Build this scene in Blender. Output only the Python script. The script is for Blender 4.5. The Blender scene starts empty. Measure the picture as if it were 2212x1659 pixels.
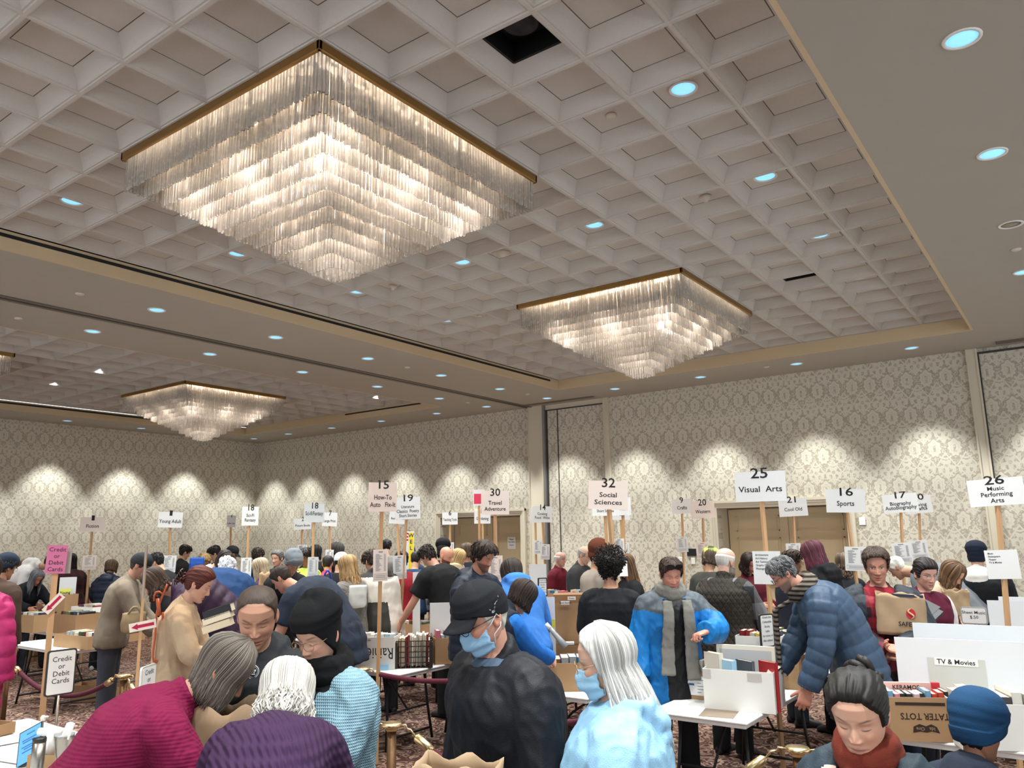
import bpy, bmesh, math, random
import numpy as np
from mathutils import Vector, Matrix, noise as mnoise

# ------------------------------------------------------------------ camera
CAM = np.array([0.0, 0.0, 2.0])
FPX, YAW, PITCH, ROLL = 1675.6, 0.62953, 0.19130, -0.01672
_cy, _sy, _cp, _sp = math.cos(YAW), math.sin(YAW), math.cos(PITCH), math.sin(PITCH)
_f = np.array([-_sy*_cp, _cy*_cp, _sp]); _r = np.array([_cy, _sy, 0.0]); _u = np.cross(_r, _f)
_c, _s = math.cos(ROLL), math.sin(ROLL)
RIGHT = _c*_r + _s*_u; UP = -_s*_r + _c*_u; FWD = _f
scene = bpy.context.scene
cd = bpy.data.cameras.new('camera'); cam = bpy.data.objects.new('camera', cd)
scene.collection.objects.link(cam)
cd.sensor_fit = 'HORIZONTAL'; cd.sensor_width = 36.0; cd.lens = FPX/2212*36.0
cd.clip_start = 0.05; cd.clip_end = 200
mw = Matrix.Identity(4)
for i in range(3):
    mw[i][0] = RIGHT[i]; mw[i][1] = UP[i]; mw[i][2] = -FWD[i]; mw[i][3] = CAM[i]
cam.matrix_world = mw
scene.camera = cam
vs = scene.view_settings
vs.view_transform = 'Standard'; vs.look = 'None'; vs.gamma = 1.0; vs.exposure = EXPOSURE = 1.1
vs.use_curve_mapping = False
scene.cycles.max_bounces = 7; scene.cycles.diffuse_bounces = 4; scene.cycles.glossy_bounces = 2
scene.cycles.transmission_bounces = 3; scene.cycles.transparent_max_bounces = 10
scene.cycles.caustics_reflective = False; scene.cycles.caustics_refractive = False
scene.cycles.sample_clamp_indirect = 4.0
w = bpy.data.worlds.new('world'); scene.world = w; w.use_nodes = True
w.node_tree.nodes['Background'].inputs[0].default_value = (0.90, 0.96, 1.0, 1)
w.node_tree.nodes['Background'].inputs[1].default_value = 0.85

def ray(u, v):
    return RIGHT*((u-1106)/FPX) + UP*((829.5-v)/FPX) + FWD
def P(u, v, d): return CAM + ray(u, v)*d                       # world point seen at pixel, d metres deep
def G(u, v, z=0.0):
    r = ray(u, v); return CAM + r*((z-2.0)/r[2])               # on a horizontal plane
def depth(p): return float(np.dot(np.asarray(p)-CAM, FWD))

# ------------------------------------------------------------------ layout (metres)
CELL = 0.6096; GX, GY = -3.547, 2.861                          # ceiling grid node
def gx(i): return GX + i*CELL
def gy(j): return GY + j*CELL
ZC, ZS = 5.097, 4.895                                          # coffer plane, soffit
XL, XR, YB, YF = -20.5, 6.0, 14.72, -5.5

# ------------------------------------------------------------------ helpers
rng = random.Random(7)
nprng = np.random.default_rng(11)
MATS = {}
def lin(c):
    if isinstance(c, str):
        c = c.lstrip('#'); c = [int(c[i:i+2], 16)/255 for i in (0, 2, 4)]
    return tuple((x/12.92 if x <= 0.04045 else ((x+0.055)/1.055)**2.4) for x in c[:3])

class NT:                                                      # small node-graph helper
    def __init__(s, m): s.t = m.node_tree; s.n = s.t.nodes
    def new(s, typ, **kw):
        n = s.n.new(typ)
        for k, v in kw.items(): setattr(n, k, v)
        return n
    def link(s, a, b): s.t.links.new(a, b)
    def math(s, op, *a):
        n = s.n.new('ShaderNodeMath'); n.operation = op
        for i, x in enumerate(a):
            if isinstance(x, E): s.link(x.o, n.inputs[i])
            else: n.inputs[i].default_value = x
        return E(s, n.outputs[0])
class E:
    def __init__(s, nt, o): s.nt = nt; s.o = o
    def __add__(s, b): return s.nt.math('ADD', s, b)
    __radd__ = __add__
    def __sub__(s, b): return s.nt.math('SUBTRACT', s, b)
    def __rsub__(s, b): return s.nt.math('SUBTRACT', b, s)
    def __mul__(s, b): return s.nt.math('MULTIPLY', s, b)
    __rmul__ = __mul__
    def __truediv__(s, b): return s.nt.math('DIVIDE', s, b)
    def abs(s): return s.nt.math('ABSOLUTE', s)
    def fract(s): return s.nt.math('FRACT', s)
    def floor(s): return s.nt.math('FLOOR', s)
    def sqrt(s): return s.nt.math('SQRT', s)
    def sin(s): return s.nt.math('SINE', s)
    def cos(s): return s.nt.math('COSINE', s)
    def lt(s, b): return s.nt.math('LESS_THAN', s, b)
    def gt(s, b): return s.nt.math('GREATER_THAN', s, b)
    def max(s, b): return s.nt.math('MAXIMUM', s, b)
    def min(s, b): return s.nt.math('MINIMUM', s, b)
    def mod(s, b): return s.nt.math('FLOORED_MODULO', s, b)
    def atan2(s, b): return s.nt.math('ARCTAN2', s, b)

def new_mat(name):
    m = bpy.data.materials.new(name); m.use_nodes = True
    return m, NT(m), m.node_tree.nodes['Principled BSDF']
def mat(name, col, rough=0.6, metal=0.0, noise=0.0, nscale=30.0, bump=0.0, bscale=200.0, spec=0.5, sheen=0.0, stretch=None):
    """Plain surface with a little procedural variation and grain; cached on its arguments."""
    key = (name, str(col), rough, metal, noise, nscale, bump, bscale, sheen)
    if key in MATS: return MATS[key]
    m, nt, b = new_mat(name)
    c = lin(col)
    b.inputs['Base Color'].default_value = (*c, 1); b.inputs['Roughness'].default_value = rough
    b.inputs['Metallic'].default_value = metal; b.inputs['Specular IOR Level'].default_value = spec
    if sheen: b.inputs['Sheen Weight'].default_value = sheen
    if noise or bump:
        tc = nt.new('ShaderNodeTexCoord'); mp = nt.new('ShaderNodeMapping')
        nt.link(tc.outputs['Object'], mp.inputs[0])
        if stretch: mp.inputs['Scale'].default_value = stretch
    if noise:
        t = nt.new('ShaderNodeTexNoise'); t.inputs['Scale'].default_value = nscale; t.inputs['Detail'].default_value = 3
        nt.link(mp.outputs[0], t.inputs['Vector'])
        mx = nt.new('ShaderNodeMix', data_type='RGBA')
        mx.inputs[6].default_value = (*[x*(1-noise) for x in c], 1)
        mx.inputs[7].default_value = (*[min(1, x*(1+noise)) for x in c], 1)
        nt.link(t.outputs[0], mx.inputs[0]); nt.link(mx.outputs[2], b.inputs['Base Color'])
    if bump:
        t = nt.new('ShaderNodeTexNoise'); t.inputs['Scale'].default_value = bscale; t.inputs['Detail'].default_value = 2
        nt.link(mp.outputs[0], t.inputs['Vector'])
        bp = nt.new('ShaderNodeBump'); bp.inputs['Strength'].default_value = bump; bp.inputs['Distance'].default_value = 0.01
        nt.link(t.outputs[0], bp.inputs['Height']); nt.link(bp.outputs[0], b.inputs['Normal'])
    MATS[key] = m
    return m
def attr_mat(name, rough=0.55, sss=0.0, bump=0.0):
    """Colour comes from the mesh's own 'col' attribute (skin tone, lips, brows; printed covers)."""
    key = ('attr', name)
    if key in MATS: return MATS[key]
    m, nt, b = new_mat(name)
    a = nt.new('ShaderNodeAttribute'); a.attribute_name = 'col'
    nt.link(a.outputs['Color'], b.inputs['Base Color']); b.inputs['Roughness'].default_value = rough
    b.inputs['Specular IOR Level'].default_value = 0.35
    MATS[key] = m
    return m
def emit_mat(name, col, strength, base=None):
    key = ('emit', name, str(col), strength)
    if key in MATS: return MATS[key]
    m, nt, b = new_mat(name)
    b.inputs['Base Color'].default_value = (*lin(base or col), 1)
    b.inputs['Emission Color'].default_value = (*lin(col), 1); b.inputs['Emission Strength'].default_value = strength
    MATS[key] = m
    return m

def link(o): scene.collection.objects.link(o); return o
def tag(o, label=None, cat=None, group=None, kind=None):
    if label: o['label'] = label
    if cat: o['category'] = cat
    if group: o['group'] = group
    if kind: o['kind'] = kind
    return o
def empty(name, loc=(0, 0, 0), rz=0.0, label=None, cat=None, group=None):
    o = bpy.data.objects.new(name, None); o.empty_display_size = 0.1
    o.location = tuple(float(x) for x in loc); o.rotation_euler = (0, 0, rz)
    link(o); return tag(o, label, cat, group)
def mesh_from(name, V, F, mats=None, mi=None, smooth=True, col=None):
    me = bpy.data.meshes.new(name)
    V = np.asarray(V, dtype=np.float32)
    if isinstance(F, np.ndarray) and F.ndim == 2:
        n, k = F.shape
        me.vertices.add(len(V)); me.vertices.foreach_set('co', V.ravel())
        me.loops.add(n*k); me.loops.foreach_set('vertex_index', F.astype(np.int32).ravel())
        me.polygons.add(n); me.polygons.foreach_set('loop_start', np.arange(0, n*k, k, dtype=np.int32))
        try: me.polygons.foreach_set('loop_total', np.full(n, k, dtype=np.int32))
        except Exception: pass
        me.update(calc_edges=True)
    else:
        me.from_pydata([tuple(map(float, v)) for v in V], [], [tuple(int(i) for i in f) for f in F]); me.update()
    if mats:
        for m in (mats if isinstance(mats, (list, tuple)) else [mats]): me.materials.append(m)
    if mi is not None: me.polygons.foreach_set('material_index', np.asarray(mi, dtype=np.int32))
    me.polygons.foreach_set('use_smooth', np.full(len(me.polygons), bool(smooth)))
    if col is not None:
        a = me.color_attributes.new('col', 'FLOAT_COLOR', 'POINT')
        c4 = np.ones((len(V), 4), dtype=np.float32); c4[:, :3] = col
        a.data.foreach_set('color', c4.ravel())
    me.update()
    return me
def mobj(name, V, F, mats=None, parent=None, mi=None, smooth=True, col=None, loc=None):
    o = bpy.data.objects.new(name, mesh_from(name, V, F, mats, mi, smooth, col)); link(o)
    if parent: o.parent = parent
    if loc is not None: o.location = tuple(float(x) for x in loc)
    return o
class MB:
    """Collects boxes, tubes, lathes into one mesh."""
    def __init__(s): s.V = []; s.F = []; s.M = []
    def add(s, V, F, m=0):
        n = len(s.V); s.V += [tuple(map(float, v)) for v in V]
        s.F += [tuple(int(i)+n for i in f) for f in F]; s.M += [m]*len(F)
    def box(s, x0, x1, y0, y1, z0, z1, m=0, bev=0.0):
        if bev <= 0:
            V = [(x, y, z) for z in (z0, z1) for y in (y0, y1) for x in (x0, x1)]
            s.add(V, [(0, 2, 3, 1), (4, 5, 7, 6), (0, 1, 5, 4), (2, 6, 7, 3), (0, 4, 6, 2), (1, 3, 7, 5)], m)
        else:                                                   # chamfered in all edges
            b = min(bev, (x1-x0)/2.01, (y1-y0)/2.01, (z1-z0)/2.01)
            rings = []
            for z, d in ((z0, b), (z0+b, 0), (z1-b, 0), (z1, b)):
                rings.append([(x0+b+d*0, y0+d, z), (x1-b, y0+d, z), (x1-d, y0+b, z), (x1-d, y1-b, z),
                              (x1-b, y1-d, z), (x0+b, y1-d, z), (x0+d, y1-b, z), (x0+d, y0+b, z)])
            V = [v for r in rings for v in r]; F = [tuple(range(7, -1, -1)), tuple(range(24, 32))]
            for k in range(3):
                for i in range(8): F.append((k*8+i, k*8+(i+1) % 8, k*8+8+(i+1) % 8, k*8+8+i))
            s.add(V, F, m)
        return s
    def tube(s, pts, r, n=8, m=0, cap=True, closed=False):
        V, F = tube(pts, r, n, cap, closed); s.add(V, F, m); return s
    def lathe(s, prof, n=16, c=(0, 0, 0), m=0):
        V = []; F = []
        for r, z in prof:
            for i in range(n):
                a = 2*math.pi*i/n; V.append((c[0]+r*math.cos(a), c[1]+r*math.sin(a), c[2]+z))
        for k in range(len(prof)-1):
            for i in range(n): F.append((k*n+i, k*n+(i+1) % n, k*n+n+(i+1) % n, k*n+n+i))
        F.append(tuple(range(n-1, -1, -1))); F.append(tuple((len(prof)-1)*n+i for i in range(n)))
        s.add(V, F, m); return s
    def xform(s, M, start=0):
        for i in range(start, len(s.V)): s.V[i] = tuple(M @ Vector(s.V[i]))
        return s
    def build(s, name, mats=None, parent=None, smooth=False, loc=None):
        return mobj(name, s.V, s.F, mats, parent, s.M if any(s.M) else None, smooth, None, loc)
def frames(pts):
    """Rotation-minimising frames along a polyline."""
    pts = np.asarray(pts, float); n = len(pts)
    T = np.gradient(pts, axis=0); T /= np.linalg.norm(T, axis=1)[:, None]+1e-12
    a = np.array([1.0, 0, 0]) if abs(T[0][0]) < 0.8 else np.array([0, 1.0, 0])
    N = np.zeros_like(pts); N[0] = a-T[0]*np.dot(a, T[0]); N[0] /= np.linalg.norm(N[0])
    for i in range(1, n):
        v = N[i-1]-T[i]*np.dot(N[i-1], T[i]); N[i] = v/(np.linalg.norm(v)+1e-12)
    return T, N, np.cross(T, N)
def tube(pts, r, n=8, cap=True, closed=False):
    pts = np.asarray(pts, float); k = len(pts)
    T, N, B = frames(pts)
    r = np.broadcast_to(np.asarray(r, float), (k,))
    a = np.linspace(0, 2*np.pi, n, endpoint=False)
    V = pts[:, None, :] + r[:, None, None]*(np.cos(a)[None, :, None]*N[:, None, :]+np.sin(a)[None, :, None]*B[:, None, :])
    V = V.reshape(-1, 3); F = []
    for j in range(k-1 if not closed else k):
        j2 = (j+1) % k
        for i in range(n): F.append((j*n+i, j*n+(i+1) % n, j2*n+(i+1) % n, j2*n+i))
    if cap and not closed: F.append(tuple(range(n-1, -1, -1))); F.append(tuple((k-1)*n+i for i in range(n)))
    return V, F
def grid_faces(nr, nc, wrap=True, off=0):
    """Quads of an nr x nc grid (columns wrap)."""
    r = np.arange(nr-1)[:, None]; c = np.arange(nc if wrap else nc-1)[None, :]
    c2 = (c+1) % nc
    return (np.stack([r*nc+c, r*nc+c2, (r+1)*nc+c2, (r+1)*nc+c], -1).reshape(-1, 4)+off).astype(np.int32)
_txt = {}
def text_mesh(body, size, bold=0.0, align='CENTER', space=1.0, ss=1.0):
    """Lettering as a flat mesh in the xy plane: vertices and faces, centred on its line's x."""
    key = (body, size, bold, align, space, ss)
    if key in _txt: return _txt[key]
    cu = bpy.data.curves.new('lettering', 'FONT'); cu.body = body; cu.size = size; cu.align_x = align
    cu.offset = bold*size; cu.space_character = space; cu.resolution_u = 2; cu.fill_mode = 'FRONT'
    o = bpy.data.objects.new('lettering_tmp', cu); link(o)
    dg = bpy.context.evaluated_depsgraph_get(); me = bpy.data.meshes.new_from_object(o.evaluated_get(dg))
    V = np.array([v.co[:] for v in me.vertices]).reshape(-1, 3); F = [tuple(p.vertices) for p in me.polygons]
    bpy.data.objects.remove(o); bpy.data.curves.remove(cu); bpy.data.meshes.remove(me)
    if len(V): V = V*np.array([ss, 1, 1])
    _txt[key] = (V, F)
    return V, F
def lettering(lines, mat_, parent, name='lettering', M=None):
    """lines: (text, x, y, size, bold, xscale). One mesh, transformed by M, a hair in front of its sheet."""
    mb = MB()
    for ln in lines:
        t, x, y, s = ln[:4]; bd = ln[4] if len(ln) > 4 else 0.0; ss = ln[5] if len(ln) > 5 else 1.0
        al = ln[6] if len(ln) > 6 else 'CENTER'
        V, F = text_mesh(t, s, bd, al, 1.0, ss)
        if len(V): mb.add(V+np.array([x, y, 0]), F)
    if M is not None: mb.xform(M)
    return mb.build(name, mat_, parent)
# ------------------------------------------------------------------ room materials
def wallpaper_mat(axis):
    m, nt, b = new_mat('damask_wallpaper')
    g = nt.new('ShaderNodeNewGeometry'); sp = nt.new('ShaderNodeSeparateXYZ'); nt.link(g.outputs['Position'], sp.inputs[0])
    X = E(nt, sp.outputs[axis]); Z = E(nt, sp.outputs[2])
    PX, PZ = 0.30, 0.60
    def cell(u0, v0):                                           # cell-centred coordinates in metres
        u = ((X/PX+u0).fract()-0.5)*PX; v = ((Z/PZ+v0).fract()-0.5)*PZ
        return u, v
    # row of round medallions with a scalloped rim and a slot in the middle
    def medallion(u0, v0, rx, rz):
        u, v = cell(u0, v0)
        a = u.atan2(v+0.03)
        r = ((u/rx)*(u/rx)+(v/rz)*(v/rz)).sqrt()
        r = r/(1.0+0.10*(a*9.0).cos())
        fill = r.lt(1.0); rim = (r.lt(1.16)-fill)*0.8
        slot = u.abs().lt(rx*0.20)*(v+0.012).abs().lt(rz*0.42)
        inner = r.lt(0.62)-r.lt(0.52)
        return fill-slot.max(inner*0.45).min(fill), rim
    m1, r1 = medallion(0.0, 0.0, 0.098, 0.14)
    # row of pointed ogee blossoms, half a step across
    def blossom(u0, v0):
        u, v = cell(u0, v0)
        au = u.abs()
        d = au/0.10+v.abs()/0.15
        petals = (au*au+v*v).sqrt()
        pet = (d+0.35*(u.atan2(v)*5.0).cos()).lt(0.92)
        ring = d.lt(1.55)-d.lt(1.28)
        core = (petals/0.03).lt(1.0)
        leaf = ((au-0.105)*(au-0.105)/(0.028*0.028)+(v+0.06)*(v+0.06)/(0.06*0.06)).lt(1.0)
        return pet.max(ring).max(leaf)-core*0.8
    b1 = blossom(0.5, 0.5)
    # tendrils: wavy bands between the rows
    band = (((Z/PZ+0.25).fract()-0.5)*PZ+0.030*(X*(2*math.pi/PX)).cos()).abs()
    band2 = (((Z/PZ-0.25).fract()-0.5)*PZ-0.030*(X*(2*math.pi/PX)).cos()).abs()
    ten = (band.lt(0.016)).max(band2.lt(0.016))
    nz = nt.new('ShaderNodeTexNoise'); nz.inputs['Scale'].default_value = 16.0; nz.inputs['Detail'].default_value = 1.0
    nt.link(g.outputs['Position'], nz.inputs['Vector'])
    curl = (E(nt, nz.outputs[0])*26.0).sin().gt(0.35)
    k = (m1.max(b1)).max(ten).max(curl*0.75*(1.0-r1)-m1*0.0)
    k = (k-r1).max(0.0).min(1.0)
    mx = nt.new('ShaderNodeMix', data_type='RGBA'); nt.link(k.o, mx.inputs[0])
    mx.inputs[6].default_value = (*lin('#a89f8f'), 1); mx.inputs[7].default_value = (*lin('#cbc5b5'), 1)
    nt.link(mx.outputs[2], b.inputs['Base Color']); b.inputs['Roughness'].default_value = 0.62
    b.inputs['Specular IOR Level'].default_value = 0.3
    return m
WP_X = wallpaper_mat(0); WP_Y = wallpaper_mat(1)
M_CEIL = mat('painted_plaster', '#a8a399', 0.85, noise=0.03, nscale=3)
M_TILE = mat('coffer_tile', '#bfbab3', 0.9, noise=0.05, nscale=60, bump=0.25, bscale=160)
M_PANEL = mat('coffer_panel', '#c9c4bc', 0.9, noise=0.08, nscale=90, bump=0.5, bscale=220)
M_GAP = mat('shadow_gap', '#5a544d', 0.9)
M_FASCIA = mat('fascia_paint', '#c9b595', 0.8)
M_TRIM = mat('cream_trim_paint', '#cbc2ae', 0.55)
M_DOOR = mat('door_paint', '#c9b895', 0.5)
M_BLACK = mat('black_paint', '#0c0c0e', 0.6)
M_TRACK = mat('track_metal', '#6a625a', 0.5, metal=0.4)
def carpet_mat():
    m, nt, b = new_mat('patterned_carpet')
    g = nt.new('ShaderNodeNewGeometry')
    n1 = nt.new('ShaderNodeTexNoise'); n1.inputs['Scale'].default_value = 5.5; n1.inputs['Detail'].default_value = 1.5; n1.inputs['Distortion'].default_value = 1.6
    n2 = nt.new('ShaderNodeTexNoise'); n2.inputs['Scale'].default_value = 180
    for n in (n1, n2): nt.link(g.outputs['Position'], n.inputs['Vector'])
    a = E(nt, n1.outputs[0])
    k = ((a*34.0).sin()*0.5+0.5)
    k = k*0.85+(E(nt, n2.outputs[0])-0.5)*0.5
    cr = nt.new('ShaderNodeValToRGB'); nt.link(k.o, cr.inputs[0])
    e = cr.color_ramp.elements
    e[0].position = 0.12; e[0].color = (*lin('#3f2b27'), 1)
    e[1].position = 0.85; e[1].color = (*lin('#94816f'), 1)
    x = e.new(0.45); x.color = (*lin('#5f443d'), 1)
    x = e.new(0.62); x.color = (*lin('#78605a'), 1)
    nt.link(cr.outputs[0], b.inputs['Base Color']); b.inputs['Roughness'].default_value = 0.95
    b.inputs['Specular IOR Level'].default_value = 0.1
    return m
M_CARPET = carpet_mat()

# ------------------------------------------------------------------ shell
def struct(name, mb, mats, smooth=False):
    return tag(mb.build(name, mats, None, smooth), kind='structure')
b_ = MB(); b_.box(XL-0.2, XR+0.2, YF-0.2, YB+1.0, -0.1, 0.0); struct('floor', b_, M_CARPET)
b_ = MB(); b_.box(XL-0.2, XL, YF, YB, 0, ZS+0.4); struct('wall_left', b_, WP_Y)
# front and right walls left out so added world light can fill the room

# the two door recesses in the back wall
def at_back(u, v, y=YB):
    r = ray(u, v); return CAM+r*((y-CAM[1])/r[1])
DOORS = []
for (ul, ur, vt, lt) in ((952, 1125, 1108, 'a'), (1548, 1826, 1086, 'b')):
    x0 = at_back(ul, vt)[0]; x1 = at_back(ur, vt)[0]; DOORS.append((x0, x1))
DOOR_H = 2.43; REC = 0.55
segs = []
xs = [XL-0.2, DOORS[0][0], DOORS[0][1], DOORS[1][0], DOORS[1][1], XR+0.2]
b_ = MB()
for i in (0, 2, 4): b_.box(xs[i], xs[i+1], YB, YB+0.2, 0, ZS+0.4)
for i in (1, 3): b_.box(xs[i], xs[i+1], YB, YB+0.2, DOOR_H, ZS+0.4)
struct('wall_back', b_, WP_X)
b_ = MB()
for i, (x0, x1) in enumerate(DOORS):                            # recess lining
    b_.box(x0-0.1, x0, YB+0.2, YB+REC+0.2, 0, DOOR_H); b_.box(x1, x1+0.1, YB+0.2, YB+REC+0.2, 0, DOOR_H)
    b_.box(x0-0.1, x1+0.1, YB+0.2, YB+REC+0.2, DOOR_H, DOOR_H+0.1); b_.box(x0-0.1, x1+0.1, YB+REC+0.1, YB+REC+0.2, 0, DOOR_H+0.1)
struct('wall_recess', b_, M_TRIM)
for i, (x0, x1) in enumerate(DOORS):
    b_ = MB()                                                   # moulded casing: three stepped bands
    for o, t, wd in ((0.0, 0.03, 0.055), (0.05, 0.045, 0.05), (0.095, 0.06, 0.05)):
        b_.box(x0-o-wd, x0-o, YB-t, YB, 0, DOOR_H+o+wd); b_.box(x1+o, x1+o+wd, YB-t, YB, 0, DOOR_H+o+wd)
        b_.box(x0-o-wd, x1+o+wd, YB-t-0.001, YB, DOOR_H+o, DOOR_H+o+wd)
    struct('trim_%d' % (i+1), b_, M_TRIM)
    dr = empty('door_%d' % (i+1), ((x0+x1)/2, YB+REC, 0)); dr['kind'] = 'structure'
    xm = 0.0; hw = (x1-x0)/2
    for sgn in (-1, 1):
        lo, hi = (-hw+0.02, -0.004) if sgn < 0 else (0.004, hw-0.02)
        lf = MB(); lf.box(lo, hi, -0.03, 0.02, 0.01, DOOR_H-0.02)
        wd = hi-lo; mg = 0.16
        for z0, z1 in ((0.2, 0.95), (1.07, 1.86), (1.98, 2.28)):   # sunk panels: raised frame line
            a0, a1 = lo+mg, hi-mg
            for (q0, q1, s0, s1) in ((a0, a1, z0, z0+0.02), (a0, a1, z1-0.02, z1), (a0, a0+0.02, z0, z1), (a1-0.02, a1, z0, z1)):
                lf.box(q0, q1, -0.045, -0.03, s0, s1)
            lf.box(a0+0.05, a1-0.05, -0.040, -0.03, z0+0.05, z1-0.05)
        leaf = lf.build('door_leaf', M_DOOR, dr)
        h = MB(); h.box(lo+0.12 if sgn > 0 else lo+0.1, hi-0.1, -0.085, -0.06, 1.0, 1.04); h.box(lo+0.15, lo+0.17, -0.07, -0.03, 1.0, 1.04); h.box(hi-0.17, hi-0.15, -0.07, -0.03, 1.0, 1.04)
        h.build('push_bar', mat('brass_dull', '#6f5a3a', 0.4, metal=0.8), leaf)
# pilasters with edge beads
def pilaster(name, u0, u1, v, proud=0.06):
    x0 = at_back(u0, v)[0]; x1 = at_back(u1, v)[0]
    b_ = MB(); b_.box(x0, x1, YB-proud, YB, 0, ZS)
    for e in (x0, x1-0.025): b_.box(e, e+0.025, YB-proud-0.015, YB-proud, 0, ZS)
    struct(name, b_, M_TRIM); return x0, x1
p1 = pilaster('trim_3', 1145, 1175, 881, 0.10)
p2 = pilaster('trim_4', 1304, 1315, 860, 0.05)
p3 = pilaster('trim_5', 2085, 2110, 757, 0.06)
b_ = MB(); xa = p1[1]
b_.box(xa, xa+0.05, YB-0.09, YB, 0, ZS); struct('trim_6', b_, mat('pale_channel', '#8f8c8a', 0.4, metal=0.5))
b_ = MB(); b_.box(xa+0.05, xa+0.09, YB-0.02, YB-0.001, 0, ZS-0.12); b_.box(p1[1]+0.36, p1[1]+0.375, YB-0.02, YB-0.001, 0, ZS-0.12)
b_.box(xa, p2[0]+0.02, YB-0.05, YB-0.001, ZS-0.13, ZS-0.11); b_.box(p2[0]-0.02, p2[0], YB-0.03, YB-0.001, 0, ZS-0.12)
struct('trim_7', b_, mat('pocket_gap', '#3b3632', 0.7))
b_ = MB(); b_.box(xa, p2[0], YB-0.03, YB-0.002, ZS-0.11, ZS); struct('trim_8', b_, M_TRIM)
b_ = MB(); b_.box(p3[1], XR, YB-0.04, YB-0.001, ZS-0.09, ZS-0.06); b_.box(p3[1], p3[1]+0.02, YB-0.03, YB-0.001, 0, ZS-0.06)
struct('trim_9', b_, mat('pocket_gap', '#3b3632', 0.7))
for nm, dims in (('baseboard_back', (XL, XR, YB-0.02, YB)), ('baseboard_left', (XL, XL+0.02, YF, YB))):
    b_ = MB()
    if nm == 'baseboard_back':
        for i in (0, 2, 4): b_.box(max(XL, xs[i]), min(XR, xs[i+1]), YB-0.02, YB, 0, 0.14)
    else: b_.box(*dims, 0, 0.14)
    struct(nm, b_, M_TRIM)

# ------------------------------------------------------------------ ceiling: soffit, trays, coffers
J0, J1 = -9, 17
TR = [(-8.06, 4.06), (-25.4, -13.3)]                              # tray extents in grid cells (x)
b_ = MB(); ya, yb = gy(J0)-0.03, gy(J1)-0.02
xs_ = [XL-0.2, gx(TR[1][0]), gx(TR[1][1]), gx(TR[0][0]), gx(TR[0][1]), XR+0.2]
for i in (0, 2, 4): b_.box(xs_[i], xs_[i+1], YF-0.2, YB+0.2, ZS, ZS+0.05)
for i in (1, 3):
    b_.box(xs_[i], xs_[i+1], YF-0.2, ya, ZS, ZS+0.05); b_.box(xs_[i], xs_[i+1], yb, YB+0.2, ZS, ZS+0.05)
struct('ceiling', b_, M_CEIL)
b_ = MB()
for (a, c) in TR:                                                # fascia boards of the trays
    x0, x1 = gx(a), gx(c)
    b_.box(x0-0.03, x0+0.006, ya, yb, ZS-0.0005, ZC-0.002); b_.box(x1-0.006, x1+0.03, ya, yb, ZS-0.0005, ZC-0.002)
    b_.box(x0+0.006, x1-0.006, yb-0.006, yb+0.03, ZS-0.0005, ZC-0.002); b_.box(x0+0.006, x1-0.006, ya-0.03, ya+0.006, ZS-0.0005, ZC-0.002)
struct('ceiling_fascia', b_, M_FASCIA)
b_ = MB()                                                        # linear air slots on the left fascias
b_.box(gx(TR[0][0]), gx(TR[0][0])+0.012, ya+0.1, gy(16.5), ZC-0.072, ZC-0.035)
b_.box(gx(TR[1][0]), gx(TR[1][0])+0.012, ya+0.1, gy(16.0), ZC-0.072, ZC-0.035)
b_.box(gx(TR[1][1])-3.2, gx(TR[1][1])-0.6, yb-0.012, yb, ZC-0.072, ZC-0.04)
struct('ceiling_vent_slot', b_, M_BLACK)
# coffers: one cell profile repeated; panels, side coves and ribs
PROF = [(0.0, 0.0), (0.013, 0.0), (0.016, 0.010), (0.028, 0.010), (0.031, 0.022), (0.048, 0.055), (0.072, 0.092), (0.105, 0.125)]
def coffers(i0, i1, skip=()):
    V = []; F = []; MI = []
    for i in range(i0, i1):
        for j in range(J0, J1):
            x0, y0 = gx(i), gy(j); n = len(V)
            pr = PROF+[(0.112, 0.125)]
            for d, z in pr:
                V += [(x0+d, y0+d, ZC+z), (x0+CELL-d, y0+d, ZC+z), (x0+CELL-d, y0+CELL-d, ZC+z), (x0+d, y0+CELL-d, ZC+z)]
            m = len(pr)
            for k in range(m-1):
                for q in range(4):
                    F.append((n+k*4+q, n+k*4+4+q, n+k*4+4+(q+1) % 4, n+k*4+(q+1) % 4)); MI.append(2 if k == m-2 else 0)
            if (i, j) not in skip:
                F.append((n+(m-1)*4+3, n+(m-1)*4+2, n+(m-1)*4+1, n+(m-1)*4)); MI.append(1)
    return V, F, MI
SPK = [(1, 1), (1, 11)]
o = mobj('ceiling_coffers', *coffers(-8, 4, SPK)[:2], [M_TILE, M_PANEL, M_GAP], None, coffers(-8, 4, SPK)[2], smooth=False)
tag(o, kind='structure')
GOFF = 0.7                                                       # the far tray's grid is shifted along x
GX0 = GX; GX = GX0+GOFF*CELL
V_, F_, MI_ = coffers(-26, -14)
GX = GX0
tag(mobj('ceiling_coffers', V_, F_, [M_TILE, M_PANEL, M_GAP], None, MI_, smooth=False), kind='structure')
b_ = MB(); b_.box(XL-0.2, XR+0.2, YF-0.2, YB+0.2, ZC+0.35, ZC+0.4); struct('ceiling_deck', b_, M_BLACK)
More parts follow.
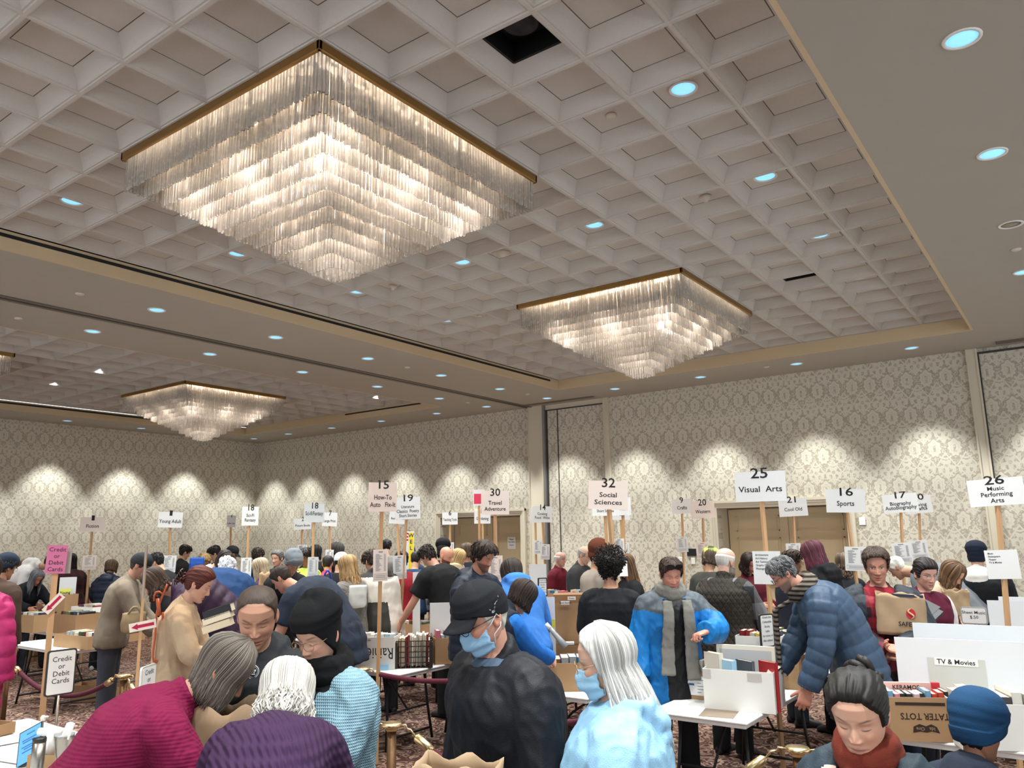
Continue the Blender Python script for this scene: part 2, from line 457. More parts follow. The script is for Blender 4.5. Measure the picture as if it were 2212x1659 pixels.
# partition track
xt = gx(-10.9)
b_ = MB(); b_.box(xt-0.10, xt-0.03, YF, YB, ZS-0.012, ZS); b_.box(xt+0.03, xt+0.10, YF, YB, ZS-0.012, ZS)
b_.box(xt+0.1, p2[0]-0.05, YB-0.42, YB-0.30, ZS-0.012, ZS); b_.box(p3[1]+0.3, XR, YB-0.42, YB-0.30, ZS-0.03, ZS)
struct('ceiling_track', b_, M_TRACK)
b_ = MB(); b_.box(xt-0.03, xt+0.03, YF, YB, ZS-0.006, ZS); struct('ceiling_track_groove', b_, mat('track_dark', '#2f2a27', 0.6))
for (i, j), nm in zip(SPK, ('nearest the camera', 'beside the far right chandelier')):
    x, y = gx(i)+CELL/2, gy(j)+CELL/2
    t = empty('ceiling_speaker', (x, y, ZC+0.125), 0, 'black square ceiling speaker recessed in a coffer %s' % nm, 'speaker')
    q = MB(); hw = CELL/2-0.108
    q.box(-hw, hw, -hw, hw, 0.16, 0.2); q.box(-hw-0.01, -hw, -hw, hw, -0.005, 0.2); q.box(hw, hw+0.01, -hw, hw, -0.005, 0.2)
    q.box(-hw, hw, -hw-0.01, -hw, -0.005, 0.2); q.box(-hw, hw, hw, hw+0.01, -0.005, 0.2)
    q.build('housing', M_BLACK, t)
    q = MB(); q.lathe([(0.125, 0.16), (0.125, 0.10), (0.11, 0.095), (0.09, 0.12), (0.04, 0.14), (0.0, 0.135)], 28); q.build('cone', mat('speaker_cone', '#1b1a1e', 0.5), t, True)

# ------------------------------------------------------------------ downlights
M_LENS = emit_mat('downlight_lens', '#86cdff', 0.50)
M_RING = mat('downlight_ring', '#e6e6e2', 0.4)
def spot(x, y, z, power, size=math.radians(104), blend=0.75, col=(0.96, 1.0, 0.98)):
    l = bpy.data.lights.new('downlight_beam', 'SPOT'); l.energy = power; l.spot_size = size; l.spot_blend = blend
    l.shadow_soft_size = 0.09; l.color = col
    o = bpy.data.objects.new('downlight_beam', l); link(o); o.location = (x, y, z); return o
DL_PROTO = None
def downlight(x, y, z, label, group, lit=True, power=150, r=0.088, beam=True):
    global DL_PROTO
    t = empty('recessed_downlight', (x, y, z), 0, label, 'ceiling light', group)
    if DL_PROTO is None:
        a = MB(); a.lathe([(r+0.022, 0.0), (r+0.020, -0.008), (r+0.002, -0.008), (r, 0.0)], 24); ra = a.build('trim_ring', M_RING, t, True)
        c = MB(); c.lathe([(r, -0.001), (r*0.6, -0.003), (0.001, -0.004)], 24); le = c.build('lens', M_LENS, t, True)
        DL_PROTO = (ra.data, le.data)
    else:
        for nm, d in zip(('trim_ring', 'lens'), DL_PROTO):
            o = bpy.data.objects.new(nm, d); link(o); o.parent = t
    if not lit:
        le = [c for c in t.children if c.name.startswith('lens')][0]
        le.data = le.data.copy(); le.data.materials[0] = mat('unlit_reflector', '#7b746a', 0.25, metal=0.7)
    elif beam:
        spot(x, y, z-0.03, power, *((math.radians(74), .45) if 'wall' in label and power == W_WALL else ()))
    return t
W_COF, W_SOF, W_WALL = 200, 190, 210
ords = ['nearest', 'second', 'third', 'fourth', 'fifth', 'sixth', 'seventh', 'eighth', 'ninth']
def row(pts, z, what, group, power, lit=None, start=0):
    for n, (i, j) in enumerate(pts):
        downlight(gx(i), gy(j), z, 'lit downlight, %s from the camera %s' % (ords[n+start], what), group,
                  True if lit is None else lit[n], power)
zc = ZC+0.123
row([(2.5, j) for j in (3.5, 6.5, 9.5, 12.5, 15.5)], zc, 'in the coffer row right of the chandeliers', 'downlights in the coffers', W_COF)
row([(-6.5, j) for j in (0.5, 3.5, 6.5, 9.5, 12.5, 15.5)], zc, 'in the coffer row left of the chandeliers', 'downlights in the coffers', W_COF)
row([(-3.5, 6.5), (-0.5, 6.5), (-0.5, 15.5)], zc, 'in the coffers between the two nearer chandeliers and beyond', 'downlights in the coffers', W_COF)
for n, (j, lit) in enumerate(((3.55, True), (6.55, True), (9.55, False), (12.5, True))):
    downlight(gx(5.4), gy(j), ZS, ('lit round downlight' if lit else 'unlit round downlight with a dark reflector')+', %s in the plain soffit at right' % ords[n], 'downlights in the right soffit', lit, W_SOF)
row([(-9.42, j) for j in (3.6, 6.6, 9.6, 12.6, 15.55)], ZS, 'along the right side of the partition track', 'downlights in the middle soffit', W_SOF)
row([(-12.15, j) for j in (3.6, 6.6, 9.6, 12.6, 15.6)], ZS, 'along the left side of the partition track', 'downlights in the middle soffit', W_SOF)
for n, i in enumerate((2.54, -0.5, -3.47, -6.5, -9.25, -12.0, -14.5, -17.6, -20.7, -23.7, -26.3)):
    downlight(gx(i), gy(18.1), ZS, 'lit round downlight, number %d from the right along the patterned back wall' % (n+1), 'wall-washing downlights at the back', True, W_WALL)
for n, j in enumerate((15.6, 12.67, 9.63, 6.6, 3.6)):
    downlight(gx(-26.65), gy(j), ZS, 'lit round downlight, number %d from the corner along the left wall' % (n+1), 'wall-washing downlights at the left wall', True, W_WALL)
for n, (i, j) in enumerate(((-18.13, 6.71), (-21.24, 6.73), (-15.2, 15.5))):
    downlight(gx(i), gy(j), zc, 'small lit downlight in the far left coffers, %s of them' % ('first', 'second', 'third')[n], 'downlights in the far left coffers', True, W_COF)
# the same fixtures go on behind the camera
for j in (0.5, -2.5, -5.5):
    for i in (2.5, 5.4, -3.5, -9.42, -12.15): spot(gx(i), gy(j), ZS-0.03 if i in (5.4, -9.42, -12.15) else zc-0.03, W_SOF)
for (i, j) in ((5.4, 18.1), (8.5, 18.1)): spot(gx(i), gy(j), ZS-0.03, W_WALL, math.radians(74), .45)
# sprinklers and detectors
for n, (i, j, k) in enumerate(((1.5, 3.5, 0), (1.5, 6.6, 1), (1.5, 9.5, 0), (-2.6, 6.6, 2), (-5.6, 6.7, 1), (-5.6, 9.7, 0), (1.5, 14.6, 1))):
    q = MB(); z = ZC+0.124
    if k == 0: q.lathe([(0.045, 0), (0.045, -0.008), (0.035, -0.016), (0.001, -0.018)], 20)
    elif k == 1: q.lathe([(0.055, 0), (0.055, -0.02), (0.04, -0.035), (0.022, -0.04), (0.02, -0.06), (0.001, -0.065)], 20)
    else: q.lathe([(0.11, 0), (0.108, -0.012), (0.06, -0.022), (0.055, -0.03), (0.03, -0.045), (0.001, -0.05)], 24)
    o = q.build(('sprinkler_cap', 'smoke_detector', 'ceiling_beacon')[k], mat('off_white_plastic', '#c9c2b6', 0.5), None, True, loc=(gx(i), gy(j), z))
    tag(o, ('round flush sprinkler cap', 'smoke detector', 'wide round sensor')[k]+' in a coffer '+('just right of the near chandelier', 'ahead of the second right-hand downlight', 'right of the far chandelier', 'between the two nearer chandeliers', 'left of the gap between the chandeliers', 'near the left corner of the far chandelier', 'beyond the black speaker')[n], 'ceiling fitting')
for n, (u, v) in enumerate(((172, 634), (40, 687), (880, 793), (1010, 869), (1140, 851), (2195, 538), (1655, 792))):
    p = G(u, v, ZS)
    q = MB(); q.lathe([(0.05, 0), (0.05, -0.008), (0.035, -0.018), (0.001, -0.02)], 20)
    o = q.build('sprinkler_cap', mat('off_white_plastic', '#c9c2b6', 0.5), None, True, loc=p)
    tag(o, 'round flush sprinkler cap in the plain soffit, '+('left of the nearest lit soffit light', 'at the far left picture edge', 'near the partition track end', 'just left of the track by the wall', 'by the pilaster above the back wall', 'at the right picture edge', 'above the middle of the back wall')[n], 'ceiling fitting')

# ------------------------------------------------------------------ chandeliers
def glass_mat():
    m, nt, b = new_mat('hanging_glass')
    nt.n.remove(b)
    out = nt.n['Material Output']
    tr = nt.new('ShaderNodeBsdfTransparent'); tr.inputs[0].default_value = (0.97, 0.96, 0.94, 1)
    tl = nt.new('ShaderNodeBsdfTranslucent'); tl.inputs[0].default_value = (0.74, 0.71, 0.68, 1)
    gl = nt.new('ShaderNodeBsdfGlossy'); gl.inputs['Roughness'].default_value = 0.12
    df = nt.new('ShaderNodeBsdfDiffuse'); df.inputs[0].default_value = (0.66, 0.64, 0.61, 1)
    a = nt.new('ShaderNodeMixShader'); a.inputs[0].default_value = 0.45; nt.link(tl.outputs[0], a.inputs[1]); nt.link(df.outputs[0], a.inputs[2])
    fr = nt.new('ShaderNodeLayerWeight'); fr.inputs[0].default_value = 0.35
    c = nt.new('ShaderNodeMixShader'); nt.link(fr.outputs['Fresnel'], c.inputs[0]); nt.link(a.outputs[0], c.inputs[1]); nt.link(gl.outputs[0], c.inputs[2])
    d = nt.new('ShaderNodeMixShader'); nt.link(c.outputs[0], d.inputs[1]); nt.link(tr.outputs[0], d.inputs[2])
    geo = nt.new('ShaderNodeNewGeometry'); nz = nt.new('ShaderNodeTexNoise'); nz.inputs['Scale'].default_value = 22; nz.inputs['Detail'].default_value = 2
    nt.link(geo.outputs['Position'], nz.inputs['Vector'])
    k = (E(nt, nz.outputs[0])-0.30)*1.7
    nt.link(k.max(0.05).min(0.30).o, d.inputs[0])
    nt.link(d.outputs[0], out.inputs[0])
    return m
M_GLASS = glass_mat()
M_BRASS = mat('satin_brass', '#a8834f', 0.35, metal=0.9, noise=0.1, nscale=8)
M_BULB = emit_mat('chandelier_bulb', '#fff0dc', 7.0)
def rod_mesh(L, r=0.0155, n=8):
    V = []; F = []
    rings = [(r, 0), (r, -L*0.5), (r*0.97, -L+0.012), (r*0.72, -L)]
    for rr, z in rings:
        for i in range(n): a = 2*math.pi*(i+0.5)/n; V.append((rr*math.cos(a), rr*math.sin(a), z))
    for k in range(len(rings)-1):
        for i in range(n): F.append((k*n+i, k*n+n+i, k*n+n+(i+1) % n, k*n+(i+1) % n))
    return V, F
TIERS = 11
def chandelier(cx, cy, label, power, nparts=100):
    zt = ZC-0.02
    t = empty('chandelier', (cx, cy, zt), 0, label, 'chandelier', 'tiered glass chandeliers')
    h = 2*CELL
    q = MB()
    for (x0, x1, y0, y1) in ((-h, h, -h, -h+0.03), (-h, h, h-0.03, h), (-h, -h+0.03, -h, h), (h-0.03, h, -h, h)): q.box(x0, x1, y0, y1, -0.045, 0.03, bev=0.006)
    q.build('frame', M_BRASS, t)
    q = MB(); q.box(-h+0.03, h-0.03, -h+0.03, h-0.03, 0.0, 0.01); q.build('backing_plate', mat('chandelier_plate', '#d8cdb8', 0.5), t)
    rods = []
    for k in range(TIERS):
        r = 1.175-k*(1.175-0.14)/(TIERS-1); L0 = 0.305 if k == 0 else 0.315
        bot = -0.30-k*(0.66/(TIERS-1))-0.0
        if k == 0: bot = -0.30
        m = max(3, int(round(2*r/0.034)))
        for s in range(4):
            for a in range(m):
                f = -r+2*r*(a/m)
                x, y = ((f, -r), (r, f), (-f, r), (-r, -f))[s]
                j = rng.uniform(-0.006, 0.006)
                rods.append((x+rng.uniform(-.004, .004), y+rng.uniform(-.004, .004), bot+L0+j, L0, k))
    for x in (-0.07, 0, 0.07):
        for y in (-0.07, 0, 0.07): rods.append((x, y, -0.97+0.3, 0.3, TIERS))
    cm = CAM-np.array([cx, cy, zt])
    rods.sort(key=lambda p: (p[0]-cm[0])**2+(p[1]-cm[1])**2+(p[2]-p[3]-cm[2])**2)
    V0, F0 = rod_mesh(0.31); proto = mesh_from('glass_rod', V0, F0, M_GLASS)
    for p in rods[:nparts]:
        o = bpy.data.objects.new('glass_rod', proto); link(o); o.parent = t; o.location = p[:3]; o.rotation_euler = (rng.uniform(-.02, .02), rng.uniform(-.02, .02), rng.uniform(0, 1))
    V0 = np.array(V0); F0 = np.array(F0); n = len(V0)
    rest = np.array([p[:3] for p in rods[nparts:]])
    V = (rest[:, None, :]+V0[None]).reshape(-1, 3)
    F = (F0[None]+(np.arange(len(rest))*n)[:, None, None]).reshape(-1, 4)
    o = mobj('glass_rods', V, F, M_GLASS, t); o['kind'] = 'stuff'
    # bulbs between the tiers, each with its light
    bm_ = None
    for (rr, z, n_) in ((0.95, -0.16, 3), (0.62, -0.34, 2), (0.28, -0.58, 1)):
        for sx, sy in ((1, 0), (-1, 0), (0, 1), (0, -1)):
            for a in range(n_):
                f = (a-(n_-1)/2)*rr*0.75
                x, y = (sx*rr, f) if sx else (f, sy*rr)
                if bm_ is None:
                    q = MB(); q.lathe([(0.002, -0.045), (0.022, -0.035), (0.03, -0.01), (0.022, 0.02), (0.012, 0.04), (0.012, 0.06)], 12); o = q.build('bulb', M_BULB, t, True); bm_ = o.data
                else: o = bpy.data.objects.new('bulb', bm_); link(o); o.parent = t
                o.location = (x, y, z)
    for (x, y, z, pw) in ((0, 0, -0.45, 1.4), (0.7, 0.7, -0.2, 1), (-0.7, 0.7, -0.2, 1), (0.7, -0.7, -0.2, 1), (-0.7, -0.7, -0.2, 1), (0.75, 0, -0.22, 1), (-0.75, 0, -0.22, 1), (0, 0.75, -0.22, 1), (0, -0.75, -0.22, 1)):
        l = bpy.data.lights.new('chandelier_light', 'POINT'); l.energy = power*pw; l.shadow_soft_size = 0.09; l.color = (1.0, 0.86, 0.74)
        o = bpy.data.objects.new('chandelier_light', l); link(o); o.location = (cx+x, cy+y, zt+z)
cyA, cyB = gy(2), gy(11); cxA, cxB = gx(-2), gx(-19.3)
CH_W = 46
chandelier(cxA, cyA, 'largest and nearest square tiered glass rod chandelier in brass frame', CH_W)
chandelier(cxA, cyB, 'square tiered glass rod chandelier, the farther one on the right', CH_W)
chandelier(cxB, cyB, 'smaller far square glass rod chandelier on the left, whole in view', CH_W)
chandelier(cxB, cyA, 'glass rod chandelier cut off at the left picture edge', CH_W, 60)
# ------------------------------------------------------------------ people: head
def sstep(a, b, x):
    t = np.clip((np.asarray(x, float)-a)/(b-a), 0, 1); return t*t*(3-2*t)
HZ = np.array([-.118, -.112, -.103, -.09, -.07, -.045, -.02, 0, .03, .06, .085, .105, .115, .1195])
HW = np.array([.016, .028, .037, .048, .0565, .062, .0665, .070, .0745, .0735, .066, .047, .029, .010])
HF = np.array([.070, .080, .0835, .0845, .084, .085, .0865, .0855, .089, .086, .072, .046, .026, .008])
HB = np.array([.030, .022, .010, -.012, -.040, -.066, -.085, -.094, -.1025, -.0985, -.082, -.055, -.034, -.012])
class Head:
    """Skull and face as a ring grid; x right, y out of the face, z up, metres at adult size."""
    def __init__(s, res='mid', wide=1.0, jaw=1.0, nose=1.0, fem=False, plump=0.0):
        nz, nf = {'hi': (104, 150), 'mid': (60, 84), 'lo': (38, 48)}[res]
        s.nz, s.nf = nz, nf
        q = np.linspace(0, 1, nz); q = q+0.06*np.sin(2*np.pi*q)*1.0
        z = -.1178+q*(.1193+.1178)
        t = np.linspace(-np.pi, np.pi, nf, endpoint=False); ph = t-0.5*np.sin(t)
        Z, PH = np.meshgrid(z, ph, indexing='ij')
        W = np.interp(Z, HZ, HW)*wide*(1-(1-jaw)*sstep(0, -.1, Z))+plump*.008*np.exp(-((Z+.05)/.035)**2)
        Fy = np.interp(Z, HZ, HF); By = np.interp(Z, HZ, HB)
        sn, cs = np.sin(PH), np.cos(PH); e = 2/2.25
        X = W*np.sign(sn)*np.abs(sn)**e
        mid = (Fy+By)/2*0+np.where(By > 0, By, 0)
        Y = np.where(cs >= 0, mid+(Fy-mid)*np.abs(cs)**e, mid-(mid-By)*np.abs(cs)**e)
        fr = sstep(0.02, .05, Y)                                # front weight
        g = lambda x0, z0, sx, sz: np.exp(-((X-x0)/sx)**2-((Z-z0)/sz)**2)
        gs = lambda x0, z0, sx, sz: g(x0, z0, sx, sz)+g(-x0, z0, sx, sz)
        D = np.zeros_like(X)
        ridge = np.interp(Z, [-.058, -.047, -.042, -.036, -.028, -.012, .004, .014, .022], [0, .004, .018, .024, .022, .0135, .0065, .003, 0])*nose
        D += ridge*np.exp(-(X/np.interp(Z, [-.04, 0.0, .02], [.0125, .0088, .012]))**2)
        D += .0085*nose*gs(.0125, -.0385, .0065, .0065)
        D += -.0105*gs(.032, .001, .0165, .0105)-.004*gs(.016, .004, .008, .012)
        D += .0062*gs(.032, -.001, .0125, .0075)
        D += (.0035 if fem else .0055)*gs(.029, .0195, .018, .006)
        D += .0065*g(0, -.0655, .017, .0052)+.0075*g(0, -.078, .0145, .0055)-.0055*g(0, -.0712, .021, .0020)-.0025*gs(.024, -.0712, .005, .004)
        D += -.0035*g(0, -.087, .016, .0045)+.0065*g(0, -.102, .0165, .011)
        D += (.005+.006*plump)*gs(.043, -.030, .018, .018)+.006*plump*gs(.04, -.065, .018, .02)
        D += -.003*gs(.046, -.062, .013, .02)*(1-plump)
        D += -.0018*g(0, -.056, .004, .008)
        Y = Y+D*fr
        s.Z, s.PH, s.X, s.Y, s.fr = Z, PH, X, Y, fr
        s.V = np.stack([X, Y, Z], -1)                           # nz, nf, 3
        a = np.roll(s.V, -1, 1)-np.roll(s.V, 1, 1); b = np.gradient(s.V, axis=0)
        n = np.cross(b, a); s.N = n/(np.linalg.norm(n, axis=-1, keepdims=True)+1e-9)
    def colours(s, skin, lips=None, brow='#3a2b22', eyes='down', beard=None, blush=.25, buzz=None, hl=None, brow_w=1.0):
        X, Z, fr = s.X, s.Z, s.fr
        base = np.array(lin(skin)); C = np.broadcast_to(base, X.shape+(3,)).copy()
        def mix(col, k):
            nonlocal C
            C = C*(1-k[..., None])+np.array(lin(col) if isinstance(col, str) else col)*k[..., None]
        ax = np.abs(X)
        red = base*np.array([1.02, .72, .66])
        mix(red, blush*np.clip(np.exp(-((ax-.045)/.02)**2-((Z+.032)/.022)**2)+.8*np.exp(-(X/.014)**2-((Z+.036)/.012)**2), 0, 1)*fr)
        if beard: mix(beard, (sstep(-.030, -.050, Z+.25*np.maximum(0, .05-ax)*0)*sstep(.030, .042, np.sqrt((X/.55)**2+(Z+.075)**2*2.2+.0004))+sstep(-.082, -.09, Z)).clip(0, 1)*.85*sstep(-.02, .02, s.Y))
        lipc = lips or tuple(base*np.array([.80, .50, .47]))
        mix(lipc, np.exp(-(X/.0215)**4-((Z+.0715)/.0098)**4)*fr*.85)
        mix(tuple(base*.25), np.exp(-(X/.021)**4-((Z+.0712)/.0014)**2)*fr*.8)
        bz = .0225+.004*np.clip((ax-.02)/.02, 0, 1)-.05*np.clip(ax-.04, 0, 1)
        mix(brow, np.exp(-((ax-.033)/.0175)**4-((Z-bz)/(.0033*brow_w))**2)*fr*.9)
        ex = ax-.032
        if eyes == 'down':
            mix(tuple(base*.07), np.exp(-(ex/.0135)**4-((Z+.0050-.0022*(1-(ex/.0135)**2)*-1)/.0017)**2)*fr*.95)
            mix(tuple(base*.55), np.exp(-(ex/.0135)**4-((Z-.0062)/.0016)**2)*fr*.5)
        else:
            op = np.exp(-((ex/.0130)**2+((Z+.0005)/.0052)**2)**3)
            mix((.75, .72, .70), op*fr)
            mix(eyes if eyes != 'open' else '#2a1c14', np.exp(-((ex**2+(Z+.0003)**2)/.0056**2)**3)*op*fr)
            mix(tuple(base*.06), np.exp(-(ex/.0145)**4-((Z-.0052+.9*ex*ex/.03)/.0014)**2)*fr*.95)
        mix(tuple(base*np.array([.45, .3, .28])), np.exp(-((ax-.0085)/.0032)**2-((Z+.0445)/.0022)**2)*fr*.8)
        if buzz is not None: mix(buzz, sstep(-.008, .014, s.Z-hl(s.PH))*.8)
        return C
    def mesh(s, C):
        nz, nf = s.nz, s.nf
        V = s.V.reshape(-1, 3); F = grid_faces(nz, nf)[:, ::-1]
        top = np.array([[0, -.012, .1203]]); bot = np.array([[0, .05, -.1195]])
        V = np.vstack([V, top, bot]); n = nz*nf
        j = np.arange(nf); j2 = (j+1) % nf
        Ft = np.stack([(nz-1)*nf+j, (nz-1)*nf+j2, np.full(nf, n), np.full(nf, n)], -1)
        Fb = np.stack([j2, j, np.full(nf, n+1), np.full(nf, n+1)], -1)
        tri = [tuple(f[:3]) for f in Ft]+[tuple(f[:3]) for f in Fb]
        col = np.vstack([C.reshape(-1, 3), C[-1].mean(0)[None], C[0].mean(0)[None]])
        return V, [tuple(f) for f in F]+tri, col
def ear(side, n=12):
    V = []; F = []
    for i in range(n+1):
        th = math.pi*i/n
        for j in range(n):
            a = 2*math.pi*j/n
            x, y, z = math.sin(th)*math.cos(a), math.sin(th)*math.sin(a), math.cos(th)
            r = math.hypot(y, z)
            out = .0105*x
            if x > 0: out = .0105*x-.011*math.exp(-((y+.05)/.42)**2-((z-.12)/.48)**2)
            zz = z*.031*(1.0 if z > 0 else .92); yy = y*(.0175+.004*z)-.25*zz*0.6
            V.append((side*(.072+out+.010*max(0, -y)*.8), -.012+yy, -.012+zz))
    for i in range(n):
        for j in range(n): F.append((i*n+j, i*n+n+j, i*n+n+(j+1) % n, i*n+(j+1) % n) if side > 0 else (i*n+j, i*n+(j+1) % n, i*n+n+(j+1) % n, i*n+n+j))
    return np.array(V), F
def hairline(front=.070, temple=.045, side=-.025, nape=-.082, part=0.0):
    ks = np.radians([0, 25, 48, 62, 74, 88, 100, 112, 130, 180])
    vsz = np.array([front, front-.002, temple, temple-.02, side+.005, side, .006, side-.02, nape+.006, nape])
    return lambda ph: np.interp(np.abs(ph), ks, vsz)

def tri_obj(name, V, F, m, parent, smooth=True, col=None):
    return mobj(name, V, F, m, parent, None, smooth, col)
def remesh(V, F, voxel, smooth=2):
    """Union of overlapping closed shells as one even surface."""
    me = mesh_from('tmp', V, F, None); o = bpy.data.objects.new('tmp', me); link(o)
    md = o.modifiers.new('r', 'REMESH'); md.mode = 'VOXEL'; md.voxel_size = voxel
    if smooth:
        sm = o.modifiers.new('s', 'SMOOTH'); sm.iterations = smooth; sm.factor = 0.5
    dg = bpy.context.evaluated_depsgraph_get(); m2 = bpy.data.meshes.new_from_object(o.evaluated_get(dg))
    n = len(m2.vertices); V2 = np.empty(n*3, np.float32); m2.vertices.foreach_get('co', V2)
    N2 = np.empty(n*3, np.float32); m2.vertices.foreach_get('normal', N2)
    k = len(m2.polygons); lp = np.empty(len(m2.loops), np.int32); m2.loops.foreach_get('vertex_index', lp)
    F2 = lp.reshape(k, 4) if len(lp) == 4*k else [tuple(p.vertices) for p in m2.polygons]
    bpy.data.objects.remove(o); bpy.data.meshes.remove(me); bpy.data.meshes.remove(m2)
    return V2.reshape(-1, 3).astype(float), N2.reshape(-1, 3).astype(float), F2
class Shell:
    def __init__(s): s.V = []; s.F = []; s.n = 0
    def add(s, V, F):
        s.V.append(np.asarray(V, float)); s.F += [tuple(int(i)+s.n for i in f) for f in F]; s.n += len(V)
    def loft(s, secs, n=18, ex=2.0):
        """secs: (centre, xaxis, yaxis, a, b)"""
        a = np.linspace(0, 2*np.pi, n, endpoint=False)
        e = 2.0/ex; ca = np.sign(np.cos(a))*np.abs(np.cos(a))**e; sa = np.sign(np.sin(a))*np.abs(np.sin(a))**e
        V = np.vstack([np.asarray(c, float)+np.outer(ca*A, x)+np.outer(sa*B, y) for c, x, y, A, B in secs]); k = len(secs)
        F = [tuple(f) for f in grid_faces(k, n)]+[tuple(range(n-1, -1, -1)), tuple((k-1)*n+i for i in range(n))]
        s.add(V, F)
    def tube(s, pts, r, n=12): s.add(*tube(resample(pts, r)[0], resample(pts, r)[1], n))
    def arr(s): return np.vstack(s.V), s.F
def resample(pts, r, step=0.035):
    """Round off a polyline's bends and even its spacing."""
    pts = np.asarray(pts, float); r = np.broadcast_to(np.asarray(r, float), (len(pts),))
    L = np.r_[0, np.cumsum(np.linalg.norm(np.diff(pts, axis=0), axis=1))]
    n = max(4, int(L[-1]/step)); t = np.linspace(0, L[-1], n)
    Q = np.stack([np.interp(t, L, pts[:, k]) for k in range(3)], 1); R = np.interp(t, L, r)
    for _ in range(2):
        Q[1:-1] = .25*Q[:-2]+.5*Q[1:-1]+.25*Q[2:]
    return Q, R
_lat = np.random.default_rng(77).random((32, 32, 32))
def vnoise(p):
    """Smooth value noise on a periodic lattice."""
    i = np.floor(p).astype(int); f = p-i; f = f*f*(3-2*f); o = 0
    for dx in (0, 1):
        for dy in (0, 1):
            for dz in (0, 1):
                wgt = (f[:, 0] if dx else 1-f[:, 0])*(f[:, 1] if dy else 1-f[:, 1])*(f[:, 2] if dz else 1-f[:, 2])
                o = o+wgt*_lat[(i[:, 0]+dx) % 32, (i[:, 1]+dy) % 32, (i[:, 2]+dz) % 32]
    return o
def wrinkle(V, seed, amp, freq=1.0):
    """Cloth folds: ridged noise, drawn out along slanting directions."""
    r = np.random.default_rng(seed); d = np.zeros(len(V))
    for f, a in ((7.0, 1.0), (13.0, .75), (26.0, .35)):
        R = rotm('y', r.uniform(-.6, .6))@rotm('x', r.uniform(-.5, .5)); p = (V@R)*f*freq*np.array([1.35, 1.35, .55])+r.uniform(0, 30, 3)
        p = p+.5*vnoise(V*f*.7+5)[:, None]
        d += a*(.5-np.abs(2*vnoise(p)-1)**.8)
    return amp*1.15*d

_hand = {}
def hand(curl=0.5, side=1, voxel=0.0042, thumb=0.5):
    """Right hand (side=1): wrist at the origin, fingers along +y, back of the hand up +z, thumb at -x."""
    key = (round(curl, 2), voxel, thumb)
    if key not in _hand:
        S = Shell(); ex, ez = np.array([1., 0, 0]), np.array([0, 0, 1.])
        S.loft([((0, -.02, 0), ex, ez, .026, .019), ((0, .01, 0), ex, ez, .029, .0185), ((0, .045, 0), ex, ez, .040, .0165), ((.001, .08, 0), ex, ez, .041, .0135), ((.001, .092, -.001), ex, ez, .037, .010)], 16, 2.4)
        for x, y, L, sp in ((-.029, .086, .070, -.10), (-.0095, .092, .079, -.02), (.0105, .089, .072, .06), (.0285, .080, .056, .15)):
            p = np.array([x, y-.012, 0]); ang = 0.12; pts = [p.copy()]
            for k, (f, da) in enumerate(((.2, 0), (.42, curl*.9), (.32, curl*1.15), (.26, curl*.75))):
                ang += da
                p = p+np.array([math.sin(sp)*math.cos(ang), math.cos(sp)*math.cos(ang), -math.sin(ang)])*L*f; pts.append(p.copy())
            S.add(*tube(pts, [.0092, .0090, .0086, .0080, .0062], 10))
        p = np.array([-.022, .018, -.006]); d = np.array([-.72, .62, -.30]); pts = [p]
        for L, bend in ((.036, 0), (.032, thumb), (.027, thumb*.8)):
            c, s_ = math.cos(bend*.6), math.sin(bend*.6); d = np.array([d[0]*c+d[1]*s_*.9, d[1]*c-d[0]*s_*.3, d[2]-.15*bend]); d /= np.linalg.norm(d)
            p = p+d*L; pts.append(p)
        S.add(*tube(pts, [.0150, .0122, .0105, .0078], 10))
        V, N, F = remesh(*S.arr(), voxel, 1); _hand[key] = (V, [tuple(f) for f in F])
    V, F = _hand[key]
    if side < 0: return V*np.array([-1, 1, 1]), [f[::-1] for f in F]
    return V, F
def rotm(ax, a):
    c, s_ = math.cos(a), math.sin(a)
    return np.array({'x': [[1, 0, 0], [0, c, -s_], [0, s_, c]], 'y': [[c, 0, s_], [0, 1, 0], [-s_, 0, c]], 'z': [[c, -s_, 0], [s_, c, 0], [0, 0, 1]]}[ax])
def unit(v): v = np.asarray(v, float); return v/(np.linalg.norm(v)+1e-9)

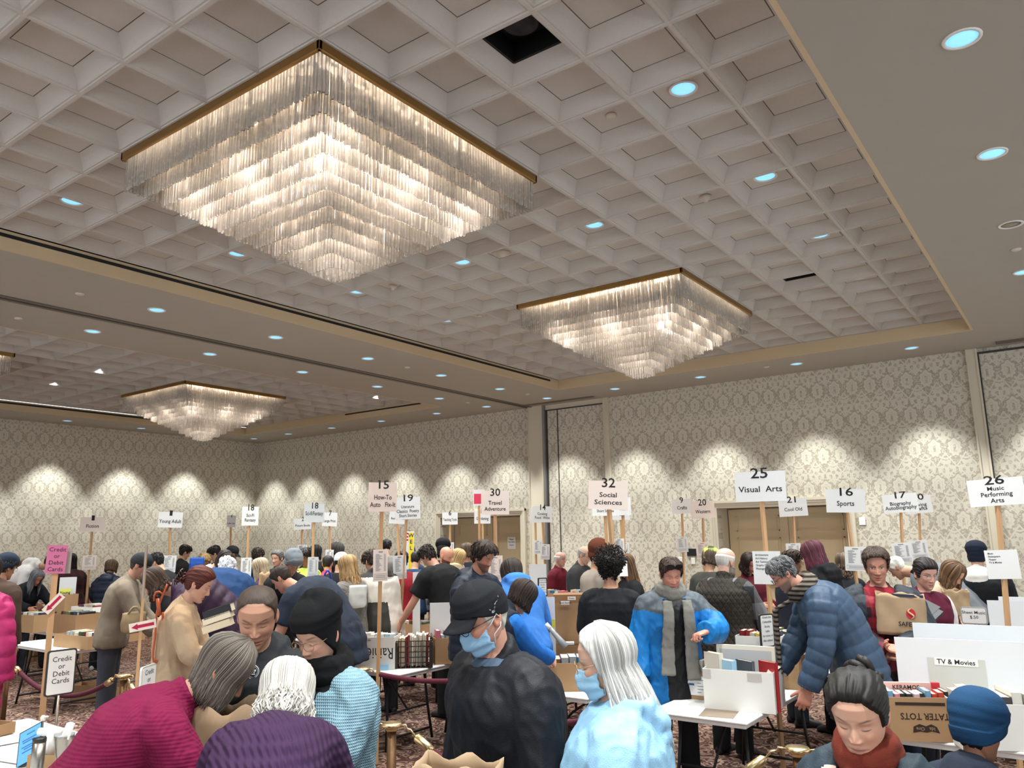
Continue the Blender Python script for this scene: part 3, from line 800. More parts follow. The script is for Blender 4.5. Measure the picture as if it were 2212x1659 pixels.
# ------------------------------------------------------------------ people: fabrics
def fabric(name, col, rough=0.85, kind='plain', col2=None, scale=1.0):
    key = ('fab', name, col, kind, col2, scale, rough)
    if key in MATS: return MATS[key]
    m, nt, b = new_mat(name)
    col2 = col2 or '#3b4a35'
    c = np.array(lin(col)); b.inputs['Roughness'].default_value = rough; b.inputs['Specular IOR Level'].default_value = 0.25
    tc = nt.new('ShaderNodeTexCoord')
    n = nt.new('ShaderNodeTexNoise'); n.inputs['Scale'].default_value = 7; n.inputs['Detail'].default_value = 4
    nt.link(tc.outputs['Object'], n.inputs['Vector'])
    mx = nt.new('ShaderNodeMix', data_type='RGBA'); mx.inputs[6].default_value = (*(c*.82), 1); mx.inputs[7].default_value = (*np.minimum(1, c*1.18), 1)
    nt.link(n.outputs[0], mx.inputs[0]); out = mx.outputs[2]
    sp = nt.new('ShaderNodeSeparateXYZ'); nt.link(tc.outputs['Object'], sp.inputs[0])
    X, Y, Z = (E(nt, sp.outputs[i]) for i in range(3))
    h = None; dist = 0.004
    if kind in ('plain', 'knit'):
        t = nt.new('ShaderNodeTexNoise'); t.inputs['Scale'].default_value = 260/scale; nt.link(tc.outputs['Object'], t.inputs['Vector']); h = E(nt, t.outputs[0]); dist = 0.002
    if kind == 'rib': h = ((X+Y*0.6)*(420/scale)).sin()*0.5+(Z*(500/scale)).sin()*0.25; dist = 0.003
    if kind == 'cable':
        a = ((X*1.0+Y*0.4)*(260/scale)); h = a.sin()*0.6+(Z*(170/scale)+a*0.5).sin()*(a*0.5).cos()*0.6; dist = 0.007
    if kind == 'waffle': h = ((X+Y)*(330/scale)).sin().max((Z*(330/scale)).sin()); dist = 0.004
    if kind == 'quilt':
        a = ((X+Y*.6+Z*.8)*(55/scale)).sin().abs(); d = ((X+Y*.6-Z*.8)*(55/scale)).sin().abs(); h = a.min(d).sqrt(); dist = 0.012
    if kind in ('plaid', 'buffalo'):
        f = 42/scale
        a = ((X+Y*.4)*f).sin().gt(0.0); d = (Z*f).sin().gt(0.0); k = (a+d)*0.5
        m2 = nt.new('ShaderNodeMix', data_type='RGBA'); nt.link(k.o, m2.inputs[0]); nt.link(out, m2.inputs[6]); m2.inputs[7].default_value = (*lin(col2), 1); out = m2.outputs[2]
    if kind == 'stripe':
        k = (Z*(190/scale)).sin().gt(0.1)
        m2 = nt.new('ShaderNodeMix', data_type='RGBA'); nt.link(k.o, m2.inputs[0]); nt.link(out, m2.inputs[6]); m2.inputs[7].default_value = (*lin(col2), 1); out = m2.outputs[2]
    nt.link(out, b.inputs['Base Color'])
    if h is not None:
        bp = nt.new('ShaderNodeBump'); bp.inputs['Strength'].default_value = 0.6; bp.inputs['Distance'].default_value = dist
        nt.link(h.o, bp.inputs['Height']); nt.link(bp.outputs[0], b.inputs['Normal'])
    MATS[key] = m
    return m
M_SKIN = attr_mat('skin', 0.5)
M_HAIR = attr_mat('hair_strands', 0.6)
M_MASK = mat('mask_fabric', '#9cc3dc', 0.8, bump=0.2, bscale=300)
M_WHITE = mat('white_plastic', '#e6e4df', 0.45)
M_GLASSES = mat('spectacle_metal', '#6b5a48', 0.3, metal=0.7)

# ------------------------------------------------------------------ people: builder
TORSO_M = [(-.12, .168, .118), (-.04, .175, .124), (.06, .165, .115), (.16, .157, .108), (.26, .170, .117), (.36, .180, .124), (.43, .174, .114), (.475, .138, .094), (.51, .092, .075), (.535, .062, .062)]
TORSO_F = [(-.12, .172, .122), (-.04, .176, .126), (.06, .155, .110), (.15, .137, .100), (.25, .150, .112), (.33, .162, .125), (.41, .164, .108), (.465, .135, .088), (.505, .085, .068), (.535, .054, .056)]
NPEOPLE = [0]; SC = []
def person(label, u, v, d, face=0, lean=0, upper=0, neck=12, hp=20, hy=0, hr=0, fem=False, w=1.0, res='mid', skin='#c99a80',
           top=None, bottom=('trousers', '#22242a'), hair=None, hands=None, curl=(0.5, 0.5), palm=(None, None), twist=0, group=None,
           headkw={}, facekw={}, extras=(), size=1.0, over=None, shoes='#1c1a1a', hs=1.0, elbow=None, bare=False, stand=True, pos=None):
    """u,v,d: head centre in the picture and its depth; face: 0 towards the camera, 90 towards picture right, 180 away."""
    NPEOPLE[0] += 1; seed = 100+NPEOPLE[0]
    hw = P(u, v, d) if pos is None else np.asarray(pos, float)
    f = np.array([hw[0], hw[1], 0]); f = unit(f); rt = np.array([f[1], -f[0], 0])
    fa = math.radians(face); h = -math.cos(fa)*f+math.sin(fa)*rt
    rz = math.atan2(-h[0], h[1])
    L, U, N = (math.radians(a) for a in (lean, upper, neck))
    # spine in the unit figure
    ts = np.linspace(0, .535, 28); ang = L+U*sstep(.08, .45, ts)
    dt = ts[1]-ts[0]; pts = [np.array([0, -.16*math.sin(L), .945])]
    for k in range(1, len(ts)): pts.append(pts[-1]+dt*np.array([0, math.sin(ang[k]), math.cos(ang[k])]))
    pts = np.array(pts); NA = L+U+N
    hc = pts[-1]+.152*np.array([0, math.sin(NA), math.cos(NA)])+np.array([0, .012, 0])
    s = hw[2]/hc[2]
    if not stand: s = size
    root = empty('person', (0, 0, 0), rz, label, 'person', group)
    R3 = np.array([[math.cos(rz), -math.sin(rz), 0], [math.sin(rz), math.cos(rz), 0], [0, 0, 1]])
    off = hw-R3@(hc*s); off[2] = off[2] if not stand else 0.0
    root.location = tuple(float(x) for x in off)
    tw = math.radians(twist)
    def sp(t):
        """spine point, x axis, y(front) axis at t (unit figure, scaled)"""
        if t < 0:
            a = L*.30; p = pts[0]+t*np.array([0, math.sin(a), math.cos(a)])
        else:
            p = np.array([np.interp(t, ts, pts[:, k]) for k in range(3)]); a = float(np.interp(t, ts, ang))
        k = tw*min(1, max(0, t/.4)); x = np.array([math.cos(k), math.sin(k), 0]); y = np.array([0, math.cos(a), -math.sin(a)])
        if k: y = unit(np.cross(np.cross(x, y), x))
        return p*s, x, y
    TS = TORSO_F if fem else TORSO_M
    shw = (.150 if fem else .172)*(.55+.45*w)
    shp, sx, sy = sp(.445)
    SH = [shp-sx*shw*s*-1, shp-sx*shw*s]                           # right, left
    hands = hands or ((.25, .06, .80), (-.25, .06, .80))
    ua, fa_ = .285*s, .262*s
    arms = []
    for k, side in enumerate((1, -1)):
        T = np.array(hands[k], float); S0 = SH[k]
        dv = T-S0; dist = np.linalg.norm(dv); mx_ = (ua+fa_)*.985
        if dist > mx_: T = S0+dv*mx_/dist; dist = mx_; dv = T-S0
        dist = max(dist, abs(ua-fa_)+.02)
        ca = (ua*ua+dist*dist-fa_*fa_)/(2*ua*dist); ca = max(-1, min(1, ca))
        dn = dv/np.linalg.norm(dv)
        pole = np.array(elbow[k], float) if elbow and elbow[k] is not None else np.array([side*.55, -.45, -.7])
        pole = pole-dn*np.dot(pole, dn); pole = unit(pole)
        El = S0+dn*ua*ca+pole*ua*math.sqrt(max(0, 1-ca*ca))
        arms.append((S0, El, T))
    knee = [np.array([side*.10*s, -.02+pts[0][1]*s*.45, .50*s]) for side in (1, -1)]
    hip = [pts[0]*s+np.array([side*.088*s*w, 0, -.03*s]) for side in (1, -1)]
    ank = [np.array([side*.11*s, pts[0][1]*s*.15-.03, .085*s]) for side in (1, -1)]
    vox = {'hi': .011, 'mid': .016, 'lo': .022}[res]
    dw = .8+.2*w if w < 1 else w
    # ---- body: torso, neck, arms, legs in one skin, then head and hands
    S = Shell()
    S.loft([(*sp(t), a*s*w*.93, b*s*dw*.93) for t, a, b in TS], 16)
    S.tube([sp(.50)[0], pts[-1]*s+np.array([0, .004, 0]), hc*s+np.array([0, -.028, -.03])*s], [.060*s, .054*s*(.9 if fem else 1), .055*s*(.9 if fem else 1.02)])
    for k in range(2):
        S0, El, T = arms[k]
        S.tube([sp(.44)[0]*.35+S0*.65, S0, S0*.6+El*.4, El, El*.72+T*.28, T], np.array([.055, .050, .044, .036, .037, .026])*s*(.6+.4*w)*(.92 if fem else 1.0))
        S.tube([hip[k], hip[k]*.6+knee[k]*.4, knee[k], knee[k]*.7+ank[k]*.3, ank[k]], np.array([.085, .075, .055, .052, .036])*s*(.6+.4*w))
    V, Nn, F = remesh(*S.arr(), vox if bare else max(vox, .016), 1)
    skc = np.array(lin(skin)); VV = [V]; FF = [tuple(f) for f in F]; CC = [np.broadcast_to(skc*.97, V.shape)]; n = len(V)
    HRm = rotm('z', math.radians(hy))@rotm('x', -math.radians(hp))@rotm('y', math.radians(hr))
    hs_ = s*hs if 0.9 < s < 1.1 else (1.0*hs)
    hcs = hc*s
    to_head = lambda A: (np.asarray(A, float)*hs_)@HRm.T+hcs
    H = Head(res, fem=fem, **headkw)
    hl = hairline()
    fk = dict(facekw)
    C = H.colours(skin, hl=fk.pop('hl', hl), **fk)
    Vh, Fh, Ch = H.mesh(C)
    VV.append(to_head(Vh)); FF += [tuple(i+n for i in q) for q in Fh]; CC.append(Ch); n += len(Vh)
    for side in (1, -1):
        Ve, Fe = ear(side, 14 if res == 'hi' else 9)
        VV.append(to_head(Ve)); FF += [tuple(i+n for i in q) for q in Fe]; CC.append(np.broadcast_to(skc*np.array([1.0, .88, .85]), Ve.shape)); n += len(Ve)
    hv = {'hi': .0040, 'mid': .0055, 'lo': .008}[res]
    for k, side in enumerate((1, -1)):
        S0, El, T = arms[k]
        yv = unit(unit(T-El)+np.array([0, .0, -.12])) if palm[k] is None or len(palm[k]) == 3 else unit(palm[k][3:])
        pn = np.array(palm[k][:3], float) if palm[k] is not None else np.array([-side*.8, .1, -.5])
        zv = -pn; zv = unit(zv-yv*np.dot(zv, yv)); xv = np.cross(yv, zv)
        Vd, Fd = hand(curl[k], side, hv)
        Vd = Vd*s*(.92 if fem else 1.0)
        VV.append(T+Vd@np.array([xv, yv, zv])); FF += [tuple(i+n for i in q) for q in Fd]; CC.append(np.broadcast_to(skc*np.array([1.0, .93, .9]), Vd.shape)); n += len(Vd)
    body = mobj('body', np.vstack(VV), FF, M_SKIN, root, None, True, np.vstack(CC))
    ctx = dict(root=root, s=s, sp=sp, arms=arms, hc=hcs, head=H, to_head=to_head, HR=HRm, hs=hs_, res=res, TS=TS, w=w, dw=dw, fem=fem, vox=vox, seed=seed, pts=pts*s, hip=hip, knee=knee, ank=ank, NA=NA, shw=shw*s, R3=R3, off=off)
    # ---- trousers and shoes
    if bottom:
        nm, colr = bottom[:2]; S = Shell(); bl = bottom[2] if len(bottom) > 2 else {}
        o = bl.get('o', .014)
        S.loft([(*sp(t), a*s*w+o, b*s*dw+o) for t, a, b in ((-.14, .150, .112), (-.08, .172, .122), (0, .174, .122), (.07, .163, .114))], 16)
        for k in range(2):
            S.tube([hip[k]+np.array([0, 0, .02]), hip[k]*.6+knee[k]*.4, knee[k], knee[k]*.6+ank[k]*.4, ank[k]+np.array([0, 0, -.05])*s], np.array([.088, .080, .064, .062, .060])*s*(.6+.4*w)+o*.6)
        V, Nn, F = remesh(*S.arr(), max(vox, .014), 1)
        V = V+Nn*wrinkle(V, seed, .006)[:, None]
        mobj(nm, V, F, fabric(nm+'_cloth', colr, .9, bl.get('kind', 'plain')), root)
    for k, side in enumerate((1, -1)):
        a = ank[k]; S = Shell(); ex, ez = np.array([1., 0, 0]), np.array([0, 0, 1.])
        q = MB()
        secs = [((a[0], a[1]-.075, .035), .030, .034), ((a[0], a[1]-.03, .05), .038, .05), ((a[0], a[1]+.03, .052), .040, .052), ((a[0], a[1]+.09, .040), .043, .040), ((a[0], a[1]+.16, .030), .043, .030), ((a[0]-side*.005, a[1]+.195, .022), .026, .022)]
        S.loft([(c, ex, ez, A*s, B) for c, A, B in secs], 14)
        V, F = S.arr(); mobj('shoe', V, F, mat('shoe_upper', shoes, .55), root)
    if top: garment(ctx, **top)
    if over: garment(ctx, **over)
    if hair: HAIR[hair[0]](ctx, **(hair[1] if len(hair) > 1 else {}))
    for e in extras: EXTRA[e[0]](ctx, **(e[1] if len(e) > 1 else {}))
    ctx['label'] = label; SC.append((round(s, 2), label))
    return ctx

def garment(ctx, name='jacket', col='#333333', o=.022, hem=-.12, sleeve='long', collar='crew', kind='plain', col2=None, scale=1.0, puff=0, amp=.009, rough=.85, flare=0.0, mats=None, wr=.007, cuff=None, neck=.535, col_h=.05, arm_o=None, label=None):
    s, sp, w, dw = ctx['s'], ctx['sp'], ctx['w'], ctx['dw']; TS = ctx['TS']
    S = Shell(); secs = []
    lo = [t for t in np.arange(hem, -.10, .06)] if hem < -.14 else []
    for t in lo: secs.append((*sp(t), (.176*w+flare*(-.1-t))*s+o, (.126*dw+flare*(-.1-t))*s+o))
    for t, a, b in TS:
        if t < hem or t > neck: continue
        oo = o*(1.0 if t < .44 else .75)
        secs.append((*sp(t), a*s*w+oo, b*s*dw+oo))
    if not lo and hem > -.12: secs.insert(0, (*sp(hem), .172*s*w+o, .122*s*dw+o))
    S.loft(secs, 20, 2.15)
    ao = o*.75 if arm_o is None else arm_o
    base = np.array([.074, .068, .058, .050, .047, .040])*s*(.6+.4*w)*(.92 if ctx['fem'] else 1.0)+ao
    for S0, El, T in ctx['arms']:
        c0 = sp(.43)[0]*.40+S0*.60
        if sleeve == 'long': S.tube([c0, S0, S0*.6+El*.4, El, El*.6+T*.4, El*.03+T*.97], base)
        elif sleeve == 'short': S.tube([c0, S0, S0*.55+El*.45, S0*.22+El*.78], base[:4]*np.array([1, 1, 1.02, 1.12]))
        elif sleeve == 'push': S.tube([c0, S0, S0*.6+El*.4, El, El*.65+T*.35], base[:5])
        elif sleeve == 'none': S.tube([c0, S0*.9+El*.1], base[:2]*.98)
    nb, nx, ny = sp(.515); nt_ = ctx['pts'][-1]; NA = ctx['NA']; nd = np.array([0, math.sin(NA), math.cos(NA)])
    if collar in ('turtle', 'collar', 'stand', 'hood', 'hoodup'):
        r = {'turtle': .063, 'collar': .078, 'stand': .073, 'hood': .078, 'hoodup': .084}[collar]*s; ch = col_h if collar != 'collar' else min(col_h, .035)
        tl = 0.0 if collar == 'turtle' else math.radians(24)
        a = unit(np.cross(np.array([1., 0, 0]), nd))
        fa = -a*math.cos(tl)-nd*math.sin(tl)
        S.loft([(nb-nd*.012, nx, -a, r*1.15, r*1.05), (nb+nd*.02*s, nx, fa, r*1.03, r*1.02), (nb+nd*(.015+ch*.8)*s, nx, fa, r*1.0, r*1.0)], 18)
    if collar == 'hood':                                             # folded-down hood lying on the upper back
        for q, (t, y, rr) in enumerate(((.53, -.085, .062), (.49, -.125, .056), (.44, -.14, .040))):
            p, x, y_ = sp(t); pp = p+y_*y*s
            S.tube([pp-x*.10*s, pp-x*.05*s-y_*.02, pp, pp+x*.05*s-y_*.02, pp+x*.10*s], np.array([.6, .95, 1.0, .95, .6])*rr*s)
        for side in (-1, 1):
            p, x, y_ = sp(.53); S.tube([p-y_*.08*s+x*side*.09*s, p+x*side*.088*s+nd*.02, p+y_*.075*s+x*side*.05*s-nd*.02], np.array([.042, .036, .020])*s)
    V, N, F = remesh(*S.arr(), ctx['vox'] if ctx['res'] != 'hi' else .0095, 2)
    d = wrinkle(V, ctx['seed']+5, wr)
    if puff:
        best = np.full(len(V), 9.0); tt = np.zeros(len(V))
        for poly in ([sp(hem)[0]]+[sp(t)[0] for t in np.linspace(max(hem, 0), .53, 8)],)+tuple([S0, El, T] for S0, El, T in ctx['arms']):
            poly = np.array(poly); acc = 0.0; rad = .15 if len(poly) > 3 else .06
            for a, b in zip(poly[:-1], poly[1:]):
                ab = b-a; l = np.linalg.norm(ab); k = np.clip(((V-a)@ab)/(l*l), 0, 1)
                dist = np.linalg.norm(V-(a+k[:, None]*ab), axis=1)/rad
                m = dist < best; best[m] = dist[m]; tt[m] = acc+k[m]*l; acc += l
        d = d*.6+amp*(np.abs(np.sin(np.pi*tt/puff))**.55-.75)
    V = V+N*d[:, None]
    fm = [fabric(name+'_cloth', col, rough, kind, col2, scale)]
    ob = mobj(name, V, F, fm, ctx['root'])
    if label: ob['label'] = label
    ctx['garment'] = ob; ctx['gV'] = V
    if mats:                                                        # colour blocks: list of (test, colour, kind)
        ce = np.array([V[list(f)].mean(0) for f in F]); mi = np.zeros(len(F), int)
        for q, (fn, c, kd, c2) in enumerate(mats):
            ob.data.materials.append(fabric(name+'_panel', c, rough, kd, c2, scale)); mi[fn(ce, ctx)] = q+1
        ob.data.polygons.foreach_set('material_index', mi.astype(np.int32))
    if sleeve == 'long' and cuff:
        for S0, El, T in ctx['arms']:
            dd = unit(T-El); q = MB(); q.tube([T-dd*.035, T-dd*.005], [.040*s*(.6+.4*w)+ao*.6]*2, 14); q.build('cuff', fabric('cuff_rib', cuff, .9, 'rib'), ob, True)
    return ob

# ------------------------------------------------------------------ people: hair
def head_shell(ctx, th, name, m, keep=-.0025, col=None, parent=None):
    """Shell lifted off the head by th(H) metres; faces kept where it clears the skin."""
    H = ctx['head']; t = th(H)
    V = H.V+H.N*t[..., None]
    nz, nf = H.nz, H.nf; F = grid_faces(nz, nf)[:, ::-1]
    k = (t > keep).reshape(-1); F = F[k[F].any(axis=1)]
    Vf = V.reshape(-1, 3); tops = np.arange((nz-1)*nf, nz*nf)
    Vf = np.vstack([Vf, V[-1].mean(0)+np.array([0, 0, .001])]); Fl = [tuple(f) for f in F]
    if k[tops].all(): Fl += [(int(tops[(j+1) % nf]), int(tops[j]), nz*nf) for j in range(nf)]
    used = np.unique(np.concatenate([np.array(f) for f in Fl])); mp = -np.ones(len(Vf), int); mp[used] = np.arange(len(used))
    Vu = Vf[used]; Fl = [tuple(int(mp[i]) for i in f) for f in Fl]
    c = None
    if col is not None: c = col(Vu)
    return mobj(name, ctx['to_head'](Vu), Fl, m, parent or ctx['root'], None, True, c)
def hair_col(c, seed, var=.25, c2=None):
    base = np.array(lin(c)); b2 = np.array(lin(c2)) if c2 else base
    def fn(V):
        a = np.arctan2(V[:, 0], V[:, 1]); r = np.random.default_rng(seed); k = np.zeros(len(V))
        for f in (23, 41, 67): k += np.sin(a*f+r.uniform(0, 6)+V[:, 2]*r.uniform(-30, 30))
        k = .5+k/6
        return (base*(1-k[:, None])+b2*k[:, None])*(1+var*(k[:, None]-.5)*2)
    return fn
def short_hair(ctx, col='#2a1e18', T=.014, front=.068, temple=.045, side=-.02, nape=-.075, c2=None, top=0.0, rough=.004):
    hl = hairline(front, temple, side, nape); r = np.random.default_rng(ctx['seed'])
    p1, p2 = r.uniform(0, 6, 2)
    def th(H):
        t = sstep(-.006, .018, H.Z-hl(H.PH))
        T_ = T*(.62+.4*sstep(.02, .085, H.Z))+top*sstep(.05, .1, H.Z)
        n = np.sin(H.PH*29+H.Z*60+p1)*.5+np.sin(H.PH*47-H.Z*90+p2)*.3+np.sin(H.X*170+H.Y*130+p1)*.5
        return -.004+t*(T_+.004)+t*rough*n
    head_shell(ctx, th, 'hair', M_HAIR, col=hair_col(col, ctx['seed'], .3, c2))
    if T > .006 and (ctx['res'] == 'hi' or T > .012): hair_locks(ctx, col, c2, n=140 if ctx['res'] != 'hi' else 420, wd=.012 if ctx['res'] != 'hi' else .008, kind='short', T=T+top*.5, hl=hl)
def hair_locks(ctx, col, c2=None, n=120, kind='long', T=.014, hl=None, length=.3, phi=(50, 180), wave=0.0, zrel=-.01, flare=.1, wd=.012, tail=None, curl_in=0.0, gw=.5, drift=0.0):
    """Hair as separate tapering locks laid over the skull, then falling."""
    H = ctx['head']; r = np.random.default_rng(ctx['seed']+3)
    g = ctx['HR'].T@np.array([0, 0, -1.0]); g = unit(gw*g+(1-gw)*np.array([0, 0, -1.0]))
    VV, FF, CC = [], [], []; n0 = 0
    ca, cb = np.array(lin(col)), np.array(lin(c2 or col))
    zc, phc = H.Z[:, 0], H.PH[0]; order = np.argsort(phc)
    def skull(ph, z, t):
        i = np.clip((np.searchsorted(zc, z)), 1, H.nz-1); j = np.argmin(np.abs(phc-ph))
        k = np.clip((z-zc[i-1])/(zc[i]-zc[i-1]), 0, 1)
        p = H.V[i-1, j]*(1-k)+H.V[i, j]*k; nn = H.N[i, j]
        return p+nn*t
    for q in range(n):
        if kind == 'short':
            ph = r.uniform(-np.pi, np.pi); lo = hl(np.array(ph)); z0 = r.uniform(lo+.02, .118); pts = []
            dph = r.uniform(-.35, .35); step = .0085; tk = T*(.62+.5*float(sstep(.02, .085, z0)))
            for k in range(5):
                z = max(z0-k*step, float(lo)); pts.append(skull(ph+dph*k/5, min(z, .1185), tk*(.9+.22*math.sin(k*.8))+.0015*r.normal()))
            pts = np.array(pts); rr = np.array([.3, 1, 1, .8, .15])*wd*.55
        else:
            sgn = -1 if r.random() < .5 else 1; ph = sgn*math.radians(r.uniform(*phi)); th0 = T*r.uniform(.6, 1.15); pts = []
            for z in np.linspace(.118, zrel, 8): pts.append(skull(ph, z, th0))
            p = pts[-1].copy(); out = np.array([p[0], p[1]+.01, 0]); out = unit(out)
            L = length*r.uniform(.82, 1.08); m = max(5, int(L/.03)); amp = wave*r.uniform(.6, 1.3); f0 = r.uniform(0, 6)
            for k in range(1, m+1):
                f = k/m
                p = p+(g+np.array([0, -drift*(1-.3*f), 0]))*(L/m)+out*(flare*(1-f)*.35-curl_in*f)*(L/m)
                pts.append(p+np.array([math.sin(f0+f*9), math.cos(f0*2+f*8), 0])*amp*min(1, f*2))
            pts = np.array(pts); rr = np.interp(np.linspace(0, 1, len(pts)), [0, .1, .7, .92, 1], [.4, 1, 1, .7, .12])*wd*r.uniform(.7, 1.25)
        V, F = tube(pts, rr, 5)
        c = ca+(cb-ca)*r.random(); c = c*r.uniform(.75, 1.25)
        VV.append(V); FF += [tuple(i+n0 for i in f) for f in F]; CC.append(np.broadcast_to(c, V.shape)); n0 += len(V)
    mobj('hair_locks' if kind == 'short' else 'hair', ctx['to_head'](np.vstack(VV)), FF, M_HAIR, ctx['root'], None, True, np.clip(np.vstack(CC), 0, 1))
def long_hair(ctx, col='#5a4030', c2=None, length=.30, T=.014, n=None, phi=(48, 180), wave=.006, zrel=-.015, front=.078, flare=.12, wd=.012, temple=.055, curl_in=0.0, gw=.5, var=.25, drift=0.0):
    hl = hairline(front, temple, -.05, -.09)
    def th(H):
        t = sstep(-.006, .02, H.Z-hl(H.PH)); return -.004+t*(T*.85+.004)+t*.002*np.sin(H.PH*51+H.Z*20)
    head_shell(ctx, th, 'hair', M_HAIR, col=hair_col(col, ctx['seed'], var, c2))
    hair_locks(ctx, col, c2, n or {'hi': 520, 'mid': 200, 'lo': 110}[ctx['res']], 'long', T, hl, length, phi, wave, zrel, flare, wd if ctx['res'] != 'hi' else wd*.62, curl_in=curl_in, gw=gw, drift=drift)
def curly_hair(ctx, col='#17110f', T=.06, n=700, front=.068, lowT=.010, r0=.006):
    short_hair(ctx, col, T=lowT, front=front)
    H = ctx['head']; r = np.random.default_rng(ctx['seed']+9); VV, FF, CC = [], [], []; n0 = 0; c0 = np.array(lin(col)); hl = hairline(front)
    k = 0
    while k < n:
        i, j = r.integers(H.nz), r.integers(H.nf); z = H.Z[i, j]
        if z < float(hl(H.PH[i, j]))+.01: continue
        k += 1
        lift = (.15+.85*float(sstep(.02, .09, z)))*T*r.uniform(.15, 1.0)
        c = H.V[i, j]+H.N[i, j]*lift; a, b = unit(r.normal(size=3)), unit(r.normal(size=3)); rr = r.uniform(.008, .016)
        ts = np.linspace(0, r.uniform(3, 5.5), 8)
        pts = c+rr*(np.cos(ts)[:, None]*a+np.sin(ts)[:, None]*b)+np.outer(ts*.003, H.N[i, j])
        V, F = tube(pts, np.interp(np.linspace(0, 1, 8), [0, .2, .8, 1], [.4, 1, 1, .3])*r0*.6, 4)
        VV.append(V); FF += [tuple(q+n0 for q in f) for f in F]; CC.append(np.broadcast_to(c0*r.uniform(.6, 1.6), V.shape)); n0 += len(V)
    mobj('hair_curls', ctx['to_head'](np.vstack(VV)), FF, M_HAIR, ctx['root'], None, True, np.vstack(CC))
def bun_hair(ctx, col='#7a2f20', c2=None, clip=True, bun=.045, z=-.01, y=-.115, front=.072):
    def th(H):
        hl = hairline(front, .05, -.03, -.07); t = sstep(-.006, .016, H.Z-hl(H.PH)); return -.004+t*(.015+.008*sstep(.05, .1, H.Z))+t*.0020*np.sin(34*np.arctan2(H.X, H.Z+.03)+2*np.sin(H.Y*40))+t*.0012*np.sin(71*np.arctan2(H.X, H.Z+.03))
    head_shell(ctx, th, 'hair', M_HAIR, col=hair_col(col, ctx['seed'], .35, c2))
    r = np.random.default_rng(ctx['seed']); q = Shell()
    for k in range(9):
        a = r.uniform(0, 6.28); c = np.array([.022*math.cos(a), y+.02*r.uniform(-1, 1), z+.026*math.sin(a)])
        ts = np.linspace(0, 4.5, 12); pts = c+bun*.55*np.stack([np.cos(ts+a), .5*np.sin(ts), np.sin(ts+a)], 1)
        q.add(*tube(pts, bun*.26, 7))
    V, F = q.arr(); rc = np.random.default_rng(1)
    mobj('hair_bun', ctx['to_head'](V), F, M_HAIR, ctx['root'], None, True, np.clip(np.array(lin(c2 or col))*(.7+.6*rc.random((len(V), 1))), 0, 1))
    if clip:
        m = MB()
        for sgn in (-1, 1):
            for k in range(5): m.tube([(sgn*.008, y-.03, z+.05-k*.016), (sgn*.03, y-.045, z+.045-k*.02), (sgn*.045, y-.02, z+.035-k*.024)], .0045, 6)
            m.tube([(sgn*.008, y-.034, z+.06), (sgn*.012, y-.045, z), (sgn*.010, y-.035, z-.045)], .007, 6)
        m.V = [tuple(v) for v in ctx['to_head'](np.array(m.V))]
        m.build('claw_clip', mat('tortoiseshell', '#2c1a14', .25), ctx['root'], True)
def fringe_hair(ctx, col='#c9c2b8', T=.007, c2=None):
    """Hair round the sides and back under a bald crown."""
    def th(H):
        hl = hairline(.13, .09, -.015, -.07); a = np.abs(H.PH)
        t = sstep(-.004, .014, H.Z-hairline(.2, .15, -.02, -.075)(H.PH))*sstep(.062, .035, H.Z)*sstep(.75, 1.0, a)
        return -.004+t*(T+.004)+t*.0015*np.sin(H.PH*40+H.Z*80)
    head_shell(ctx, th, 'hair', M_HAIR, col=hair_col(col, ctx['seed'], .2, c2))
HAIR = dict(short=short_hair, long=long_hair, curly=curly_hair, bun=bun_hair, fringe=fringe_hair)

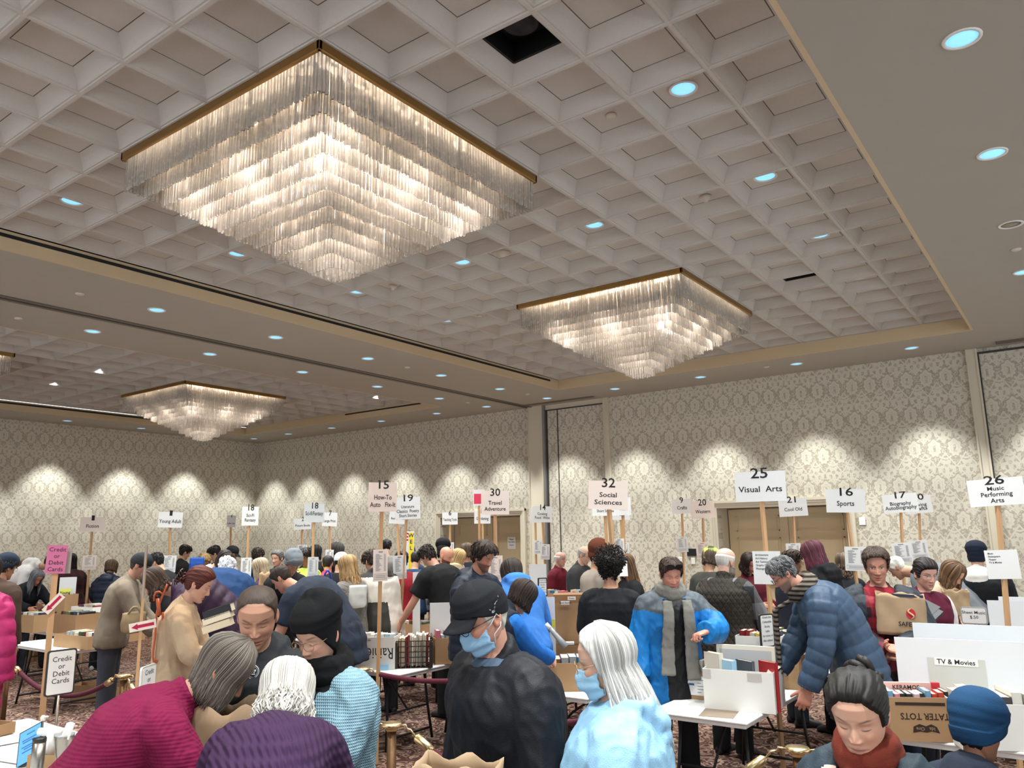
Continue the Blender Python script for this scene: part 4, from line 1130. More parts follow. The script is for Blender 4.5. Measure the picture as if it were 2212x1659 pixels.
# ------------------------------------------------------------------ people: things worn
def beanie(ctx, col='#26303c', front=.052, back=-.02, T=.012, peak=.03, brim=.045, slouch=0.0, name='beanie', kind='knit', scale=1.0, band=None):
    def line(ph): return front+(back-front)*sstep(.4, 2.2, np.abs(ph))
    def th(H):
        d = H.Z-line(H.PH); t = sstep(-.004, .004, d)
        return -.004+t*(T+.004)+t*.006*(d < brim)+peak*sstep(.03, .12, H.Z)*t+slouch*sstep(.03, .1, H.Z)*sstep(.5, -.9, np.cos(H.PH))
    o = head_shell(ctx, th, name, fabric(name+'_knit', col, .9, kind, None, scale))
    return o
def cap(ctx, col='#14161b', bill=None, front=.050, T=.011, mark=None, panel=None, label=None, back=-.005):
    def line(ph): return front+(back-front)*sstep(.5, 2.4, np.abs(ph))
    def th(H):
        d = H.Z-line(H.PH); t = sstep(-.004, .003, d); return -.004+t*(T+.004)+.005*sstep(.05, .115, H.Z)*t+.006*sstep(.02, .06, d)*sstep(.2, .9, np.cos(H.PH))
    o = head_shell(ctx, th, 'cap', fabric('cap_cloth', col, .85))
    if label: o['label'] = label
    if panel:
        me = o.data; me.materials.append(fabric('cap_panel', panel, .85))
    V = []; F = []; n = 17; m = 6                                    # curved bill
    for k in range(m):
        f = k/(m-1)
        for i in range(n):
            a = math.radians(-62+124*i/(n-1)); R0 = np.array([.078*math.sin(a), .012+.086*math.cos(a)])
            ext = .068*f*(math.cos(a*.8)**.7); x, y = R0[0]*(1+.04*f), R0[1]+ext
            z = front+.002-.030*f*.75-.020*(math.sin(a)**2)*(.4+.6*f)
            V.append((x, y, z))
    V2 = V+[(x, y, z-.004) for x, y, z in V]
    for k in range(m-1):
        for i in range(n-1):
            a, b, c, d = k*n+i, k*n+i+1, k*n+n+i+1, k*n+n+i
            F.append((a, b, c, d)); F.append((a+m*n, d+m*n, c+m*n, b+m*n))
    for i in range(n-1): F.append(((m-1)*n+i, (m-1)*n+i+1, (m-1)*n+i+1+m*n, (m-1)*n+i+m*n))
    for k in range(m-1):
        F.append((k*n, (k+1)*n, (k+1)*n+m*n, k*n+m*n)); F.append((k*n+n-1, k*n+n-1+m*n, (k+1)*n+n-1+m*n, (k+1)*n+n-1))
    mobj('bill', ctx['to_head'](np.array(V2)), F, fabric('bill_cloth', bill or col, .85), o)
    if mark: mark(ctx, o)
    return o
def patch_on_head(ctx, ph0, ph1, z0, z1, off, nu, nv, shape=None):
    """Sheet over the head between angles and heights, lifted by off(fu,fv)."""
    H = ctx['head']; zc, phc = H.Z[:, 0], H.PH[0]; V = []
    for a in range(nv):
        fv = a/(nv-1)
        for b in range(nu):
            fu = b/(nu-1); ph = math.radians(ph0+(ph1-ph0)*fu); z = z0+(z1-z0)*fv
            if shape: ph, z = shape(ph, z, fu, fv)
            i = int(np.clip(np.searchsorted(zc, z), 1, H.nz-1)); j = int(np.argmin(np.abs(phc-ph)))
            V.append(H.V[i, j]+H.N[i, j]*0+np.array([math.sin(ph), math.cos(ph), 0])*off(fu, fv))
    return np.array(V), [tuple(f) for f in grid_faces(nv, nu, False)]
def mask(ctx, col='#8fb7d6', loops=True):
    H = ctx['head']; nu, nv = 25, 15; V = []
    for a in range(nv):
        fv = a/(nv-1)
        for b in range(nu):
            x = (b/(nu-1)-.5)*2
            ax = abs(x); X = x*.066*(1-.10*abs(fv-.5)); Zt = -.006-.020*ax**1.5; Zb = -.120+.018*ax**2; Z = Zb+(Zt-Zb)*fv
            ridge = .030*math.exp(-(x/.30)**2)*math.exp(-((fv-.62)/.42)**2)
            Y = .089-.052*ax**2.2+ridge-(.012*(1-fv) if fv < .3 else 0)+.0022*math.sin(fv*18)
            V.append((X, Y, Z))
    V = np.array(V); F = [tuple(f) for f in grid_faces(nv, nu, False)]
    o = mobj('face_mask', ctx['to_head'](V), F, mat('mask_fabric', col, .8, bump=.2, bscale=300), ctx['root'])
    sd = o.modifiers.new('t', 'SOLIDIFY'); sd.thickness = .002
    if loops:
        for sg in (1, -1):
            m = MB()
            for r in (0, nv-1):
                p = V[r*nu+(nu-1 if sg > 0 else 0)]
                m.tube([p, (sg*.079, .02, p[2]*.5+.0), (sg*.084, -.012, .012 if r else -.035), (sg*.080, -.028, -.012)], .0016, 5)
            m.V = [tuple(v) for v in ctx['to_head'](np.array(m.V))]
            m.build('ear_loop', M_WHITE, o, True)
def glasses(ctx, col='#6b5a48', r=.021, up=0.0, dark=False, fwd=0.0, thick=.0014):
    m = MB(); y = .104+fwd; z = .000+up
    for sg in (1, -1):
        a = np.linspace(0, 2*np.pi, 20, endpoint=False)
        m.tube([(sg*.033+r*1.08*math.cos(t), y-.010*abs(math.cos(t)) if False else y-.006*(1 if sg*math.cos(t) > .5 else 0), z+r*.82*math.sin(t)) for t in a], thick, 6, closed=True)
        m.tube([(sg*(.033+r*1.05), y-.008, z+.004), (sg*.077, .055, z+.006), (sg*.079, -.005, z+.004), (sg*.077, -.03, z-.014)], thick, 6)
    m.tube([(-.012, y-.002, z+.003), (0, y+.003, z+.006), (.012, y-.002, z+.003)], thick, 6)
    m.V = [tuple(v) for v in ctx['to_head'](np.array(m.V))]
    o = m.build('sunglasses' if dark else 'glasses', mat('spectacle_frame', col, .3, metal=.5), ctx['root'], True)
    if dark:
        q = MB()
        for sg in (1, -1):
            V = [(sg*.033+r*math.cos(t), y, z+r*.8*math.sin(t)) for t in np.linspace(0, 2*np.pi, 18, endpoint=False)]; q.add(V, [tuple(range(18))])
        q.V = [tuple(v) for v in ctx['to_head'](np.array(q.V))]
        q.build('lens', mat('dark_lens', '#0d0d10', .08), o)
def scarf(ctx, col='#7d7b76', kind='plain', col2=None, r=.045, ends=(.55, .45), R=.080, name='scarf', spread=.065, front=.02, wd=.055, loops=2, fr=False, side=None, hang=None):
    sp, s = ctx['sp'], ctx['s']; nb, nx, ny = sp(.50); NA = ctx['NA']; nd = np.array([0, math.sin(NA), math.cos(NA)]); na = unit(np.cross(np.array([1., 0, 0]), nd))*-1
    S = Shell(); rr = np.random.default_rng(ctx['seed'])
    for k in range(loops):
        a = np.linspace(0, 2*np.pi, 22); ph = rr.uniform(0, 6)
        pts = [nb+nd*(.045+.030*k+.012*math.sin(t*2+ph))*s+(nx*math.cos(t)*R+na*(math.sin(t)*R*1.02))*s for t in a]
        S.add(*tube(pts, r*s*(1-.18*k), 9))
    ex = np.array([1., 0, 0])
    for q, (sg, L) in enumerate(zip((1, -1), ends)):
        if L <= 0: continue
        secs = []
        for f in np.linspace(0, 1, 9):
            t = .50-f*L/s*.9
            if hang is None:
                p, x, y = sp(max(t, -.05)); b_ = np.interp(max(t, -.05), [a[0] for a in ctx['TS']], [a[2] for a in ctx['TS']])*s*ctx['dw']+front+.018
                c = p+x*sg*spread*(1+.3*f)*s+y*b_
                if t < -.05: c = c+np.array([0, 0, (t+.05)*s])
                secs.append((c, x, y, wd*s*(.75+.35*f), .014*s))
            else:
                c = nb+nd*.03+np.array(hang[q])*min(1, f*4)+np.array([0, 0, -f*L]); secs.append((c, ex if abs(hang[q][0]) < .12 else np.array([0, 1., 0]), np.array([0, 1., 0]) if abs(hang[q][0]) < .12 else ex, wd*s, .016))
        S.loft(secs, 14, 2.6)
    V, N, F = remesh(*S.arr(), .010 if ctx['res'] == 'hi' else .014, 1)
    V = V+N*wrinkle(V, ctx['seed']+2, .005, 2.0)[:, None]
    return mobj(name, V, F, fabric(name+'_wool', col, .95, kind, col2), ctx['root'])
def strap(ctx, pts, r=.010, col='#1c1b1e', name='bag_strap'):
    q = MB(); q.tube(resample(pts, r)[0], r, 6); return q.build(name, mat('strap_webbing', col, .7), ctx['root'], True)
def beard(ctx, col='#9a9188', T=.018, low=-.125, zt=-.035):
    def th(H):
        k = sstep(zt+.008, zt-.012, H.Z)*sstep(-.03, .02, H.Y)*(1-np.exp(-(H.X/.019)**4-((H.Z+.072)/.011)**4)*.98)
        k = np.maximum(k*sstep(.0, .02, np.abs(H.X)+(-.048-H.Z)*1.5), 0)
        return -.004+k*(T+.004)*(.55+.45*sstep(-.05, -.1, H.Z))+k*.002*np.sin(H.PH*60+H.Z*100)
    head_shell(ctx, th, 'beard', M_HAIR, col=hair_col(col, ctx['seed'], .3))
def backpack(ctx, col='#23344e', col2='#2b6bb0', w=.15, h=.36, dp=.10, t=.26):
    sp, s = ctx['sp'], ctx['s']; S = Shell(); secs = []
    for f in np.linspace(0, 1, 8):
        p, x, y = sp(t-.20+f*h); k = math.sin(math.pi*min(max(f*.86+.07, 0), 1))**.45
        secs.append((p-y*(.13*s*ctx['dw']+dp), x, y, w*k, dp*k))
    S.loft(secs, 16, 3.0); V, N, F = remesh(*S.arr(), .013, 1)
    o = mobj('backpack', V, F, fabric('backpack_nylon', col, .6), ctx['root'])
    p, x, y = sp(t-.05); q = Shell(); q.loft([(p-y*(.13*s+2*dp+.0)+np.array([0, 0, z]), x, y, w*.75*k, .03*k) for z, k in ((-.11, .5), (-.09, 1), (.03, 1), (.05, .5))], 14, 3.5); V, F = q.arr()
    mobj('front_pocket', V, F, fabric('backpack_pocket', col2, .6), o)
    for sg in (1, -1):
        m = MB(); a = [sp(.30)[0]-sp(.3)[2]*.15*s+x*sg*.07, sp(.47)[0]-sp(.47)[2]*.09*s+x*sg*.085*s, sp(.50)[0]+x*sg*.10*s+np.array([0, 0, .045]), sp(.42)[0]+sp(.42)[2]*.135*s+x*sg*.11*s, sp(.25)[0]+sp(.25)[2]*.13*s+x*sg*.14*s]
        m.tube(resample(a, .014)[0], .014, 6); m.build('shoulder_strap', mat('strap_webbing', '#1c1b1e', .7), o, True)
def tilaka(ctx): pass
EXTRA = dict(beanie=beanie, cap=cap, mask=mask, glasses=glasses, scarf=scarf, beard=beard, backpack=backpack)
# ------------------------------------------------------------------ furniture and stock
CARD = mat('corrugated_card', '#a07f5c', 0.85, noise=0.08, nscale=14)
CARD2 = mat('corrugated_card_dark', '#8a6848', 0.85, noise=0.08, nscale=14)
CARDIN = mat('card_inside', '#b99873', 0.9)
WCARD = mat('white_card', '#d9d7d2', 0.7, noise=0.04, nscale=6)
M_PAGES = mat('book_pages', '#d9cdb4', 0.9, noise=0.1, nscale=300)
M_INK = mat('black_ink', '#141315', 0.7)
M_PRINT = mat('grey_print', '#8d9096', 0.8)
M_PAPER = mat('white_paper', '#e4e3e2', 0.8)
M_PINKP = mat('blush_paper', '#ecdcd3', 0.8)
M_WOOD = mat('pine_stake', '#c49a70', 0.65, noise=0.18, nscale=9, stretch=(6, 6, 0.6))
M_LEG = mat('powder_coat_steel', '#1d1d1f', 0.45, metal=0.3)
TABLE_H = 0.74
def folding_table(x, y, rz, label, L=1.83, W=0.76, group='folding tables under the books'):
    t = empty('folding_table', (x, y, 0), rz, label, 'table', group)
    q = MB(); q.box(-L/2, L/2, -W/2, W/2, TABLE_H-0.022, TABLE_H, bev=0.008)
    q.box(-L/2+.015, L/2-.015, -W/2+.015, W/2-.015, TABLE_H-0.048, TABLE_H-.02, bev=0.004)
    q.build('tabletop', mat('blow_moulded_plastic', '#dfdfdd', 0.5, bump=.05, bscale=120), t)
    for sg in (-1, 1):
        q = MB(); xx = sg*(L/2-.28)
        for sy in (-1, 1):
            pts = [(xx, sy*(W/2-.12), TABLE_H-.05), (xx+sg*.03, sy*(W/2-.10), .35), (xx+sg*.06, sy*(W/2-.06), .02)]
            q.tube(pts, .0135, 8)
        q.tube([(xx+sg*.05, -W/2+.08, .12), (xx+sg*.05, W/2-.08, .12)], .012, 8)
        q.tube([(xx, -W/2+.12, TABLE_H-.06), (xx, W/2-.12, TABLE_H-.06)], .012, 8)
        lg = q.build('leg_frame', M_LEG, t, True)
        q = MB(); q.tube([(xx-sg*.42, 0, TABLE_H-.05), (xx-sg*.2, .0, .55), (xx+sg*.035, 0, .33)], .010, 8); q.tube([(xx+sg*.03, -W/2+.1, .34), (xx+sg*.03, W/2-.1, .34)], .010, 8)
        q.build('brace', M_LEG, lg, True)
    return t
BOOKCOLS = ['#7c1f24', '#26435f', '#d8d3c8', '#1f1d20', '#b7a27d', '#5a6b3f', '#c7b9a5', '#91302c', '#3e6f8f', '#e3e0d8', '#6c4a33', '#a9b7c0', '#ceae4c', '#394a3c', '#8c8f94', '#d5c2b0', '#c36a7c', '#2e2a4a']
NB = [0]
def book(x, y, z, rz, w, h, t, col, label, group=None, flat=False, tilt=0.0, lean=0.0, front=None, title=None, cover=None):
    """Standing: spine faces local -y, thickness along x, height z. Cover boards, spine, page block inset."""
    c = .0025; q = MB()
    q.box(-t/2, -t/2+c, -w/2, w/2, 0, h, 0); q.box(t/2-c, t/2, -w/2, w/2, 0, h, 0); q.box(-t/2, t/2, -w/2, -w/2+c, 0, h, 0)
    q.box(-t/2+c, t/2-c, -w/2+c, w/2-.004, .003, h-.004, 1)
    if flat: q.xform(Matrix.Rotation(math.pi/2, 4, 'Y') @ Matrix.Translation((t/2, 0, -h/2)))
    if tilt or lean: q.xform(Matrix.Rotation(tilt, 4, 'X') @ Matrix.Rotation(lean, 4, 'Y'))
    o = q.build('book', [mat('book_cover', col, .5), M_PAGES], None, False, (x, y, z)); o.rotation_euler = (0, 0, rz)
    NB[0] += 1
    return tag(o, label, 'book', group)
def open_box(x, y, z, rz, L, W, H, m, label, name='book_box', group=None, flaps=0.0, handle=False, th=.005, cat='box', flap_m=None):
    t = empty(name, (x, y, z), rz, label, cat, group)
    q = MB(); q.box(-L/2, L/2, -W/2, W/2, 0, th)
    q.box(-L/2, L/2, -W/2, -W/2+th, th, H); q.box(-L/2, L/2, W/2-th, W/2, th, H)
    q.box(-L/2, -L/2+th, -W/2+th, W/2-th, th, H); q.box(L/2-th, L/2, -W/2+th, W/2-th, th, H)
    q.build('box_body', m, t)
    if flaps:
        for sg in (-1, 1):
            q = MB(); a = -.9*sg
            q.box(-L/2+.005, L/2-.005, 0, .004, 0, flaps); q.xform(Matrix.Translation((0, sg*W/2, H)) @ Matrix.Rotation(sg*-2.3, 4, 'X'))
            q.build('flap', flap_m or CARDIN, t)
    if handle:
        q = MB(); q.box(-.045, .045, -W/2-.002, -W/2+.001, H*.68, H*.68+.028); q.build('hand_hole', M_BLACK, t)
    return t
def fill_books(x, y, z, rz, L, W, H, n, label, group, up=.03, seed=0, cols=None, jitter=.02, facing=0):
    """A row of single books standing on edge in a box, spines up: thickness runs along the box."""
    r = random.Random(seed); pos = -L/2+.012; ax = (math.cos(rz), math.sin(rz)); ay = (-math.sin(rz), math.cos(rz))
    tt = (L-.024)/n
    for k in range(n):
        t = tt*r.uniform(.82, .98); h = H+up*r.uniform(.2, 1.25); w = min(W-.02, r.uniform(.13, .17) if W < .3 else r.uniform(.19, .25))
        cx = pos+tt/2; cy = r.uniform(-jitter, jitter); pos += tt
        col = (cols or BOOKCOLS)[r.randrange(len(cols or BOOKCOLS))]
        book(x+ax[0]*cx+ay[0]*cy, y+ax[1]*cx+ay[1]*cy, z+.006, rz+r.uniform(-.03, .03), w, h, max(t, .008), col, label, group)
def label_strip(txt, x, y, z, rz, w, h, parent_label, M=None, size=.05):
    t = empty('shelf_label', (x, y, z), rz, parent_label, 'label')
    q = MB(); q.box(-w/2, w/2, -.001, .001, 0, h); c = q.build('card', M_PAPER, t)
    lettering([(txt, 0, h*.28, size, .02)], M_INK, c, 'lettering', Matrix.Translation((0, -.0016, 0)) @ Matrix.Rotation(math.pi/2, 4, 'X'))
    return t
FR = lambda y: Matrix.Translation((0, y, 0)) @ Matrix.Rotation(math.pi/2, 4, 'X')      # text plane facing local -y

# ------------------------------------------------------------------ section signs on stakes
SIGNS = []
def sign(label, corners_c, size_px, d, pole, lines, paper=None, price=None, yaw=0.0, aspect=None, pole_w=.019, price_kind='list', group=None, foot=0.0):
    """corners_c: placard centre px; size_px: (w,h); pole: two px points on the stake; lines: (text, y 0..1 from top, height frac)."""
    u, v = corners_c; c = P(u, v, d); h = size_px[1]*d/FPX; wv = size_px[0]*d/FPX
    view = unit(np.array([c[0], c[1], 0])); right = np.array([view[1], -view[0], 0])
    yr = math.radians(yaw); fw = -math.cos(yr)*view+math.sin(yr)*right     # the way the card faces
    w_ = wv/max(.35, math.cos(yr))
    a = P(pole[0], pole[1], d); b = P(pole[2], pole[3], d); dr = b-a; dr = unit(dr-view*np.dot(dr, view)); a = c+dr*h*.5
    tilt = math.atan2(np.dot(dr, right), -dr[2])
    z0 = foot; base = a+dr*((a[2]-z0)/-dr[2])
    rz = math.atan2(fw[0], -fw[1])                                          # local -y faces fw
    t = empty('section_sign', base, rz, label, 'sign', group)
    Ri = np.array([[math.cos(rz), math.sin(rz), 0], [-math.sin(rz), math.cos(rz), 0], [0, 0, 1]])
    loc = lambda p: Ri@(np.asarray(p)-base)
    top = c+(-dr)*h*.38
    pa, pb = loc(top), np.zeros(3)
    q = MB(); q.tube([pb, pa], pole_w, 4); q.build('stake', M_WOOD, t)
    def sheet(centre, ww, hh, m, nm, off, rt):
        lc = loc(centre); q = MB(); q.box(-ww/2, ww/2, -.003, .003, -hh/2, hh/2)
        M = Matrix.Translation((lc[0], lc[1]-off, lc[2])) @ Matrix.Rotation(rt, 4, 'Y')
        o = q.build(nm, m, t); o.matrix_local = M
        return o
    rt = tilt*math.cos(yr)
    card = sheet(c, w_, h, paper or M_PAPER, 'placard', .026, rt)
    ls = []
    for ln in lines:
        txt, fy, fs = ln[:3]; s_ = fs*h*1.36; V, F = text_mesh(txt, s_, .012)
        wid = (V[:, 0].max()-V[:, 0].min()) if len(V) else .1
        want = (ln[3] if len(ln) > 3 else .8)*w_; ss = want/wid
        if len(ln) <= 3: ss = min(1.0, ss)
        ls.append((txt, (ln[4]*w_ if len(ln) > 4 else 0), h/2-fy*h-fs*h*.5, s_, .012, ss))
    lettering(ls, M_INK, card, 'lettering', FR(-.0042))
    if price:
        pu, pv, pw, ph = price; rr_ = ray(pu, pv); pc = CAM+rr_*(np.dot(view, c-CAM)/np.dot(view, rr_)); hh = ph*d/FPX; ww = pw*d/FPX/max(.35, math.cos(yr))
        s = sheet(pc, ww, hh, paper or M_PAPER, 'price_list', .024, rt)
        q = MB(); r = random.Random(int(pu))
        if price_kind == 'list':
            q.box(-ww*.14, ww*.14, -.0045, -.0036, hh*.40, hh*.44)
            for k in range(13):
                zz = hh*(.34-.042*k); q.box(-ww*.34, -ww*.34+ww*r.uniform(.2, .46), -.0045, -.0036, zz-.009*hh, zz+.007*hh); q.box(ww*.24, ww*.36, -.0045, -.0036, zz-.009*hh, zz+.007*hh)
            for (x0, x1, z0_, z1_) in ((-.42, .42, -.27, -.262), (-.42, .42, -.43, -.422), (-.42, -.41, -.43, -.262), (.41, .42, -.43, -.262)): q.box(ww*x0, ww*x1, -.0045, -.0036, hh*z0_, hh*z1_)
            for k in range(2): q.box(-ww*.34, ww*.34, -.0045, -.0036, hh*(-.32-.05*k)-.008*hh, hh*(-.32-.05*k)+.008*hh)
            q.build('printed_lines', M_PRINT, s)
        else:
            lettering([(tx, -ww*.40, hh*(.36-.105*k), hh*.085, .015, .9, 'LEFT') for k, tx in enumerate(price_kind)], M_INK, s, 'lettering', FR(-.0042))
    return t
SG = 'numbered section signs on wooden stakes'
sign('section sign 15 How-To Auto Fix-It on a stake standing before the white fruit box', (825, 1074), (60, 62), 7.4, (824, 1105, 814, 1575), [('15', .06, .30, .36), ('How-To', .50, .17, .62), ('Auto   Fix-It', .75, .17, .90)], M_PINKP, (820, 1221, 30, 66), 18, group=SG, foot=.0)
sign('section sign 19 Literature Classics Poetry with price sheet, just right of sign 15', (879, 1098), (54, 47), 9.6, (870, 1120, 858, 1330), [('19', .02, .32, .38), ('Literature', .42, .13, .5), ('Classics  Poetry', .62, .15, .88), ('Short Stories', .82, .14, .7)], None, (862, 1225, 28, 49), 20, group=SG)
sign('pale card of book journals half hidden behind sign 19', (858, 1117), (36, 29), 11.0, (857, 1132, 860, 1200), [('Book Journals', .6, .16, .8)], None, None, 20, group=SG)
sign('section sign 30 Travel Adventure on a tall stake above the black cap', (1069, 1086), (60, 51), 8.6, (1070, 1112, 1073, 1275), [('30', .05, .33, .36), ('Travel', .50, .18, .48), ('Adventure', .75, .17, .76)], M_PINKP, (1070, 1228, 30, 54), 5, group=SG)
sign('section sign 32 Social Sciences, large blush card above the curly head', (1313, 1070), (84, 61), 7.6, (1315, 1100, 1322, 1180), [('32', .05, .34, .34), ('Social', .48, .17, .44), ('Sciences', .74, .17, .70)], M_PINKP, None, 8, group=SG, pole_w=.024)
sign('literature sign peeping out below the left of sign 32', (1307, 1100), (56, 28), 9.2, (1306, 1115, 1309, 1180), [('Classics  Poetry', .30, .22, .8), ('Short Stories', .62, .22, .65)], None, None, 5, group=SG)
sign('cooking and wine sign peeping out right of sign 32', (1345, 1094), (34, 38), 9.4, (1340, 1112, 1342, 1170), [('Wine', .62, .2, .5)], None, (1337, 1181, 22, 34), 5, group=SG)
sign('English sign lowest of the cards behind sign 32', (1341, 1112), (38, 22), 9.9, (1345, 1122, 1348, 1175), [('English', .35, .3, .6)], None, (1351, 1188, 14, 32), 5, group=SG)
sign('section sign 25 Visual Arts, the widest card, on a reddish stake', (1643, 1051), (104, 64), 7.0, (1647, 1083, 1672, 1390), [('25', .04, .36, .34), ('Visual  Arts', .58, .20, .86)], None, (1658, 1226, 56, 68), -8, group=SG, pole_w=.022, price_kind=('Architecture', 'Art History', 'Art Technique', 'Graphic Design', 'Photography'))
sign('section sign 16 Sports, tilted card right of the double doors', (1827, 1082), (78, 50), 8.8, (1835, 1108, 1855, 1256), [('16', .10, .36, .34), ('Sports', .60, .22, .44)], None, (1849, 1207, 42, 50), -8, group=SG)
sign('section sign 17 Biography Autobiography with price sheet', (1945, 1087), (68, 40), 10.0, (1945, 1107, 1952, 1250), [('17', .05, .36, .32), ('Biography', .5, .2, .6), ('Autobiography', .72, .2, .9)], None, (1949, 1194, 37, 42), -5, group=SG)
sign('section sign 10 Crafts half hidden behind sign 17', (1985, 1090), (50, 37), 11.5, (1982, 1108, 1984, 1170), [('10', .05, .36, .4), ('Sewing', .5, .2, .6), ('Crafts', .72, .2, .6)], None, (1986, 1187, 34, 38), -5, group=SG)
sign('section sign 26 Music Performing Arts at the right picture edge', (2153, 1063), (104, 58), 6.6, (2152, 1092, 2175, 1360), [('26', .04, .34, .36), ('Music', .36, .15, .3), ('Performing', .57, .17, .56), ('Arts', .80, .17, .24)], None, (2167, 1219, 60, 60), -10, group=SG, pole_w=.023, price_kind=('Music', 'Shakespeare', 'Theater', 'TV & Movies'))
sign('section sign 21 Cool Old in front of the double doors', (1713, 1096), (58, 38), 11.0, (1712, 1114, 1715, 1176), [('21', .05, .36, .32), ('Cool Old', .6, .2, .62)], None, (1715, 1193, 30, 38), 0, group=SG)
sign('section sign 20 Western with price sheet, left of the double doors', (1518, 1101), (50, 36), 11.5, (1518, 1119, 1522, 1240), [('20', .05, .40, .34), ('Western', .6, .22, .62)], M_PINKP, (1518, 1189, 27, 35), 0, group=SG)
sign('section sign 9 Crafts, left neighbour of sign 20', (1473, 1094), (43, 31), 12.5, (1474, 1110, 1478, 1245), [('9', .05, .40, .18), ('Crafts', .58, .24, .48)], None, (1474, 1176, 23, 32), 0, group=SG)
sign('section sign 14 Cooking Food Wine beside the cream pilaster', (1171, 1111), (42, 34), 13.0, (1174, 1126, 1180, 1230), [('14', .05, .36, .28), ('Cooking', .46, .18, .5), ('Food  Wine', .70, .18, .75)], None, (1177, 1192, 20, 32), 6, group=SG)
sign('blank-edged card behind sign 14 with its own price sheet', (1156, 1113), (20, 32), 13.6, (1163, 1128, 1165, 1225), [], None, (1162, 1182, 18, 29), 6, group=SG)
sign('section sign 6 Teaching Tools in front of the left doorway', (972, 1120), (33, 26), 14.2, (972, 1132, 972, 1180), [('6', .04, .40, .18), ('Teaching Tools', .58, .22, .88)], None, (972, 1181, 17, 18), 0, group=SG)
sign('section sign 12 Gardening partly behind sign 30', (1042, 1117), (35, 28), 13.8, (1042, 1131, 1043, 1180), [('12', .02, .40, .26), ('Gardening', .6, .24, .75)], None, None, 0, group=SG)
sign('section sign 18 Sci-Fi Fantasy, the upright portrait card near the corner', (539, 1115), (34, 40), 11.5, (539, 1136, 530, 1300), [('18', .03, .34, .36), ('Sci-Fi', .45, .17, .46), ('Fantasy', .70, .17, .66)], None, (530, 1227, 21, 43), 22, group=SG)
sign('section sign 18 Sci-fi/Fantasy, tilted grey card right of the corner', (678, 1108), (42, 40), 11.2, (676, 1130, 674, 1210), [('18', .10, .34, .32), ('Sci-fi/Fantasy', .52, .22, .88)], mat('grey_card', '#c6c9c9', .8), (675, 1226, 22, 44), 12, group=SG)
sign('section sign 2 Picture Books behind the tilted grey card', (654, 1132), (36, 23), 15.0, (652, 1142, 650, 1178), [('2', .02, .40, .12), ('Picture Books', .62, .22, .85)], None, (653, 1183, 20, 12), 0, group=SG)
sign('section sign 7 Large Print right of the tilted grey card', (712, 1122), (31, 29), 14.0, (713, 1136, 714, 1200), [('7', .03, .40, .18), ('Large Print', .6, .2, .8)], None, (711, 1204, 17, 32), 6, group=SG)
sign('section sign 4, the smallest card, high before the left wall', (499, 1126), (18, 25), 15.5, (497, 1139, 496, 1180), [('4', .05, .34, .14), ('Coffee Table', .68, .13, .84)], None, None, 10, group=SG)
sign('section sign 1 Young Adult with bent corners before the left wall', (368, 1123), (48, 33), 13.0, (366, 1140, 362, 1260), [('1', .05, .36, .12), ('Young Adult', .58, .24, .92)], None, (365, 1218, 27, 35), 4, group=SG)
sign('section sign 1 Fiction, the leftmost of the white cards', (200, 1133), (48, 31), 13.0, (197, 1149, 186, 1285), [('1', .04, .36, .12), ('Fiction', .60, .24, .50)], M_PINKP, (193, 1215, 26, 30), 2, group=SG)
# pink and white card by the left doorway, the WEL strip
sign('white card with a red square peeping out left of sign 30', (1034, 1075), (24, 34), 12.5, (1036, 1090, 1038, 1180), [], mat('white_paper', '#e4e3e2', .8), None, 0)
for o in list(scene.objects):
    if o.get('label', '').startswith('white card with a red square'):
        pl = [c for c in o.children if c.name.startswith('placard')][0]
        q = MB(); q.box(-.075, .06, -.0045, -.0036, -.10, .06); q.build('red_square', mat('magenta_print', '#e03a5c', .7), pl)
def wel():
    c = P(885, 1168, 12.5); view = unit(np.array([c[0], c[1], 0])); rz = math.atan2(-view[0], view[1])
    t = empty('welcome_banner', (c[0], c[1], 0), rz, 'tall narrow banner with black WEL letters down a yellow strip', 'banner')
    q = MB(); q.tube([(0, .02, 0), (0, .02, c[2]+.16)], .012, 6); q.build('pole', M_LEG, t)
    q = MB(); q.box(-.07, .07, -.004, .004, c[2]-.5, c[2]+.15); pn = q.build('panel', M_PAPER, t)
    q = MB(); q.box(-.012, .06, -.0055, -.0045, c[2]-.49, c[2]+.13); q.build('yellow_strip', mat('yellow_print', '#f2da2c', .7), pn)
    q = MB()
    for k in range(3): q.box(-.062, -.022, -.0055, -.0045, c[2]+.10-.05*k, c[2]+.125-.05*k)
    q.build('red_bars', mat('red_print', '#b3202c', .7), pn)
    lettering([('W', .022, c[2]+.055, .085, .02), ('E', .022, c[2]-.045, .085, .02), ('L', .022, c[2]-.145, .085, .02)], mat('navy_ink', '#15233a', .7), pn, 'lettering', FR(-.0065))
wel()

# ------------------------------------------------------------------ credit-card signs
def card_text(ls, s, gap, parent, y, x0=0, m=None):
    n = len(ls); return lettering([(t, x0, (n-1)/2*gap-k*gap-s*.35, s, .004) for k, t in enumerate(ls)], m or M_INK, parent, 'lettering', FR(y))
d = 6.3; c = P(122, 1208, d); view = unit(np.array([c[0], c[1], 0])); rz = math.atan2(-view[0], view[1])
t = empty('payment_sign', (c[0], c[1], 0), rz, 'pink credit or debit cards sign nailed to a wooden stake at left', 'sign')
q = MB(); q.box(-.022, .022, .008, .028, 0.0, c[2]+.06); q.build('stake', M_WOOD, t)
hw, hh = .072, .112
q = MB(); q.box(-hw, hw, -.003, .003, -hh, hh); pl = q.build('placard', mat('pink_card', '#c66f95', .8), t); pl.location = (0, 0, c[2]); pl.rotation_euler = (0, .04, 0)
card_text(('Credit', 'or', 'Debit', 'Cards'), .046, .052, pl, -.0042, m=mat('plum_ink', '#4a1228', .7))
